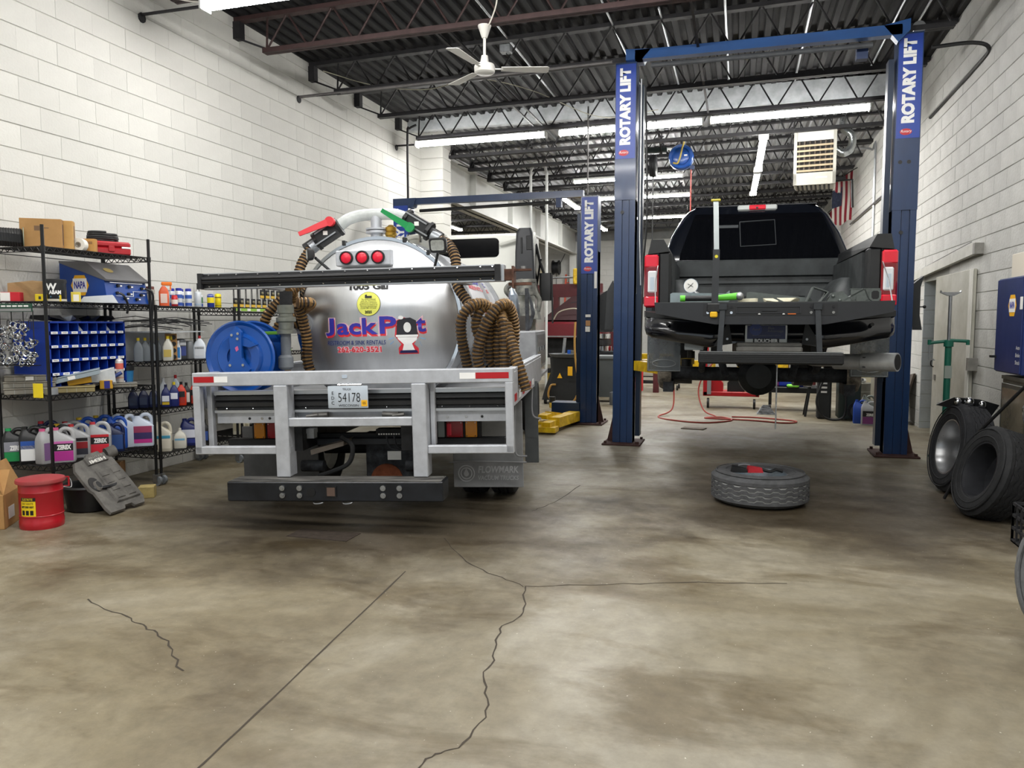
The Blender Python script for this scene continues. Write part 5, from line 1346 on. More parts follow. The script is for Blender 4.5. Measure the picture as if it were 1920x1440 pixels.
lo = MB().add([(-.0135, .245+.10*a, .585+.088*b) for a, b in ((.55,1),(1,0),(.55,-1),(-.55,-1),(-1,0),(-.55,1))],[(0,1,2,3,4,5)]).build('logo_plate', inky, nb, smooth=0)
MB().box(-.0155,-.014,.175,.315,.53,.64).build('logo_band', inkw, lo, smooth=0)
text('NAPA', .075, inkb, lo, (-.0165,.245,.585), (PI/2,0,-PI/2), fit=.12, bold=.003)
MB().box(-.0145,-.0125,.0,.06,.55,.65).build('label', paper, nb, smooth=0)
for i, s in enumerate(('Auto','Brake','Shock')): text(s, .045, inkw, nb, (-.014,.06,.24-.06*i), (PI/2,0,-PI/2))
MB().box(-.05,-.0,.60,.66,.14,.16).build('bracket', black, nb, smooth=0)
pb = thing('carton', 'white and black printed carton on top of the blue locker', 'box', (2.2,7.2,1.91))
MB().cbox(0,.3,0,.35,0,.20,.004).build('carton_body', M('carton_print','d7cfbf',.5), pb); MB().hull([(.03,-.002,.03),(.10,-.002,.05),(.12,-.002,.15),(.07,-.002,.17),(.02,-.002,.10),(.03,0,.03),(.10,0,.05),(.12,0,.15),(.07,0,.17),(.02,0,.10)]).build('print', inkk, pb, smooth=0)
rp = tag(MB().ball((0,0,.035),.035,12).build('red_ball', M('cap_red2','8f2030',.4), None, (2.2,7.12,1.91)), 'dark red ball in front of the printed carton', 'ball')
ck = thing('milk_crate', 'black plastic crate on the floor at the picture edge', 'crate', (1.86,5.76,0))
mb = MB()
for z in (0,.09,.18,.26): mb.box(0,.36,-.0,.012,z,z+.022).box(0,.012,0,.36,z,z+.022).box(.348,.36,0,.36,z,z+.022).box(0,.36,.348,.36,z,z+.022)
for i in range(5):
    a = .087*i
    mb.box(a,a+.014,0,.012,0,.28).box(0,.012,a,a+.014,0,.28).box(a,a+.014,.348,.36,0,.28).box(.348,.36,a,a+.014,0,.28)
mb.box(0,.36,0,.36,0,.01); mb.build('lattice', M('crate_black','26272a',.5), ck, smooth=0)
rg = tag(MB().hull([(random.uniform(.03,.33),random.uniform(.03,.33),random.choice((.02,.24,.32,.33))) for _ in range(24)]).build('rag_bundle', M('rag_white','cfcfca',.85,0,.25,9,.4,20), None, (1.86,5.76,.01)), 'white rag bundle filling the black crate', 'rag')
js = thing('support_stand', 'tall green support stand with a cross handle by the sliding door', 'jack stand', (2.22,9.6,0), 0)
grn = M('stand_green','13614f',.4,0,.15,8)
MB().cyl((0,0,0),(0,0,1.30),.035,n=16).build('tube', grn, js)
MB().cyl((0,0,1.27),(0,0,1.34),.05,n=16).build('collar', grn, js); MB().tube([(-.19,0,1.31),(-.02,0,1.33),(.02,0,1.34),(.20,0,1.33)],.018,8).build('cross_handle', grn, js)
for d in (-1,1): MB().cyl((d*.19,0,1.29),(d*.19,0,1.345),.02,n=10).build('knob', grn, js)
MB().cyl((0,0,1.34),(0,0,1.84),.018,n=12).build('ram', steel, js)
MB().prism([(-.10,1.89),(-.10,1.865),(-.03,1.83),(.03,1.83),(.10,1.865),(.10,1.89),(.09,1.87),(-.09,1.87)],-.03,.03,'xz').build('saddle', steel, js, smooth=0)
for a in (0,120,240): MB().bar((0,0,.12),(.22*cos(math.radians(a)),.22*sin(math.radians(a)),.01),.04,.02).build('leg', grn, js)
MB().box(-.036,.036,-.038,-.034,.92,1.06).build('label', M('label_grey','8a938c',.5), js, smooth=0)
MB().tube([(-.19,.0,1.29),(-.19,0,1.12),(-.13,0,1.12)],.006,6).build('lanyard', galv, js)

# sliding fire door of the right wall
dm = M('door_steel','c2c0b6',.45,.15,.3,2.2,dark='a8a698')
d1 = thing('door_1', 'sheet steel sliding fire door on a sloping track along the rough wall', 'sliding door', (0,0,0)); d1['kind'] = 'structure'
MB().cbox(XR-.06,XR-.015,9.85,11.55,.02,2.14,.006).build('door_leaf', dm, d1)
MB().cbox(XR-.075,XR-.055,9.83,9.93,.02,2.14,.004).build('edge_strip', M('edge_white','d9d7cf',.5), d1)
MB().bar((XR-.06,12.95,2.22),(XR-.06,9.72,2.36),.05,.12,up=(0,0,1)).build('track', M('track_white','cfcdc4',.5,0,.2,5), d1, smooth=0)
MB().box(XR-.10,XR-.0,9.67,9.75,2.29,2.41).build('track_stop', M('stop_grey','8c8a84',.5,.2,.3,9), d1, smooth=0)
MB().box(XR-.09,XR-.01,12.88,12.98,1.70,2.24).build('hanger_box', MATS['stop_grey'], d1, smooth=0)
MB().tube([(XR-.05,12.6,2.31),(XR-.05,10.6,2.42),(XR-.05,10.0,2.45)],.006,6).build('fuse_wire', steel, d1)
for y in (10.3,11.3,12.5): MB().box(XR-.08,XR-.01,y,y+.05,2.36-(y-9.72)*.043,2.42-(y-9.72)*.043).build('roller_bracket', MATS['stop_grey'], d1, smooth=0)
for y, z in ((9.78,1.0),(9.9,.22)): MB().box(XR-.10,XR-.0,y-.08,y+.02,z,z+.14).build('guide_box', MATS['stop_grey'], d1, smooth=0)
MB().tube(bez([(XR-.07,11.45,1.05),(XR-.10,11.45,1.03),(XR-.10,11.45,.97),(XR-.07,11.45,.95)],5),.008,6).build('pull_ring', darksteel, d1)
MB().box(XR-.075,XR-.06,11.36,11.43,.78,.85).build('lock_plate', MATS['stop_grey'], d1, smooth=0)
bd = tag(MB().hull([(2.30,12.75,.0),(2.33,13.25,.0),(2.50,12.75,.78),(2.52,13.3,.72),(2.33,12.75,0),(2.36,13.25,0),(2.53,12.75,.78),(2.55,13.3,.72)]).build('leaning_board', M('board_brown','4f4338',.7,0,.3,5)), 'brown board leaning on the wall beyond the doorway', 'board')
# ================================================================ WIRE SHELVING ALONG THE LONG WALL
wire = M('shelf_black', '141415', .4, .3, .2, 9)
liner = M('shelf_liner', '1d1d1e', .5, .1)
castm = M('caster_grey', '6f7478', .5)
def shelving(label, y0, y1, tops, H, casters=True, x0=-5.78, x1=-5.26):
    t = thing('wire_shelving_unit', label, 'shelving', (0,0,0))
    base = .10 if casters else 0
    for x in (x0, x1):
        for y in (y0, y1):
            p = MB().cyl((x,y,base),(x,y,H),.0135,n=10).build('post', wire, t)
            if casters:
                c = MB().cyl((x,y,.06),(x,y,.12),.012,n=8).box(x-.03,x+.03,y-.018,y+.018,.085,.105).box(x-.025,x+.025,y-.024,y-.018,.03,.10).box(x-.025,x+.025,y+.018,y+.024,.03,.10).build('caster', steel, t, smooth=0)
                MB().cyl((x+.015,y-.015,.045),(x+.015,y+.015,.045),.045,n=20).build('wheel', castm, c)
                MB().cyl((x+.015,y-.017,.045),(x+.015,y+.017,.045),.02,n=12).build('hub', galv, c)
    for z in tops:
        s = MB()
        for dz in (-.004, -.042):
            for (a, b) in (((x0,y0),(x1,y0)),((x1,y0),(x1,y1)),((x1,y1),(x0,y1)),((x0,y1),(x0,y0))):
                s.cyl((a[0],a[1],z+dz),(b[0],b[1],z+dz),.004,n=5)
        for (a, b) in (((x1,y0),(x1,y1)),((x0,y0),(x1,y0)),((x1,y1),(x0,y1))):
            L = math.dist(a, b); n = max(4, int(L/.06))
            for i in range(n):
                f0_, f1_ = i/n, (i+1)/n; m_ = (f0_+f1_)/2
                P = lambda f, dz: (a[0]+(b[0]-a[0])*f, a[1]+(b[1]-a[1])*f, z+dz)
                s.bar(P(f0_,-.004), P(m_,-.042), .005).bar(P(m_,-.042), P(f1_,-.004), .005)
        n = int((y1-y0)/.028)
        for i in range(1, n):
            y = y0+(y1-y0)*i/n; s.bar((x0,y,z-.003),(x1,y,z-.003),.004)
        so = s.build('shelf', wire, t, smooth=0)
        for x in (x0, x1):
            for y in (y0, y1): MB().cyl((x,y,z-.045),(x,y,z+.002),.019,n=10).build('collar', wire, so)
    return t
shelving('nearest black wire shelving unit, loaded with jugs, a blue tester and boxes', 4.84, 5.975, (2.135,1.705,.955,.385), 2.30)
shelving('middle black wire shelving unit with spray cans and oil bottles', 6.04, 7.22, (1.695,1.165,.71,.285), 1.70)
shelving('far black wire shelving unit with hanging bulb cards behind the hose reel', 7.30, 8.55, (1.66,1.19,.70,.285), 1.97)

# ---------------------------------------------------------------- bottles
def facing(x, y, d=0): # front (-y) turned halfway to the camera
    return math.atan2(-x, y)*.85 + d
def jug(label, x, y, z, col, cap, bands=(), txt=None, w=.185, d=.105, h=.285, rot=None, tcol=None, hx=1, logo=None):
    t = thing('jug', label, 'jug', (x,y,z), facing(x,y) if rot is None else rot)
    cm = M('jug_'+col, col, .38, 0, .08, 9)
    s = hx
    MB().loft([(0,0,0,w*.47,d*.46,.02),(0,0,.012,w*.5,d*.5,.025),(0,0,h*.62,w*.5,d*.5,.025),(-s*w*.10,0,h*.74,w*.40,d*.44,.03),(-s*w*.23,0,h*.84,w*.22,d*.32,.025),(-s*w*.27,0,h*.90,w*.13,d*.24,.02),(-s*w*.27,0,h*.93,w*.12,d*.23,.02)],6).build('body', cm, t)
    MB().tube(bez([(-s*w*.14,0,h*.84),(s*w*.0,0,h*.95),(s*w*.22,0,h*.955),(s*w*.37,0,h*.86),(s*w*.42,0,h*.68),(s*w*.40,0,h*.55)],5), .017, 10).build('handle', cm, t)
    MB().cyl((-s*w*.27,0,h*.92),(-s*w*.27,0,h*1.0),.022,n=16).build('cap', M('cap_'+cap, cap, .4), t)
    for (z0, z1, c) in bands:
        b = MB().cbox(-w*.42, w*.42, -d*.5-.0018, -d*.5+.002, h*z0, h*z1, .001).build('label', M('print_'+c, c, .45), t, smooth=0)
    if txt:
        text(txt, .05, M('print_'+(tcol or 'f2f2f0'), tcol or 'f2f2f0', .45), t, (.012,-d*.5-.0035,h*.44), fit=w*.55, bold=.003)
    return t
purple, redl_, grn_ = 'b0308f', 'c8202c', '1f8a4c'
Z1 = .385
jug('black jug with a green cap and green label at the end of the bottom shelf', -5.70, 4.90, Z1, '1c1e1f', '1f9a56', [(.34,.62,'8d8f98'),(.06,.33,grn_)], 'ZEREX')
jug('black jug with a green cap behind the one with the green label', -5.62, 5.06, Z1, '1e2021', '22a35c')
jug('black jug with a white and blue label beside the post of the nearest shelves', -5.56, 4.98-.05, Z1, '19191b', '161617', [(.08,.5,'e6e8e8'),(.40,.62,'2450a0')], None, h=.30)
jug('black jug standing sideways behind the white and blue label', -5.50, 5.14, Z1, '1b1b1d', '161617')
jug('silver jug with a pink cap, turned sideways beside the shelf post', -5.44, 4.97, Z1, 'a9aaac', 'd35a8a', [(.1,.6,'7a5a86')], rot=1.5)
jug('silver jug with a pink cap and purple label on the bottom shelf', -5.36, 5.04, Z1, 'abacae', 'd35a8a', [(.55,.62,'c86ab0'),(.34,.55,'17171a'),(.05,.335,purple)], 'ZEREX')
jug('silver jug with a red cap, second from the purple-labelled jug', -5.42, 5.25, Z1, 'a3a4a6', 'c8383c', [(.5,.6,'17171a'),(.28,.48,'8c1c24'),(.1,.28,'30303a')])
jug('silver jug with a red cap and red label on the bottom shelf', -5.36, 5.42, Z1, 'aeafb1', 'd0404a', [(.55,.63,redl_),(.34,.55,'17171a'),(.05,.335,'d2283a')], 'ZEREX')
jug('silver jug with a red cap at the back of the bottom shelf', -5.62, 5.38, Z1, '9fa0a2', 'b83038')
jug('silver jug with a yellow cap at the back behind the purple label', -5.56, 5.24, Z1, 'a6a7a9', 'd8b030', [(.2,.6,'d09a30')])
jug('dark blue jug with a red cap behind the shelf post', -5.71, 5.22, Z1, '17204e', 'c02a3a', h=.305)
jug('dark blue bottle with a white outlined pointed label beside the red-labelled jug', -5.36, 5.60, Z1, '16224a', '16224a', [(.08,.60,'2a4a86')], w=.15, d=.09, h=.25)
jug('blue jug with a yellow cap at the back of the bottom shelf', -5.64, 5.55, Z1, '1b4fae', 'd8b424', h=.30)
jug('second blue jug with a yellow cap, nearer the white jugs', -5.62, 5.72, Z1, '1c53b4', 'd8b424', h=.30)
jug('bright blue jug with its handle up, directly beside the white jugs', -5.48, 5.74, Z1, '2058bd', '2058bd', h=.29)
jug('white jug without visible label near the end of the bottom shelf', -5.44, 5.83, Z1, 'ccd6e6', '1d1d1f', w=.17, h=.30, rot=1.25)
jug('white jug with a magenta and dark label at the end of the bottom shelf', -5.35, 5.93, Z1, 'd0daea', '1d1d1f', [(.42,.62,'a03a60'),(.22,.42,'3a2c62'),(.10,.22,'c02a86')], h=.305)
jug('white jug at the back corner of the bottom shelf', -5.64, 5.90, Z1, 'c9d3e2', '222225')

def can(label, x, y, z, col, h=.19, r=.032, cap=None, bands=(), nozzle=False, name='spray_can', cat='can'):
    t = thing(name, label, cat, (x,y,z))
    MB().lathe([(.0001,0),(r*.95,0),(r,.004),(r,h*.80),(r*.92,h*.84),(r*.5,h*.89),(.0001,h*.89)],20).build('body', M('can_'+col, col, .3, .3, .05, 9), t)
    if cap: MB().lathe([(r*.88,h*.82),(r*.88,h*.98),(r*.7,h),(.0001,h)],18).build('cap', M('cap_'+cap, cap, .4), t)
    for (z0, z1, c) in bands: MB().lathe([(r+.0006,h*z0),(r+.0006,h*z1)],20).build('print_band', M('print_'+c, c, .4), t)
    if nozzle: MB().cyl((0,0,h*.88),(0,0,h),.008,n=8).build('nozzle', M('nozzle_white','e4e4e0',.4), t)
    return t
def bottle(label, x, y, z, col, cap, h=.225, w=.095, d=.055, bands=(), neck=.0, name='oil_bottle', cat='bottle'):
    t = thing(name, label, cat, (x,y,z), facing(x,y))
    MB().loft([(0,0,0,w*.46,d*.46,.012),(0,0,.008,w*.5,d*.5,.015),(0,0,h*.55,w*.5,d*.5,.015),(-neck,0,h*.72,w*.36,d*.44,.015),(-neck,0,h*.84,w*.16,d*.25,.01),(-neck,0,h*.88,w*.15,d*.24,.01)],5).build('body', M('bottle_'+col, col, .35, 0, .06, 9), t)
    MB().cyl((-neck,0,h*.86),(-neck,0,h),.0135,n=14).build('cap', M('cap_'+cap, cap, .4), t)
    for (z0, z1, c) in bands: MB().cbox(-w*.38,w*.38,-d*.5-.0015,-d*.5+.002,h*z0,h*z1,.0007).build('label', M('print_'+c, c, .45), t, smooth=0)
    return t
ZT = 1.695
can('dented grey metal can with a small cap, first on the middle shelves beside the tester', -5.42, 6.16, ZT, '8f8c84', .185, .042, '6b3a30', [(.3,.6,'c8c4ba')], name='metal_can')
can('dark red small tin hidden behind the grey metal can', -5.55, 6.20, ZT, '8a2420', .15, .035, '2a2a2a', name='metal_can')
t = thing('spray_bottle', 'orange spray bottle with an orange trigger head', 'bottle', (-5.40,6.32,ZT), .7)
MB().loft([(0,0,0,.045,.03,.02),(0,0,.14,.045,.03,.02),(0,0,.175,.028,.022,.015),(0,0,.195,.014,.014,.01)],5).build('body', M('orange_plastic','d9582a',.4,0,.1,9), t)
MB().cbox(-.02,.075,-.014,.014,.20,.235,.006).cbox(.055,.068,-.01,.01,.16,.205,.003).build('trigger_head', M('orange_bright','f07a1e',.4), t)
MB().cbox(-.03,.03,-.0315,-.029,.03,.12,.001).build('label', M('label_pale','e8cfc4',.5), t, smooth=0)
t = thing('spray_bottle', 'small clear spray bottle with white head behind the red can', 'bottle', (-5.46,6.42,ZT), .7)
MB().loft([(0,0,0,.035,.03,.02),(0,0,.11,.035,.03,.02),(0,0,.15,.012,.012,.008)],5).build('body', plast, t); MB().cbox(-.015,.05,-.012,.012,.155,.185,.004).build('trigger_head', white, t)
can('short red can in front of the orange spray bottle', -5.36, 6.42, ZT, 'b52430', .11, .03, 'd03a3a', [(.2,.6,'e0d8d0')])
G = 'white cans with blue caps'
for i, (y, x) in enumerate(((6.53,-5.40),(6.57,-5.52),(6.67,-5.40),(6.70,-5.52))):
    can('white spray can with a blue cap, '+('front one nearer the orange bottle','back one nearer the orange bottle','front one beside the silver can','back one beside the silver can')[i], x, y, ZT, 'dfe3e6', .185, .033, '2a35a0', [(.05,.22,'2f4fa6'),(.45,.65,'3558a8')])['group'] = G
can('plain silver white can without a cap colour on the middle shelves', -5.38, 6.79, ZT, 'cfd4d8', .18, .034, None, [(.1,.2,'9fb0c0')], True)
can('white can with a blue and green print, half behind the silver can', -5.44, 6.89, ZT, 'd9dde0', .15, .033, None, [(.05,.25,'2c4a9a'),(.3,.7,'3f7a58')])
can('short can with a yellow middle and blue bands', -5.38, 6.99, ZT, '2d3f96', .16, .036, None, [(.30,.66,'e4cf1e'),(.78,.80,'dfe3e6')])
can('tall bright yellow can at the end of the middle shelves', -5.38, 7.11, ZT, 'ecd41a', .17, .033, None, [(.1,.16,'8a7a10'),(.6,.68,'7a6a18')])
ZQ = 1.165
for i, y in enumerate((5.90-.03+.20, 6.0+.16, 6.24, 6.32)):
    bottle('grey quart bottle with a yellow cap, '+('first','second','third','fourth')[i]+' in the row beside the blue bin cabinet', -5.50+.0*i, y, ZQ, '7f868c', 'e6c81c', .225, .085, .055)['group'] = 'grey quart bottles'
for i, (x, y) in enumerate(((-5.42,6.38),(-5.36,6.30))):
    bottle('white bottle with a round yellow badge, '+('behind the shelf post','in front of the row')[i], x, y, ZQ, 'd4d2c6', 'e6c81c', .24, .09, .06, [(.15,.45,'cbb25c')])['group'] = 'white badge bottles'
t = thing('carton', 'upright brown carton with four black bottle caps showing', 'box', (-5.42,6.42,ZQ), .75)
MB().box(-.05,.055,.0,.10,0,.26).build('box_body', cardb, t, smooth=0)
for i in range(4): MB().cyl((.025,-.012,.03+.065*i),(.025,.0,.03+.065*i),.022,n=14).build('bottle_cap', inkk, t)
bottle('small white bottle with a blue label beside the brown carton', -5.42, 6.52, ZQ, 'dfe3e6', 'e8e8e8', .19, .05, .05, [(.1,.65,'2f80c8')])
can('round dark tin with a yellow cap and printed blue badge', -5.46, 6.60, ZQ, '55585c', .235, .055, None, [(.15,.55,'3d4a86'),(.6,.72,'c9ccd0')], name='metal_can')
MB().cyl((0,0,.20),(0,0,.235),.018,n=12).build('cap', M('cap_d8c020','d8c020',.4), t)
can('plain grey metal can beside the round dark tin', -5.44, 6.71, ZQ, '8b8e90', .21, .04, None, name='metal_can')
bottle('white jug-like bottle with a red cap and black print', -5.37, 6.78, ZQ, 'dbe2ea', 'b8242c', .235, .12, .07, [(.12,.55,'cfd3d8'),(.42,.5,'1a1a1c')])
wr_ = MB()
for i in range(16):
    a = random.uniform(-.3,.3); y = 6.1+.045*i; z = ZQ+.30+random.uniform(0,.10)
    wr_.tube([( -5.66,y-.3*1,z),(-5.5,y-.05,z+.02+a*.05),(-5.32,y+.15,z-.01)],.004,5)
wr_.tube(bez([(-5.35,6.0,ZQ+.33),(-5.3,6.3,ZQ+.40),(-5.32,6.6,ZQ+.34)],5),.006,6)
tag(wr_.build('wire_hooks', black), 'tangle of black wire hooks lying above the quart bottles', 'wire')
tag(MB().box(-5.70,-5.30,6.06,6.75,ZQ+.275,ZQ+.285).box(-5.70,-5.69,6.06,6.75,ZQ,ZQ+.28).build('wire_tray', plast, smooth=0), 'thin clear tray that carries the black wire hooks', 'tray')
ZO = .71
for i, y in enumerate((6.09, 6.17, 6.25)):
    bottle('very dark blue oil bottle at the end of the third shelf, '+('first','second','third')[i]+' from the wall', -5.60+.05*i, y, ZO, '161e3e', '12141c', .20, .09, .06, [(.15,.5,'26324e')])['group'] = 'very dark oil bottles'
bottle('dark blue oil bottle with a round white badge, nearer the post', -5.40, 6.30, ZO, '1c2560', '1a1e44', .22, .085, .06, [(.25,.5,'d9dce6'),(.1,.22,'c8a81c')])
bottle('dark blue oil bottle with a round white badge, beside the red bottle', -5.37, 6.38, ZO, '1d2768', 'd8c020', .24, .09, .06, [(.3,.55,'e2e4ee')])
bottle('red oil bottle with a black and white label, nearer the dark blue one', -5.36, 6.47, ZO, 'cf3a22', '1a1a1c', .235, .095, .06, [(.35,.6,'1c1c1e'),(.1,.34,'a82a1a')])
bottle('black bottle with a white label between the red ones', -5.38, 6.57, ZO, '1b1b1d', '141416', .22, .085, .06, [(.1,.55,'e0ddd6')])
bottle('red oil bottle with a black and white label at the end of the row', -5.36, 6.67, ZO, 'd23c24', '1a1a1c', .235, .095, .06, [(.35,.6,'1c1c1e'),(.1,.34,'a82a1a')])
bottle('pale translucent bottle with a red cap behind the red bottles', -5.55, 6.62, ZO, 'b9c6d0', 'b8242c', .29, .10, .06)
bottle('pale clear bottle with pointed top behind the red bottles', -5.58, 6.48, ZO, 'c8ced2', 'd8dcdf', .27, .09, .06)
ZB = .285
jug('cream jug with a gold shell-like print on the lowest middle shelf', -5.38, 6.22, ZB, 'd8d2c0', 'd8d2c0', [(.45,.55,'4aa0c0'),(.1,.42,'e3dccb')], w=.16, h=.285)
bottle('short cream bottle with a pale blue stripe', -5.35, 6.42, ZB, 'dcd9cd', 'dcd9cd', .20, .12, .08, [(.4,.5,'7ab0d0')])
jug('dark blue jug with a white and yellow badge on the lowest middle shelf', -5.38, 6.60, ZB, '1b2564', '1b2564', [(.3,.6,'dfe2ee'),(.1,.25,'2c3a86')], w=.17, h=.275)
bottle('black bottle with a blue label at the end of the lowest middle shelf', -5.36, 6.80, ZB, '1a1a1d', '1a1a1d', .24, .10, .07, [(.1,.5,'2f4f9a')])
for i, (y, h) in enumerate(((7.40,.26),(7.48,.20),(7.56,.20))):
    bottle(('tall cream bottle with a blue cap seen through the truck frame','cream bottle with a dark label seen through the truck frame, first','cream bottle with a dark label seen through the truck frame, second')[i], -5.40, y, .285, 'cfcab4', ('2a4aa0','c8c4b0','c8c4b0')[i], h, .085, .06, [(.15,.5,'b0a88c')])

# ---------------------------------------------------------------- nearest shelves: top
Z = 2.135
sp_ = thing('cable_spool', 'spool of black hose at the end of the top shelf', 'spool', (-5.67,4.90,Z+.085), .85)
for x in (-.10,.10): MB().lathe([(.015,0),(.085,0),(.085,.006),(.015,.006)],28,(x,0,0),(1,0,0)).build('flange', M('spool_green','8b917e',.6), sp_)
MB().tube([( -.09+.18*i/70, .06*cos(i*.9), .06*sin(i*.9)) for i in range(71)],.018,8).build('wound_hose', black, sp_)
def carton(label, x, y, z, w, d, h, rot, col='b58a55', marks=(), name='carton', tape=True):
    t = thing(name, label, 'box', (x,y,z), rot)
    m_ = M('card_'+col, col, .8, 0, .15, 6)
    MB().cbox(-w/2,w/2,-d/2,d/2,0,h,.003).build('box_body', m_, t, smooth=0)
    if tape: MB().box(-w/2-.0006,w/2+.0006,-.02,.02,h-.0,h+.0008).build('tape', M('tape_tan','c9a877',.35), t, smooth=0)
    for i, (f, a0, a1, z0, z1, c) in enumerate(marks):
        mm = M('print_'+c, c, .5)
        if f == 'f': MB().box(w*a0,w*a1,-d/2-.001,-d/2,h*z0,h*z1).build('print', mm, t, smooth=0)
        else: MB().box(w/2,w/2+.001,d*a0,d*a1,h*z0,h*z1).build('print', mm, t, smooth=0)
    return t
carton('large brown carton with a round stamp on the top shelf', -5.52, 5.08, Z, .30, .10, .245, .62, 'a9814f', [('f',-.15,0.0,.60,.76,'6a4f34'),('f',.05,.2,.68,.71,'6a4f34'),('s',-.05,.2,.15,.85,'4a4446')])
carton('second slim brown carton standing against the large one', -5.43, 5.25, Z, .09, .10, .245, .62, 'c49a5c', [('s',-.05,.2,.15,.85,'4a4446')])
t = thing('tape_roll', 'white roll of tape standing on the top shelf', 'tape', (-5.38,5.32,Z+.055), .3)
MB().lathe([(.022,-.03),(.055,-.03),(.055,.03),(.022,.03),(.022,-.03)],28,(0,0,0),(0,1,0)).build('roll', M('tape_white','dcdad2',.5), t); MB().lathe([(.018,-.031),(.024,-.031),(.024,.031),(.018,.031)],18,(0,0,0),(0,1,0)).build('core', M('core_grey','7d7468',.7), t)
carton('small brown wrapped parcel beside the tape roll', -5.38, 5.43, Z, .09, .08, .115, .5, 'c08f4e', [('f',-.3,.3,.6,.8,'8a6234')])
t = thing('tool_box', 'red plastic tool case on the top shelf', 'tool box', (-5.42,5.66,Z), 1.05)
tbm = M('toolbox_red','a81622',.4,0,.12,9)
MB().cbox(-.17,.17,-.09,.09,0,.06,.01).build('case_body', tbm, t); MB().cbox(-.17,.17,-.09,.09,.062,.115,.016).build('lid', tbm, t)
MB().cbox(-.02,.03,-.10,-.085,.025,.075,.004).build('latch', tbm, t)
MB().cbox(.09,.165,-.094,-.088,.055,.072,.003).build('white_trim', inkw, t)
t = tag(MB().tube([( .13*cos(i*.4)*(1-.002*i), .055*sin(i*.4), .014+.0011*i) for i in range(60)],.013,8).build('hose_coil', black, None, (-5.45,5.64,Z+.116), (0,0,1.2)), 'coil of black hose lying on the red tool case', 'hose')
# second level: tester, drum, boxes
Z = 1.705
nt_ = thing('service_machine', 'blue service machine with a grey sloping lid and knobs on the second shelf', 'machine', (0,0,0))
nbm = M('machine_blue','15418f',.35,0,.1,5)
MB().prism([(-5.78,Z),(-5.78,Z+.36),(-5.50,Z+.345),(-5.30,Z+.20),(-5.27,Z)],5.48,5.965,'xz').build('cabinet', nbm, nt_, smooth=0)
lidm = M('machine_grey','6a6a6c',.4,.1,.1,6)
MB().hull([(-5.78,5.475,Z+.355),(-5.78,5.975,Z+.355),(-5.50,5.475,Z+.348),(-5.50,5.975,Z+.348),(-5.275,5.475,Z+.19),(-5.275,5.975,Z+.19),(-5.78,5.475,Z+.372),(-5.78,5.975,Z+.372),(-5.49,5.475,Z+.362),(-5.49,5.975,Z+.362),(-5.27,5.475,Z+.205),(-5.27,5.975,Z+.205)]).build('lid', lidm, nt_, smooth=0)
hx = lambda cx, cz, a, b: [(cx+a*k, 5.478, cz+b*l) for k, l in ((-1,0),(-.55,1),(.55,1),(1,0),(.55,-1),(-.55,-1))]
lp3 = MB().add(hx(-5.56,Z+.155,.098,.088),[(0,1,2,3,4,5)]).build('logo_plate', inky, nt_, smooth=0)
MB().box(-5.635,-5.485,5.4755,5.477,Z+.095,Z+.215).build('logo_band', inkw, lp3, smooth=0)
text('NAPA', .085, inkb, lp3, (-5.56,5.4745,Z+.155), fit=.125, bold=.003)
for i, (y, z) in enumerate(((5.62,.155),(5.75,.15),(5.90,.14),(5.60,.09),(5.73,.085),(5.88,.08),(5.68,.045),(5.82,.04))):
    x = -5.27 - .03*z/.2 + .004
    k = MB().cyl((x-.01,y,Z+z),(x+.014,y,Z+z),.014,n=12).build('knob', inkk, nt_)
    MB().box(x+.0,x+.002,y+.022,y+.05,Z+z-.006,Z+z+.006).build('caption', inkw, nt_, smooth=0)
MB().box(-5.2775,-5.2755,5.52,5.90,Z+.178,Z+.182).box(-5.272,-5.268,5.58,5.78,Z+.064,Z+.067).box(-5.272,-5.268,5.78,5.783,Z+.064,Z+.11).box(-5.278,-5.272,5.78,5.95,Z+.108,Z+.111).build('panel_lines', inkw, nt_, smooth=0)
MB().disc((-5.385,5.62,Z+.292),.05,(.58,0,.81),20,ry=.035).build('lid_badge', M('badge_gold','9c8a50',.5), nt_, smooth=0)
MB().tube(bez([(-5.25,5.60,Z+.09),(-5.22,5.62,Z+.06),(-5.22,5.66,Z-.02),(-5.235,5.66,Z-.09)],6),.010,8).build('test_lead', black, nt_)
MB().tube(bez([(-5.25,5.90,Z+.14),(-5.20,5.94,Z+.10),(-5.22,5.955,Z-.06),(-5.235,5.95,Z-.20)],6),.010,8).build('test_lead', black, nt_)
dr = thing('round_drum', 'round black drum with white lettering on the second shelf beside the post', 'drum', (-5.42,5.09,Z), .78)
MB().lathe([(.0001,0),(.078,0),(.08,.006),(.08,.155),(.075,.158)],32).build('drum_body', M('drum_black','1c1e22',.35), dr); MB().lathe([(.084,.152),(.084,.178),(.078,.184),(.0001,.184)],32).build('lid', black, dr)
MB().lathe([(.0806,.004),(.0806,.022)],32).build('base_band', M('print_c8c2b2','c8c2b2',.5), dr)
def wc(p): a = p[0]/.0815; return (.0815*math.sin(a), -.0815*math.cos(a), p[2])
text('W', .075, inkw, dr, (-.03,0,.118), bold=.003, warp=wc); text('ABAM', .042, inkw, dr, (.0,0,.075), fit=.09, bold=.002, warp=wc)
text('', .02, inkw, dr, (0,0,.04)) if False else MB().add([wc((x,0,z)) for x, z in ((-.035,.035),(.03,.035),(.03,.045),(-.035,.045))],[(0,1,2,3)]).build('print', M('print_4aa0d8','4aa0d8',.5), dr, smooth=0)
carton('red and white small carton at the end of the second shelf', -5.68, 4.92, Z, .14, .10, .075, .5, 'c42430', [('f',-.5,.0,.05,.95,'e8e6e2')], tape=False)
t = thing('paper_bag', 'crumpled brown paper bag on the second shelf behind the small boxes', 'bag', (-5.62,5.06,Z), .6)
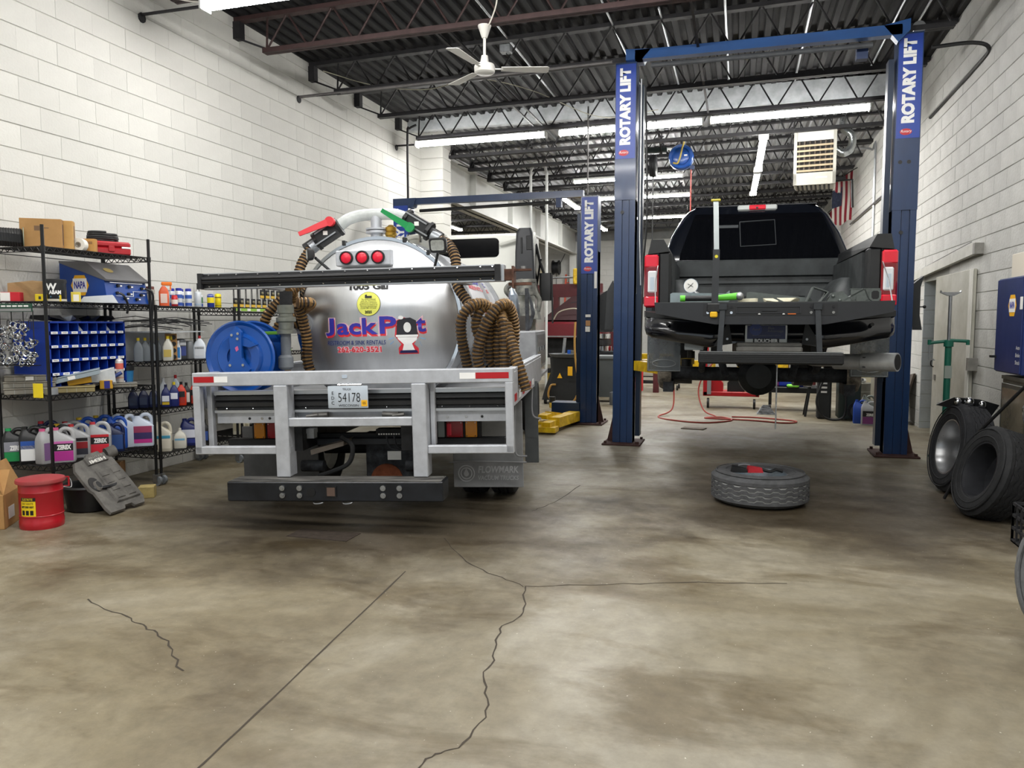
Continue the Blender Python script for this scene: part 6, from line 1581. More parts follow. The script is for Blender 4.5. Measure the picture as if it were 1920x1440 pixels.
MB().hull([(-.17,-.06,0),(.17,-.06,0),(-.16,.06,0),(.16,.06,0),(-.17,-.05,.15),(.15,-.05,.165),(-.15,.04,.16),(.14,.04,.15),(.0,-.065,.09),(.0,-.02,.175)]).build('bag_body', M('paper_brown','a5855c',.85,0,.2,6,.3,14), t, smooth=0)
carton('yellow and black small carton in front of the paper bag', -5.46, 4.99, Z, .085, .05, .06, .7, 'dbbf22', [('f',-.2,.0,.3,.7,'2a2a20')], tape=False)
carton('tiny yellow carton beside the shelf post on the second shelf', -5.37, 5.07, Z, .045, .05, .055, .7, 'e2c61c', [('f',-.2,.2,.3,.7,'2a2a20')], tape=False)
carton('yellow carton with a white label beside the black drum', -5.36, 5.235, Z, .07, .05, .085, .7, 'e6d052', [('f',-.25,.35,.1,.75,'efece0')], tape=False)
t = thing('plastic_bag', 'clear plastic bag of dark parts lying before the blue machine', 'bag', (-5.32,5.44,Z), .9)
MB().hull([(-.16,-.04,.0),(.14,-.05,0),(.15,.03,0),(-.16,.04,0),(-.12,-.03,.05),(.10,-.03,.07),(.12,.02,.06),(-.10,.03,.05)]).build('bag_film', plast, t, smooth=0)
MB().hull([(-.15,-.03,.002),(.02,-.03,.002),(.02,.02,.002),(-.15,.02,.002),(-.12,-.02,.04),(.0,-.02,.045),(.0,.015,.04)]).build('dark_part', darksteel, t, smooth=0)
MB().cbox(.06,.11,-.03,.02,.005,.045,.006).build('blue_part', bluep, t)
# clamp rack hung at the end of the shelves
rk = thing('clamp_rack', 'hanging rack of shiny hose clamps at the end of the nearest shelves', 'rack', (0,0,0))
MB().box(-5.80,-5.36,4.80,4.812,1.62,1.685).build('header_card', M('header_green','1d4a38',.5), rk, smooth=0)
MB().box(-5.80,-5.36,4.797,4.799,1.625,1.645).build('header_strip', M('header_grey','8a8c8c',.5), rk, smooth=0)
for k in range(7): MB().box(-5.78+.058*k,-5.735+.058*k,4.797,4.799,1.659,1.671).build('print', inkw, rk, smooth=0)
for i, x in enumerate((-5.72,-5.60,-5.48,-5.38)):
    MB().tube([(x,4.83,1.63),(x,4.83,1.30)],.004,6).tube(bez([(x-.012,4.80,1.48),(x-.012,4.80,1.54),(x,4.80,1.555),(x+.012,4.80,1.54),(x+.012,4.80,1.48)],4),.003,5).build('hook', black, rk)
shiny = M('clamp_chrome','c6c8ca',.15,1.0)
cm_ = MB().tube([(.024*cos(2*PI*i/14), .0, .024*sin(2*PI*i/14)) for i in range(15)], .006, 5).box(.018,.034,-.008,.008,-.008,.008).mesh('hose_clamp', shiny)
GC = 'shiny hose clamps on the rack'
for i in range(90):
    c = random.choice((-5.74,-5.66,-5.56,-5.47,-5.40)); z = 1.21 + .31*random.random()**1.4
    o = put('hose_clamp', cm_, None, (c+random.uniform(-.045,.045), 4.80+random.uniform(-.03,.03), z), (random.uniform(-.6,.6), random.uniform(-1,1), random.uniform(0,3)))
    tag(o, 'small shiny steel hose clamp heaped on the rack at the shelf end', 'clamp', GC)
MB().bar((-5.80,4.80,1.195),(-5.34,4.80,1.195),.10,.006).build('rack_ledge', wire, rk, smooth=0)
# third level: bolt bin cabinet and trays
Z = .955
bc = thing('bin_cabinet', 'blue metal pigeonhole cabinet with white labels on the third shelf', 'cabinet', (0,0,0))
bcm = M('bin_blue','10399f',.4,0,.1,5)
x0, x1, y0, y1, z0, z1 = -5.79, -5.41, 5.0, 5.81, Z+.02, 1.545
MB().box(x0,x0+.01,y0,y1,z0,z1).box(x0,x1,y0-.004,y0+.012,z0,z1).box(x0,x1,y1-.012,y1+.004,z0,z1).box(x0,x1,y0,y1,z1-.015,z1).box(x0,x1,y0,y1,z0,z0+.012).build('carcass', bcm, bc, smooth=0)
nc, nr = 8, 5
for i in range(1, nc): y = y0+(y1-y0)*i/nc; MB().box(x0,x1-.01,y-.003,y+.003,z0,z1).build('divider', bcm, bc, smooth=0)
for j in range(nr):
    z = z0+(z1-z0)*j/nr
    sh = MB().box(x0,x1,y0,y1,z,z+.006).box(x1-.004,x1,y0,y1,z,z+.032).build('bin_shelf', bcm, bc, smooth=0)
    for i in range(nc):
        y = y0+(y1-y0)*(i+.5)/nc
        MB().box(x1,x1+.0015,y-.032,y+.032,z+.009,z+.029).build('label', paper, sh, smooth=0)
        MB().box(x1+.0015,x1+.002,y-.02,y+.02,z+.017,z+.021).build('print', inkk, sh, smooth=0)
for i, (c, r_) in enumerate(((3,4),(6,4))):
    y = y0+(y1-y0)*(c+.5)/nc; z = z0+(z1-z0)*r_/nr+.008
    tag(MB().hull([(x1-.15,y-.035,z),(x1-.02,y-.03,z),(x1-.15,y+.035,z),(x1-.02,y+.03,z),(x1-.12,y-.01,z+.08),(x1-.08,y+.01,z+.085)]).build('plastic_bag', plast, smooth=0), ('grey plastic bag in a top pigeonhole, fourth column','grey plastic bag in a top pigeonhole, seventh column')[i], 'bag')
for i in range(7):
    y = 5.1+.11*i; r_ = random.uniform(.03,.05)
    tag(MB().hull([(-5.6+random.uniform(-.12,.12), y+random.uniform(-.07,.07), 1.547+random.choice((0,.02,.05))) for _ in range(14)]).build('spare_part', (darksteel, black, steel)[i % 3], smooth=20), 'loose '+('dark metal','black','bright steel')[i % 3]+' part on the blue pigeonhole cabinet, number '+('one','two','three','four','five','six','seven')[i]+' from the shelf post', 'car part', 'loose parts on the pigeonhole cabinet')
trm = M('tray_smoke','8f8b80',.3,0,.2,9,alpha=.92); trc = M('tray_clear','9dabb4',.3,0,.1,8,alpha=.9)
def tray(label, x, y, z, w, d, h, rot, mat=trm, tilt=0, mark=None):
    t = thing('parts_tray', label, 'tray', (x,y,z), rot=(0,tilt,rot))
    MB().cbox(-w/2,w/2,-d/2,d/2,0,h*.75,.004).build('tray_body', mat, t, smooth=0)
    MB().cbox(-w/2-.004,w/2+.004,-d/2-.004,d/2+.004,h*.76,h,.004).build('lid', mat, t, smooth=0)
    for i in range(1,5): MB().box(-w/2+w*i/5-.001,-w/2+w*i/5+.001,-d/2-.005,-d/2-.003,.0,h*.75).build('rib', plast, t, smooth=0)
    if mark: MB().box(-.035,.02,-d/2-.006,-d/2-.004,h*.15,h*.75).build('sticker', mark, t, smooth=0)
    return t
tray('smoky flat parts tray lowest at the shelf end', -5.60, 4.98, Z, .36, .24, .05, .78)
tray('smoky flat parts tray in the middle of the stack at the shelf end', -5.61, 4.99, Z+.052, .36, .24, .05, .74)
tray('smoky flat parts tray with a white sticker on top of the stack', -5.62, 5.0, Z+.104, .36, .24, .05, .82, mark=paper)
tray('pale blue parts tray propped at a slant over the stack', -5.40, 5.22, Z+.10, .40, .20, .05, .72, trc, -.22, mark=paper)
tray('brownish parts tray lying flat behind the shelf post', -5.38, 5.17, Z, .34, .2, .05, .8, M('tray_brown','8c8058',.4,0,.2,9))
tray('grey parts tray lying at the far end of the third shelf', -5.40, 5.70, Z, .30, .2, .035, .8)
tag(MB().cbox(-.09,.09,-.05,.05,0,.05,.004).build('yellow_case', M('case_yellow','dfa818',.4), None, (-5.38,5.26,Z+.06), (0,-.15,.75)), 'small yellow case under the slanting pale tray', 'case')
t = thing('plastic_bag', 'bundle of clear bags with white cable ties on the third shelf', 'bag', (-5.42,5.46,Z+.06), .8)
MB().hull([(-.16,-.06,0),(.16,-.05,0),(.15,.06,0),(-.16,.06,0),(.02,-.04,.10),(.15,-.03,.13),(.14,.03,.12),(-.1,.0,.04)]).build('bag_film', M('film_white','cfd4d6',.25,0,.2,20,alpha=.85), t, smooth=0)
for i in range(8): MB().tube(bez([(-.13,-.05+.012*i,.03),(.0,-.045+.011*i,.075),(.13,-.03+.009*i,.12)],4),.003,5).build('cable_tie', inkw, t)
carton('small gold and blue carton on the third shelf edge', -5.34, 5.50, Z, .10, .07, .075, .72, 'd2a02c', [('f',-.15,.3,.05,.95,'2a2f8c'),('s',-.5,.5,.5,.95,'2a2f8c')], tape=False)
can('white aerosol can with red print at the end of the third shelf', -5.40, 5.72, Z+.04, 'dcd6d2', .24, .034, None, [(.5,.72,'d8685a'),(.15,.2,'c8a090')], True)
t = thing('cup', 'blue plastic tub with a black rim at the end of the third shelf', 'tub', (-5.45,5.86,Z), 0)
MB().lathe([(.0001,0),(.048,0),(.06,.15)],24).build('tub_body', M('tub_blue','2b6fa0',.4), t); MB().lathe([(.061,.14),(.064,.14),(.064,.185),(.058,.185),(.058,.15)],24).build('rim', black, t)
tag(MB().tube([(-5.40,5.60,Z+.075),(-5.34,5.68,Z+.13)],.017,12).build('blue_tube', M('tube_navy','2c3f7c',.4)), 'short blue tube leaning among the trays', 'tube')
tg_ = tag(MB().cbox(-.05,.05,-.003,.0,-.02,.095,.001).build('price_tag', paperY, None, (-5.36,4.828,Z), (0,0,.0)), 'bright yellow tag hanging at the end of the third shelf', 'tag')
t = tag(MB().lathe([(.038,0),(.05,0),(.05,.05),(.038,.05),(.038,0)],24).build('tape_roll', M('tape_silver','a9adb2',.35,.5), None, (-5.34,4.93,Z)), 'grey roll of tape lying beside the yellow tag', 'tape')

# ---------------------------------------------------------------- far shelves: wire racks with bulb cards
cmesh = {}
for nm, (top, bot) in (('upper',(1.95,1.70)),('lower',(1.50,1.22))):
    rk = thing('wire_rack', nm+' black wire rack of hanging bulb cards behind the hose reel', 'rack', (0,0,0))
    for i in range(11):
        y = 7.36+.11*i
        MB().tube(bez([(-5.40,y,bot),(-5.36,y,bot),(-5.36,y,top-.03),(-5.38,y+.015,top),(-5.40,y+.05,top),(-5.42,y+.07,top-.03),(-5.42,y+.07,bot)],3),.004,5).build('wire_loop', wire, rk)
    MB().tube([(-5.36,7.30,bot+.0),(-5.36,8.50,bot)],.005,6).build('front_rail', wire, rk)
    MB().box(-5.352,-5.350,7.36,8.46,bot-.035,bot-.005).build('price_strip', M('strip_green','9ac84a',.5), rk, smooth=0)
    for k in range(6): MB().box(-5.3495,-5.3485,7.40+.18*k,7.46+.18*k,bot-.034,bot-.006).build('price_label', paper, rk, smooth=0)
def bulb_card():
    a = MB().box(-.001,.001,-.04,.04,0,.10).mesh('backing_card', M('card_black','17171c',.5), 0)
    b = MB().box(.001,.002,-.036,.036,.005,.035).mesh('yellow_print', M('print_e2b83a','e2b83a',.5), 0)
    c = MB().ball((.006,0,.062),.018,8).mesh('blister', M('blister_glass','8f8a70',.2,.2), 40)
    return a, b, c
A_, B_, C_ = bulb_card()
for (zz_, n, y0, gl__) in ((1.705,10,7.36,'bulb card in the front row of the upper wire rack'),(1.815,5,7.86,'bulb card in the raised row of the upper wire rack'),(1.215,9,7.42,'bulb card in the lower wire rack')):
    for i in range(n):
        r_ = put('bulb_card', A_, None, (-5.345+.002*(i % 2), y0+.108*i, zz_)); tag(r_, gl__ + ', ' + ('first','second','third','fourth','fifth','sixth','seventh','eighth','ninth','tenth')[i], 'bulb card', gl__.split(' card ')[1])
        put('print_panel', B_, r_); put('blister', C_, r_)
at = thing('hose_gauge', 'black inflator hose with a round gauge lying before the lower wire rack', 'gauge', (-5.30,7.15,1.36))
MB().tube(bez([(0,-.25,-.05),(.0,-.1,-.02),(.0,.05,.02),(.0,.2,.05)],5),.03,10).build('grip', black, at); MB().lathe([(.0001,0),(.035,0),(.035,.02),(.0001,.02)],18,(.04,.12,.08),(1,-.6,0)).build('dial', M('dial_blue','4a78a8',.3), at)
MB().ball((0,-.25,-.05),.04,10).build('head', darksteel, at)
tag(MB().cbox(-5.70,-5.32,7.36,8.4,.705,.90,.01).build('dark_crate', M('crate_dark','1c1b1b',.6,0,.3,9)), 'dark crate on the far shelves behind the reel', 'crate')

# ================================================================ FLOOR AT THE NEAREST SHELVES
rbn = thing('waste_bin', 'red oily-waste bin with a lid and a yellow label', 'bin', (-5.04,4.52,0), .82)
rbm = M('bin_red','b01020',.38,0,.12,4,coat=.2)
MB().lathe([(.0001,0),(.145,0),(.149,.01),(.149,.055),(.146,.06),(.146,.095),(.150,.099),(.146,.103),(.146,.27),(.150,.276),(.146,.282),(.146,.345)],48).build('bin_body', rbm, rbn)
MB().lathe([(.164,.340),(.166,.352),(.162,.366),(.115,.376),(.0001,.380)],48).build('lid', M('bin_lid_red','a8323a',.5,0,.3,5,dark='9c4a48'), rbn)
MB().tube([(.14,.03,.352),(.185,.05,.348),(.185,.05,.28),(.145,.04,.28)],.008,8).build('lid_lever', rbm, rbn)
MB().tube(bez([(.148,.02,.28),(.20,.04,.27),(.195,.06,.33),(.15,.06,.34)],5),.004,6).build('foot_wire', steel, rbn)
def wb_(p): a = p[0]/.1472; return (.1472*math.sin(a), -.1472*math.cos(a), p[2])
n = 8; vs = [wb_((-.150+.115*i/n,0,z)) for i in range(n+1) for z in (.105,.245)]
ylb = MB().add(vs, [(2*i,2*i+2,2*i+3,2*i+1) for i in range(n)]).build('yellow_label', M('label_yellow','f0cf14',.5), rbn)
def wb2(p): a = p[0]/.1482; return (.1482*math.sin(a), -.1482*math.cos(a), p[2])
vs = [wb2((-.150+.115*i/n,0,z)) for i in range(n+1) for z in (.218,.245)]
MB().add(vs, [(2*i,2*i+2,2*i+3,2*i+1) for i in range(n)]).build('black_header', inkk, ylb)
text('JUSTRITE', .024, paperY, ylb, (-.095,0,.231), fit=.085, warp=lambda p: wb_((p[0]*1.0,0,p[2])) if False else tuple(Vector(wb2(p))*1.0) )
text('OILY WASTE', .022, inkk, ylb, (-.095,0,.200), fit=.09, warp=wb2); text('EMPTY EVERY NIGHT', .020, inkk, ylb, (-.095,0,.175), fit=.095, bold=.001, warp=wb2)
for k in range(3): MB().add([wb2((x,0,z)) for x, z in ((-.14+.033*k,.115),(-.117+.033*k,.115),(-.117+.033*k,.15),(-.14+.033*k,.15))],[(0,1,2,3)]).build('pictogram', inkk, ylb, smooth=0)
for k in (-.06, .0): MB().disc(wb2((k,0,.035)),.011,(math.sin(k/.147),-math.cos(k/.147),0),14).build('vent_hole', inkk, rbn, smooth=0)
# engine cover leaning on the shelves
ec = thing('engine_cover', 'dusty grey plastic engine cover leaning on the nearest shelves', 'engine cover', (0,0,0))
ecm = M('cover_dusty','6e6b66',.8,0,.3,7,dark='4a4845')
A0, B0, D0, E0_ = Vector((-4.76,4.87,.012)), Vector((-4.80,5.33,.012)), Vector((-5.225,4.95,.405)), Vector((-5.215,5.34,.455))
nn = (B0-A0).cross(D0-A0).normalized()
if nn.x < 0: nn = -nn
def ecp(u, v, h=0.0): # u along the floor edge, v up the slope
    p = A0.lerp(B0, u); q = D0.lerp(E0_, u); return p.lerp(q, v) + nn*h
outl = [(.0,.10),(.04,.0),(.40,.0),(.44,.05),(.62,.05),(.66,0),(.92,.0),(1.0,.10),(.98,.55),(.94,.86),(.78,.90),(.72,1.0),(.42,1.0),(.34,.94),(.05,.93),(-.06,.80),(-.05,.45),(.0,.38)]
def slab(ol, h0, h1, name, mat, par, inset=.0):
    c = Vector((sum(a for a,b in ol)/len(ol), sum(b for a,b in ol)/len(ol)))
    top = [(c.x+(a-c.x)*(1-inset), c.y+(b-c.y)*(1-inset)) for a, b in ol]
    vs = [ecp(a,b,h0) for a,b in ol]+[ecp(a,b,h1) for a,b in top]; n = len(ol)
    return MB().add(vs, [tuple(range(n))[::-1], tuple(range(n,2*n))]+[(i,(i+1)%n,n+(i+1)%n,n+i) for i in range(n)]).build(name, mat, par, smooth=0)
ecb = slab(outl, 0, .02, 'cover_plate', ecm, ec, .02)
slab([(.30,.12),(.92,.12),(.92,.70),(.30,.70)], .019, .034, 'raised_panel', ecm, ec, .06)
for k in range(4):
    for c in (.36,.64): slab([(c,.17+.13*k),(c+.2,.17+.13*k),(c+.2,.26+.13*k),(c,.26+.13*k)], .033, .042, 'raised_rib', ecm, ec, .15)
slab([(.26,.80),(.80,.80),(.80,.93),(.26,.93)], .019, .036, 'badge_plate', ecm, ec, .04)
me = text_mesh('HEMI', .08, bold=.003); w_ = max(v.co.x for v in me.vertices)-min(v.co.x for v in me.vertices)
for v in me.vertices: v.co = ecp(.53 - v.co.x/w_*.40, .84 - v.co.y*.9, .0375)
me.materials.clear(); me.materials.append(M('letter_pale','c9c7c0',.5)); put('lettering', me, ec)
me = text_mesh('5.7 LITER', .05); w_ = max(v.co.x for v in me.vertices)-min(v.co.x for v in me.vertices)
for v in me.vertices: v.co = ecp(.53 - v.co.x/w_*.36, .90 - v.co.y*.8, .0375)
me.materials.clear(); me.materials.append(M('letter_grey','8d8b85',.5)); put('lettering', me, ec)
ring = [(.14+.13*cos(2*PI*i/20), .50+.13*sin(2*PI*i/20)) for i in range(20)]
slab(ring, .018, .026, 'cap_recess', M('recess_black','1f1e1e',.7), ec, .1)
slab([(.16+.075*cos(2*PI*i/20), .46+.085*sin(2*PI*i/20)) for i in range(20)], .025, .045, 'filler_collar', ecm, ec, .2)
slab([(.16+.055*cos(2*PI*i/20), .46+.06*sin(2*PI*i/20)) for i in range(20)], .044, .047, 'filler_cap', inkk, ec, .1)
MB().cyl(ecp(.90,.92,.0), ecp(1.08,.90,.03), .05, n=16).build('intake_spout', ecm, ec)
tb_ = thing('drain_pan', 'black round drain pan half hidden behind the red bin and engine cover', 'pan', (-5.12,5.06,0))
MB().lathe([(.0001,.01),(.17,.01),(.20,.20),(.215,.20),(.205,.215),(.19,.20),(.16,.03),(.0001,.03)],36).build('pan_body', M('pan_black','141519',.4,0,.2,7), tb_)
t = thing('carton', 'brown carton with a torn-up flap on the floor behind the red bin', 'box', (-5.52,4.40,0), .55)
MB().box(-.24,.24,-.2,.2,0,.005).box(-.24,.24,-.2,-.195,0,.25).box(-.24,.24,.195,.2,0,.25).box(-.24,-.235,-.2,.2,0,.25).box(.235,.24,-.2,.2,0,.25).build('box_body', MATS['cardboard'], t, smooth=0)
MB().hull([(-.24,-.2,.25),(.24,-.2,.25),(-.24,-.2,.255),(.24,-.2,.255),(-.24,-.05,.42),(.24,-.05,.42),(-.24,-.045,.424),(.24,-.045,.424)]).build('flap', MATS['cardboard'], t, smooth=0)
MB().hull([(.24,-.2,.25),(.24,.2,.25),(.24,-.2,.255),(.24,.2,.255),(.14,-.2,.47),(.14,.2,.47),(.137,-.2,.474),(.137,.2,.474)]).build('flap', MATS['cardboard'], t, smooth=0)
MB().box(.241,.243,-.12,.0,.06,.15).build('shipping_label', paper, t, smooth=0)
carton('small brown carton under the bottom shelf', -5.55, 5.78, 0, .14, .12, .25, .4, '8a6540')
tag(MB().cbox(-.065,.065,-.06,.06,0,.10,.004).build('wood_block', M('wood_block','b3a066',.7,0,.3,14,stretch=(1,6,1)), None, (-4.99,5.55,0), (0,0,.55)), 'short block of yellowish wood on the floor by the shelf wheel', 'wood block')
tag(MB().hull([(random.uniform(-.09,.09), random.uniform(-.06,.06), random.choice((.002,.03,.015))) for _ in range(14)]).build('paper_scrap', paper, None, (-5.12,5.66,0)), 'crumpled white paper on the floor beside the wood block', 'paper')

# ================================================================ BEYOND THE LIFTS
mar = M('maroon_paint','6d1420',.35,0,.1,4); marl = M('maroon_steel','5a2226',.5,.2,.25,6)
ht = thing('red_truck', 'dark red truck with its hood open behind the lower lift', 'truck', (-3.55,16.8,0), math.radians(0))
MB().cbox(-.95,.62,.0,1.2,1.20,1.56,.05).build('front_body', mar, ht); MB().box(-.95,.62,-.012,.0,1.22,1.25).build('chrome_trim', steel, ht, smooth=0)
MB().hull([(-.75,.1,1.60),(.60,.1,1.60),(-.1,.4,2.13),(.85,.4,2.25),(-.72,.15,1.58),(.62,.15,1.58),(-.06,.45,2.12),(.88,.45,2.24)]).build('open_hood', M('hood_dark','351216',.5,0,.2,4), ht, smooth=0)
MB().box(-.7,.5,.2,.9,1.5,1.66).hull([(-.5,.25,1.6),(.4,.25,1.6),(-.1,.3,2.0),(.6,.3,2.05),(-.5,.5,1.6),(.4,.5,1.6),(.0,.5,2.0),(.6,.5,2.05)]).build('engine_bay', chas, ht, smooth=0)
for x in (-.35,.75):
    MB().cyl((x-.12,.9,.52),(x+.12,.9,.52),.50,n=32).build('wheel', rubber, ht)
MB().box(-.9,.6,.3,2.6,.75,1.2).build('underbody', chas, ht, smooth=0)
MB().tube(bez([(-.45,.05,1.6),(-.3,-.0,1.78),(.05,-.05,1.85),(.35,0,1.75),(.42,.05,1.6)],6),.014,6).build('loose_hose', MATS['cable_pale'], ht)
tag(MB().box(-4.15,-3.0,17.35,17.5,2.12,2.42).build('steel_beam', marl, smooth=0), 'maroon steel beam above the open hood of the red truck', 'beam')
tag(MB().cyl((-4.2,17.2,2.55),(-3.2,17.2,2.57),.025,n=10).build('steel_bar', steel), 'bright steel bar lying above the maroon beam', 'bar')
MB().box(-4.12,-4.0,17.35,17.5,0,2.12).box(-3.12,-3.0,17.35,17.5,0,2.12).build('gantry_leg', marl, bpy.data.objects['steel_beam'], smooth=0)
tag(MB().cbox(-3.62,-3.45,17.12,17.28,2.40,2.75,.02).build('hoist_trolley', yellowp), 'small yellow hoist trolley on the steel bar', 'hoist')
ldr = thing('ladder', 'orange red step ladder against the back wall', 'ladder', (-5.95,27.4,0))
lo_ = M('ladder_orange','b5482c',.5)
for x in (-.22,.22): MB().bar((x,0,0),(x*.8,.4,3.3),.07,.03).build('rail', lo_, ldr, smooth=0)
for i in range(9): MB().bar((-.21,.02+.042*i,.35*i+.2),(.21,.02+.042*i,.35*i+.2),.06,.03).build('rung', lo_, ldr, smooth=0)
rw = thing('wall_reel', 'black cord reel fixed high on the back wall', 'reel', (-6.5,27.75,3.55))
for x in (-.1,.12): MB().lathe([(.03,-.02),(.26,-.02),(.26,.02),(.03,.02)],24,(x,0,0),(1,0,0)).build('disc', black, rw)
MB().cyl((-.1,0,0),(.12,0,0),.2,n=20).build('drum', darksteel, rw); MB().box(-.05,.1,.0,.3,-.1,.1).build('bracket', black, rw, smooth=0)
MB().tube([(.02,0,-.2),(.02,0,-1.6)],.012,6).tube(bez([(.14,0,.1),(.4,.1,.7),(.45,.1,1.2)],4),.012,6).build('cord', black, rw)
od = thing('oil_drain', 'black waste oil drain stand with a brown hose and yellow labels', 'oil drain', (-3.18,14.45,0))
MB().loft([(0,0,.08,.42,.28,.08),(0,0,.30,.36,.26,.08),(0,.02,.62,.26,.24,.1),(0,.02,.88,.28,.25,.1)],6).build('tank_body', M('drain_black','17191b',.45,0,.2,6), od)
MB().lathe([(.0001,.90),(.30,.90),(.34,.95),(.35,.95),(.30,.885),(.0001,.88)],30,(.02,0,0)).build('bowl', M('bowl_grey','55585b',.4,.3), od)
MB().box(.10,.19,-.292,-.288,.55,.72).build('yellow_label', inky, od, smooth=0); MB().add([(-.10,-.30,.50),(.0,-.30,.50),(-.05,-.30,.60)],[(0,1,2)]).build('warning_triangle', inky, od, smooth=0)
MB().cyl((-.05,0,.95),(-.02,0,1.25),.03,n=12).build('riser', galv, od)
MB().tube(bez([(.22,-.2,1.55),(.22,-.25,1.1),(.26,-.28,.7),(.33,-.30,.35),(.2,-.34,.05),(-.05,-.35,.04),(-.25,-.35,.15),(-.22,-.33,.35),(-.12,-.32,.38)],6),.02,8).build('drain_hose', M('hose_tan','a27b3a',.4), od)
for x in (-.35,.35): MB().cyl((x-.02,-.2,.05),(x+.02,-.2,.05),.05,n=16).build('caster', black, od)
for x in (.05,.12): MB().box(x,x+.06,-.1,.0,.95,1.02).build('small_part', bluep if x < .1 else chrome, od, smooth=0)
tc_ = thing('trash_can', 'grey wheeled trash can beside the tall lift post', 'trash can', (-2.50,15.05,0))
MB().loft([(0,0,.10,.22,.22,.06),(0,0,.85,.29,.29,.07)],6).build('can_body', M('trash_grey','53585a',.5,0,.1,5), tc_); MB().loft([(0,0,.85,.31,.31,.07),(0,0,.90,.31,.31,.07)],6).build('rim', M('trash_rim','63686a',.5), tc_)
for x in (-.14,.14): MB().cyl((x-.02,-.16,.05),(x+.02,-.16,.05),.05,n=16).build('caster', black, tc_)
en_ = thing('engine_stand', 'chrome stack of engine parts above the grey trash can', 'engine', (-2.78,16.2,0))
for i in range(5): MB().cyl((0,0,.95+.13*i),(0,0,1.05+.13*i),.20-.012*i,n=20).build('ring', (chrome, black)[i % 2], en_)
MB().cbox(-.3,.3,-.2,.2,.0,.95,.02).build('stand_body', darksteel, en_); MB().ball((.32,-.05,1.0),.09,12).build('red_part', redp, en_)
rp_ = thing('press_frame', 'maroon press frame standing behind the tall lift post', 'press', (-2.72,17.2,0))
MB().box(-.08,.04,0,.15,0,2.05).box(.9,1.02,0,.15,0,2.05).box(-.08,1.02,0,.15,1.95,2.1).build('frame', marl, rp_, smooth=0); MB().box(.04,.4,.02,.1,.5,1.9).build('dark_plate', chas, rp_, smooth=0); MB().box(-.16,-.08,.0,.08,1.8,2.1).build('blue_tube', M('tube_blue','252c78',.4), rp_, smooth=0)
bk_ = thing('bucket', 'white plastic bucket behind the tall lift post', 'bucket', (-2.72,16.6,0))
MB().lathe([(.0001,0),(.14,0),(.17,.40),(.18,.40),(.18,.43),(.165,.43)],24).build('bucket_body', M('bucket_white','d5d2c4',.5,0,.1,6), bk_); MB().add([(-.05,-.162,.15),(.06,-.162,.15),(.06,-.166,.26),(-.05,-.166,.26)],[(0,1,2,3)]).build('label', M('label_orange','d8a070',.5), bk_, smooth=0)
can('grey steel canister on the floor before the white bucket', -2.24, 14.4, 0, '5d6063', .28, .09, None, name='canister', cat='canister')
gcn = thing('gas_can', 'red plastic jerrycan on the floor behind the tall lift post', 'jerrycan', (-2.12,16.7,0))
MB().loft([(0,0,.08,.14,.1,.04),(0,0,.48,.14,.1,.04),(0,0,.56,.09,.08,.03)],5).build('can_body', redp, gcn); MB().tube([(-.08,0,.55),(-.06,0,.62),(.06,0,.62),(.08,0,.55)],.015,8).build('handle', redp, gcn); MB().cyl((0,-.02,0),(0,-.02,.08),.04,n=12).build('foot', black, gcn)
# third lift in the back bay, yellow arms and posts
L3 = thing('two_post_lift', 'rear lift with maroon post and yellow arms beyond the tall lift', 'vehicle lift', (0,18.6,0))
MB().box(-2.62,-2.44,-.1,.15,0,2.45).build('post', marl, L3, smooth=0)
MB().box(.9,1.08,-.1,.15,0,2.45).build('post', marl, L3, smooth=0)
def arm3(p, q, z):
    a = MB().bar((*p,z),(*q,z),.26,.20,up=(0,0,1)).build('lift_arm', yellowp, L3, smooth=0); MB().bar((q[0],q[1],z+.1),(q[0],q[1],z+.2),.14).build('pad', black, a, smooth=0)
arm3((-2.45,-.3),(-1.35,-.9),.72); arm3((-2.55,-.3),(-4.2,-1.4),.30); arm3((1.0,-.2),(.0,-.6),.62); arm3((-1.3,-1.2),(-.55,-1.6),.62)
MB().tube([(-2.60+.12*cos(.5*i)+.05*sin(.13*i), -.15, 1.25+.33*sin(.5*i)) for i in range(80)],.018,6).build('red_hose_coil', M('hose_red','8a1f28',.45), L3)
MB().tube([(-2.5,-.15,2.3),(-2.48,-.15,2.6),(-2.44,-.15,2.75)],.02,6).build('hook', black, L3)
dl = thing('transmission_dolly', 'low black wheeled dolly on the floor under the yellow arm', 'dolly', (-1.85,18.2,0))
MB().bar((-.5,-.2,.16),(.5,-.2,.16),.04).bar((-.5,.25,.16),(.5,.25,.16),.04).bar((-.5,-.2,.30),(.5,-.2,.30),.03).bar((-.48,-.2,.16),(-.48,.25,.16),.04).bar((.48,-.2,.16),(.48,.25,.16),.04).bar((-.4,-.2,.16),(-.4,-.2,.5),.03).bar((.3,-.2,.16),(.3,-.2,.5),.03).build('frame', black, dl, smooth=0)
for x in (-.5,.5):
    for y in (-.25,.3): MB().cyl((x-.02,y,.06),(x+.02,y,.06),.06,n=16).build('wheel', black, dl)
rc = thing('service_cart', 'red open service cart with used parts under the pickup', 'cart', (-.15,14.6,0))
MB().cbox(-.47,.50,-.25,.25,.22,.30,.01).build('tray', redp, rc); MB().box(-.47,-.40,-.25,-.19,.22,1.15).box(-.47,-.40,.19,.25,.22,1.15).box(.44,.50,-.25,.25,.22,.62).build('upright', redp, rc, smooth=0); MB().box(-.40,-.33,-.26,-.24,.25,1.0).build('side_strip', M('strip_grey','8a8f90',.5), rc, smooth=0)
for x in (-.38,.42): MB().cyl((x-.02,-.2,.09),(x+.02,-.2,.09),.09,n=16).build('caster', black, rc)
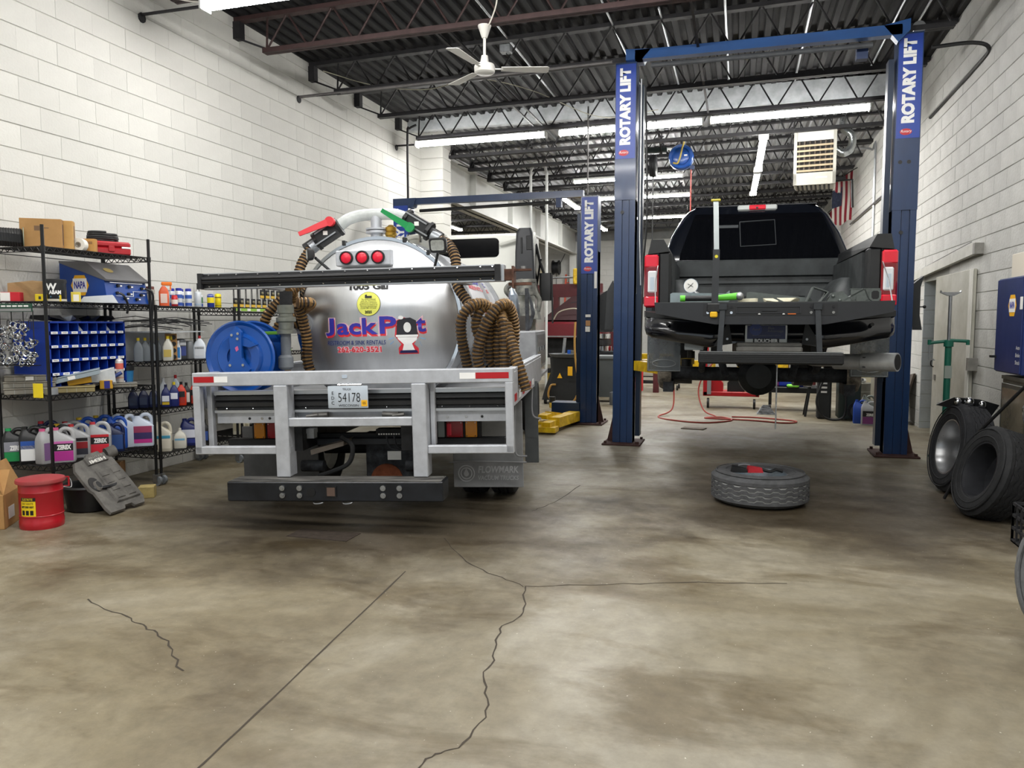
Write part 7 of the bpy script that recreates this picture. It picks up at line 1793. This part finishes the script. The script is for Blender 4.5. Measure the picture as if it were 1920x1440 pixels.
for nm, lb, mt, c, s in (('red_case','red box tilted on the red service cart',redp,(-.28,-.1,.30),.16),('black_motor','black round motor lying on the red service cart',black,(.12,-.05,.30),.17),('cream_block','cream coloured block at the end of the red service cart',M('cream','c9b98f',.6),(.38,-.1,.30),.13)):
    tag(MB().hull([(c[0]+sx_*s*a, c[1]+sy_*s*.7, c[2]+zz_) for sx_ in (-1,1) for sy_ in (-1,1) for a, zz_ in ((1,0),(1.0,s*.9),(.7,s*1.3))]).build(nm, mt, None, (-.15,14.6,0), smooth=0), lb, 'car part')
pipe('air_hose', 'thin red air hose looping on the floor below the pickup', 'hose', [(-1.05,13.2,1.0),(-1.05,13.2,.55),(-1.05,13.0,.12),(-1.25,12.7,.012),(-1.0,12.3,.012),(-.5,12.1,.012),(-.1,12.5,.012),(-.25,12.9,.012),(-.5,12.7,.012),(.2,12.6,.012),(.7,12.4,.012),(.85,12.7,.012),(.3,13.0,.012),(-.1,13.0,.012)], .012, M('airhose_red','a5392f',.5), smoothk=8)
pipe('air_hose', 'second thin red hose hanging beside the red service cart', 'hose', [(-.35,13.6,.95),(-.55,13.4,.7),(-.65,13.3,.4),(-.55,13.1,.1),(-.35,12.95,.015)], .012, MATS['airhose_red'], smoothk=8)
bt = thing('tool_bench', 'long black rolling tray loaded with coloured tools below the pickup', 'tool cart', (.95,14.5,0))
MB().cbox(-.5,.55,-.3,.3,.32,.42,.01).build('tray', black, bt)
for x in (-.42,.47):
    MB().bar((x,-.25,.1),(x,-.25,.34),.05).build('leg', black, bt, smooth=0); MB().cyl((x-.02,-.25,.06),(x+.02,-.25,.06),.06,n=14).build('caster', black, bt)
for lb, c, x, w_, h_ in (('purple spray bottle standing on the black rolling tray','8a3f86',-.30,.05,.24),('blue plastic case on the black rolling tray','2038b0',-.02,.28,.14),('green tool case above the blue case','1aa055',.12,.16,.12),('lime green grip tool on the black rolling tray','7fd83a',-.05,.10,.05)):
    z0 = .42 if 'above' not in lb else .56
    tag(MB().cbox(-w_,w_,-.08,.08,0,h_,.02).build('tool_case' if 'case' in lb else 'hand_tool', M('print_'+c,c,.4), None, (.95+x,14.4 if 'lime' not in lb else 14.22,z0)), lb, 'tool')
bl = tag(MB().hull([(-.12,-.12,0),(.18,-.12,0),(-.02,-.1,.16),(.06,-.1,.16),(-.12,.1,0),(.18,.1,0),(-.02,.1,.14),(.06,.1,.14)]).build('rag_pile', M('rag_striped','a7adb4',.8,0,.6,14,dark='2a2d33',stretch=(1,1,7)), None, (.42,13.7,0), smooth=20), 'grey striped cloth heap on the floor beside the black rolling tray', 'rag')
st_ = thing('work_stool', 'small steel-topped stool with black legs beside the dark charger', 'stool', (1.22,13.6,0))
MB().lathe([(.0001,.49),(.20,.49),(.20,.515),(.0001,.52)],24).build('top', steel, st_)
for x, y in ((-.14,-.12),(.14,-.12),(-.14,.12),(.14,.12)): MB().bar((x*.7,y*.7,.49),(x*1.2,y*1.2,0),.035).build('leg', black, st_, smooth=0)
for x, c in ((-.05,'8a3a34'),(.06,'b8bcc0')): bottle('slim bottle on the steel-topped stool, '+('dark red' if x < 0 else 'silver grey'), 1.22+x, 13.55, .52, c, 'd8d8d8', .30, .08, .07)
cg = thing('battery_charger', 'dark green upright welding charger on wheels below the pickup', 'charger', (1.66,13.2,0))
MB().cbox(-.15,.17,-.15,.25,.03,.85,.01).build('case_body', M('charger_green','1e2c28',.4,0,.15,6), cg)
for i in range(5): MB().box(-.10,.0,-.153,-.15,.42+.03*i,.435+.03*i).build('louvre', M('louvre_pale','6d7a72',.5), cg, smooth=0)
MB().cyl((.22,-.1,.14),(.26,-.1,.14),.14,n=24).build('wheel', rubber, cg)
MB().lathe([(.0001,0),(.095,0),(.10,.02)],22,(.12,-.17,.16),(0,-1,0)).build('wheel_disc', M('wheel_grey','5b5d5e',.5), cg)
MB().lathe([(.10,0),(.145,0),(.145,.05),(.10,.05)],26,(.12,-.12,.16),(0,-1,0)).build('wheel_tyre', rubber, cg)
MB().tube(bez([(-.14,-.1,.95),(-.35,-.15,.7),(-.48,-.2,.3),(-.35,-.22,.05),(-.1,-.22,.05),(-.05,-.2,.3),(-.1,-.15,.7)],7),.018,8).build('cable_loop', black, cg)
MB().cbox(-.45,-.24,.0,.2,.0,.75,.02).build('side_tower', M('tower_black','222426',.5,0,.1,6), cg)
for i in range(4): MB().box(-.40,-.31,-.004,0,.42+.07*i,.45+.07*i).build('button_row', inkw, cg, smooth=0)
jug('silver jug with a purple label on the floor before the lift post', 1.90, 12.62, 0, 'b9bcc0', 'b9bcc0', [(.36,.6,'17171a'),(.06,.355,'8a3f86')], 'ZEREX', w=.24, d=.14, h=.36, rot=-.1)
jug('blue jug half hidden behind the silver one on the floor', 1.80, 12.80, 0, '1c48a8', '1c48a8', w=.22, d=.13, h=.36, rot=-.1)
jug('translucent grey jug beside the dark charger wheel', 2.0, 13.45, 0, '8d958f', '8d958f', w=.22, d=.13, h=.38, rot=-.1)
gd_ = thing('grey_drum', 'short grey drum with shiny parts on top by the rough wall', 'drum', (2.05,15.2,0))
MB().lathe([(.0001,0),(.25,0),(.26,.14),(.25,.15),(.26,.30),(.25,.31),(.26,.45),(.0001,.46)],28).build('drum_body', M('drum_grey','6b6a62',.5,.1,.3,6), gd_)
for k in range(3): MB().ball((-.1+.1*k,-.08,.50),.05,8).build('shiny_part', chrome, gd_)
MB().hull([(2.2,15.9,.0),(2.5,15.9,0),(2.2,15.9,1.0),(2.5,15.9,1.0),(2.2,16.1,0),(2.5,16.1,0),(2.2,16.1,1),(2.5,16.1,1)]).build('cream_cabinet', M('cream_box','b9b298',.6,0,.1,5)); tag(bpy.data.objects['cream_cabinet'], 'cream cabinet standing by the rough wall beyond the lift', 'cabinet')
tag(MB().cbox(-.16,.17,-.1,.1,0,.012,.004).build('metal_plate', M('plate_dull','6d5d4c',.6,.3,.4,14), None, (-.62,11.45,0), (0,0,-.2)), 'small dull metal plate on the floor near the tall lift post', 'plate')
dk = thing('wall_bench', 'white ledge with a black vise along the rough wall beyond the doorway', 'bench', (2.30,13.9,0))
MB().box(-.1,.25,-.3,.9,.80,1.0).build('ledge', M('ledge_white','c9c4ae',.6), dk, smooth=0); MB().cbox(-.05,.12,-.2,.1,1.0,1.2,.02).cyl((-.1,-.05,1.2),(.18,-.05,1.2),.025,n=10).build('vise', black, dk); MB().box(.05,.2,.3,.7,1.0,2.0).build('dark_frame', darksteel, dk, smooth=0); MB().box(-.08,.2,-.25,.85,0,.8).build('support', M('support_grey','6f6b5e',.6), dk, smooth=0)
# overhead hose reels and their rail
orl = thing('hose_reel', 'round blue hose reel hanging above the pickup', 'hose reel', (-1.15,15.27,4.68))
MB().lathe([(.0001,-.02),(.10,-.03),(.15,-.01),(.17,-.04),(.215,-.045),(.235,-.01),(.235,.02),(.20,.05),(.10,.06),(.0001,.06)],40,(0,0,0),(0,1,0)).build('disc', rlm, orl)
MB().lathe([(.235,.06),(.235,.16),(.10,.18)],36,(0,0,0),(0,1,0)).build('back_disc', rlm, orl)
MB().tube(bez([(.06,-.07,.26),(.02,-.08,.12),(-.01,-.08,-.02),(-.06,-.07,-.13),(-.14,-.06,-.12)],6),.016,8).build('yellow_hose', M('hose_yellow','b9a24a',.45), orl)
MB().cbox(.06,.12,-.05,-.02,.0,.03,.004).build('decal', paper, orl); MB().box(.17,.25,-.02,.1,-.25,-.18).build('outlet', MATS['switch_blue'], orl, smooth=0)
MB().tube([(.19,.0,-.24),(.19,0,-1.5)],.012,6).build('drop_hose', MATS['airhose_red'], orl); MB().box(-.02,.02,.06,.1,.1,.5).build('mount', black, orl, smooth=0)
rlb = thing('reel_rail', 'dark green rail carrying two black hose reels under the joists', 'reel rail', (-1.7,15.1,4.78))
MB().box(-.40,.30,-.05,.05,-.03,.05).build('rail', M('rail_green','1f2c28',.5), rlb, smooth=0)
for x in (-.27,.05):
    d_ = MB().cyl((x-.06,0,-.28),(x+.06,0,-.28),.20,n=26).build('reel_drum', black, rlb)
    for k in range(4): MB().lathe([(.20,-.01),(.222,0),(.20,.01)],26,(x-.045+.03*k,0,-.28),(1,0,0)).build('hose_turn', rubber, d_)
MB().tube([(.05,0,-.48),(.05,0,-1.9)],.012,6).build('drop_hose', black, rlb)
MB().cyl((-.3,0,.05),(-.3,0,.32),.012,n=6).build('hanger', jsb, rlb); MB().cyl((.2,0,.05),(.2,0,.32),.012,n=6).build('hanger', jsb, rlb)
# flags on the rough wall
def flag(label, x, y, z, w, h, cols, canton=False, slant=.25):
    """cloth hung from a slanting pole: stripes run down; seen from the room"""
    t = thing('wall_flag', label, 'flag', (x,y,z)); n = len(cols); K = 12
    f = lambda u, v: (-w*.75*u, -w*.5*u + .05*sin(7*v+5*u), -slant*u - h*v*(1-.12*u) + .03*sin(9*u))
    for i, c in enumerate(cols):
        vs = [f((i+e)/n, k/K) for k in range(K+1) for e in (0,1)]
        MB().add(vs, [(2*k,2*k+1,2*k+3,2*k+2) for k in range(K)]).build('stripe', M('flag_'+c, c, .75), t)
    if canton:
        vs = [(p[0]-.004, p[1]-.012, p[2]) for p in (f(.52+.48*e, .18+.40*k/K) for k in range(K+1) for e in (0,1))]
        MB().add(vs, [(2*k,2*k+1,2*k+3,2*k+2) for k in range(K)]).build('canton', M('flag_navy','2d3550',.75,0,.6,25), t)
    MB().tube([(.10,0,.05),f(0,0),f(1,0)],.012,6).build('pole', black, t)
    return t
flag('striped red and white flag with a blue corner on the rough wall', XR-.10, 19.9, 5.1, .62, 1.15, ['8f1f30','d9d4cc','8f1f30','d9d4cc','8f1f30','d9d4cc','8f1f30','d9d4cc'], True, .35)
flag('red and white flag hanging farther along the rough wall behind the heater', XR-.10, 22.0, 4.7, .75, 1.15, ['d8d6d2','d8d6d2','8f1f30','2a1c1e','b3222c','b3222c'], False, .55)
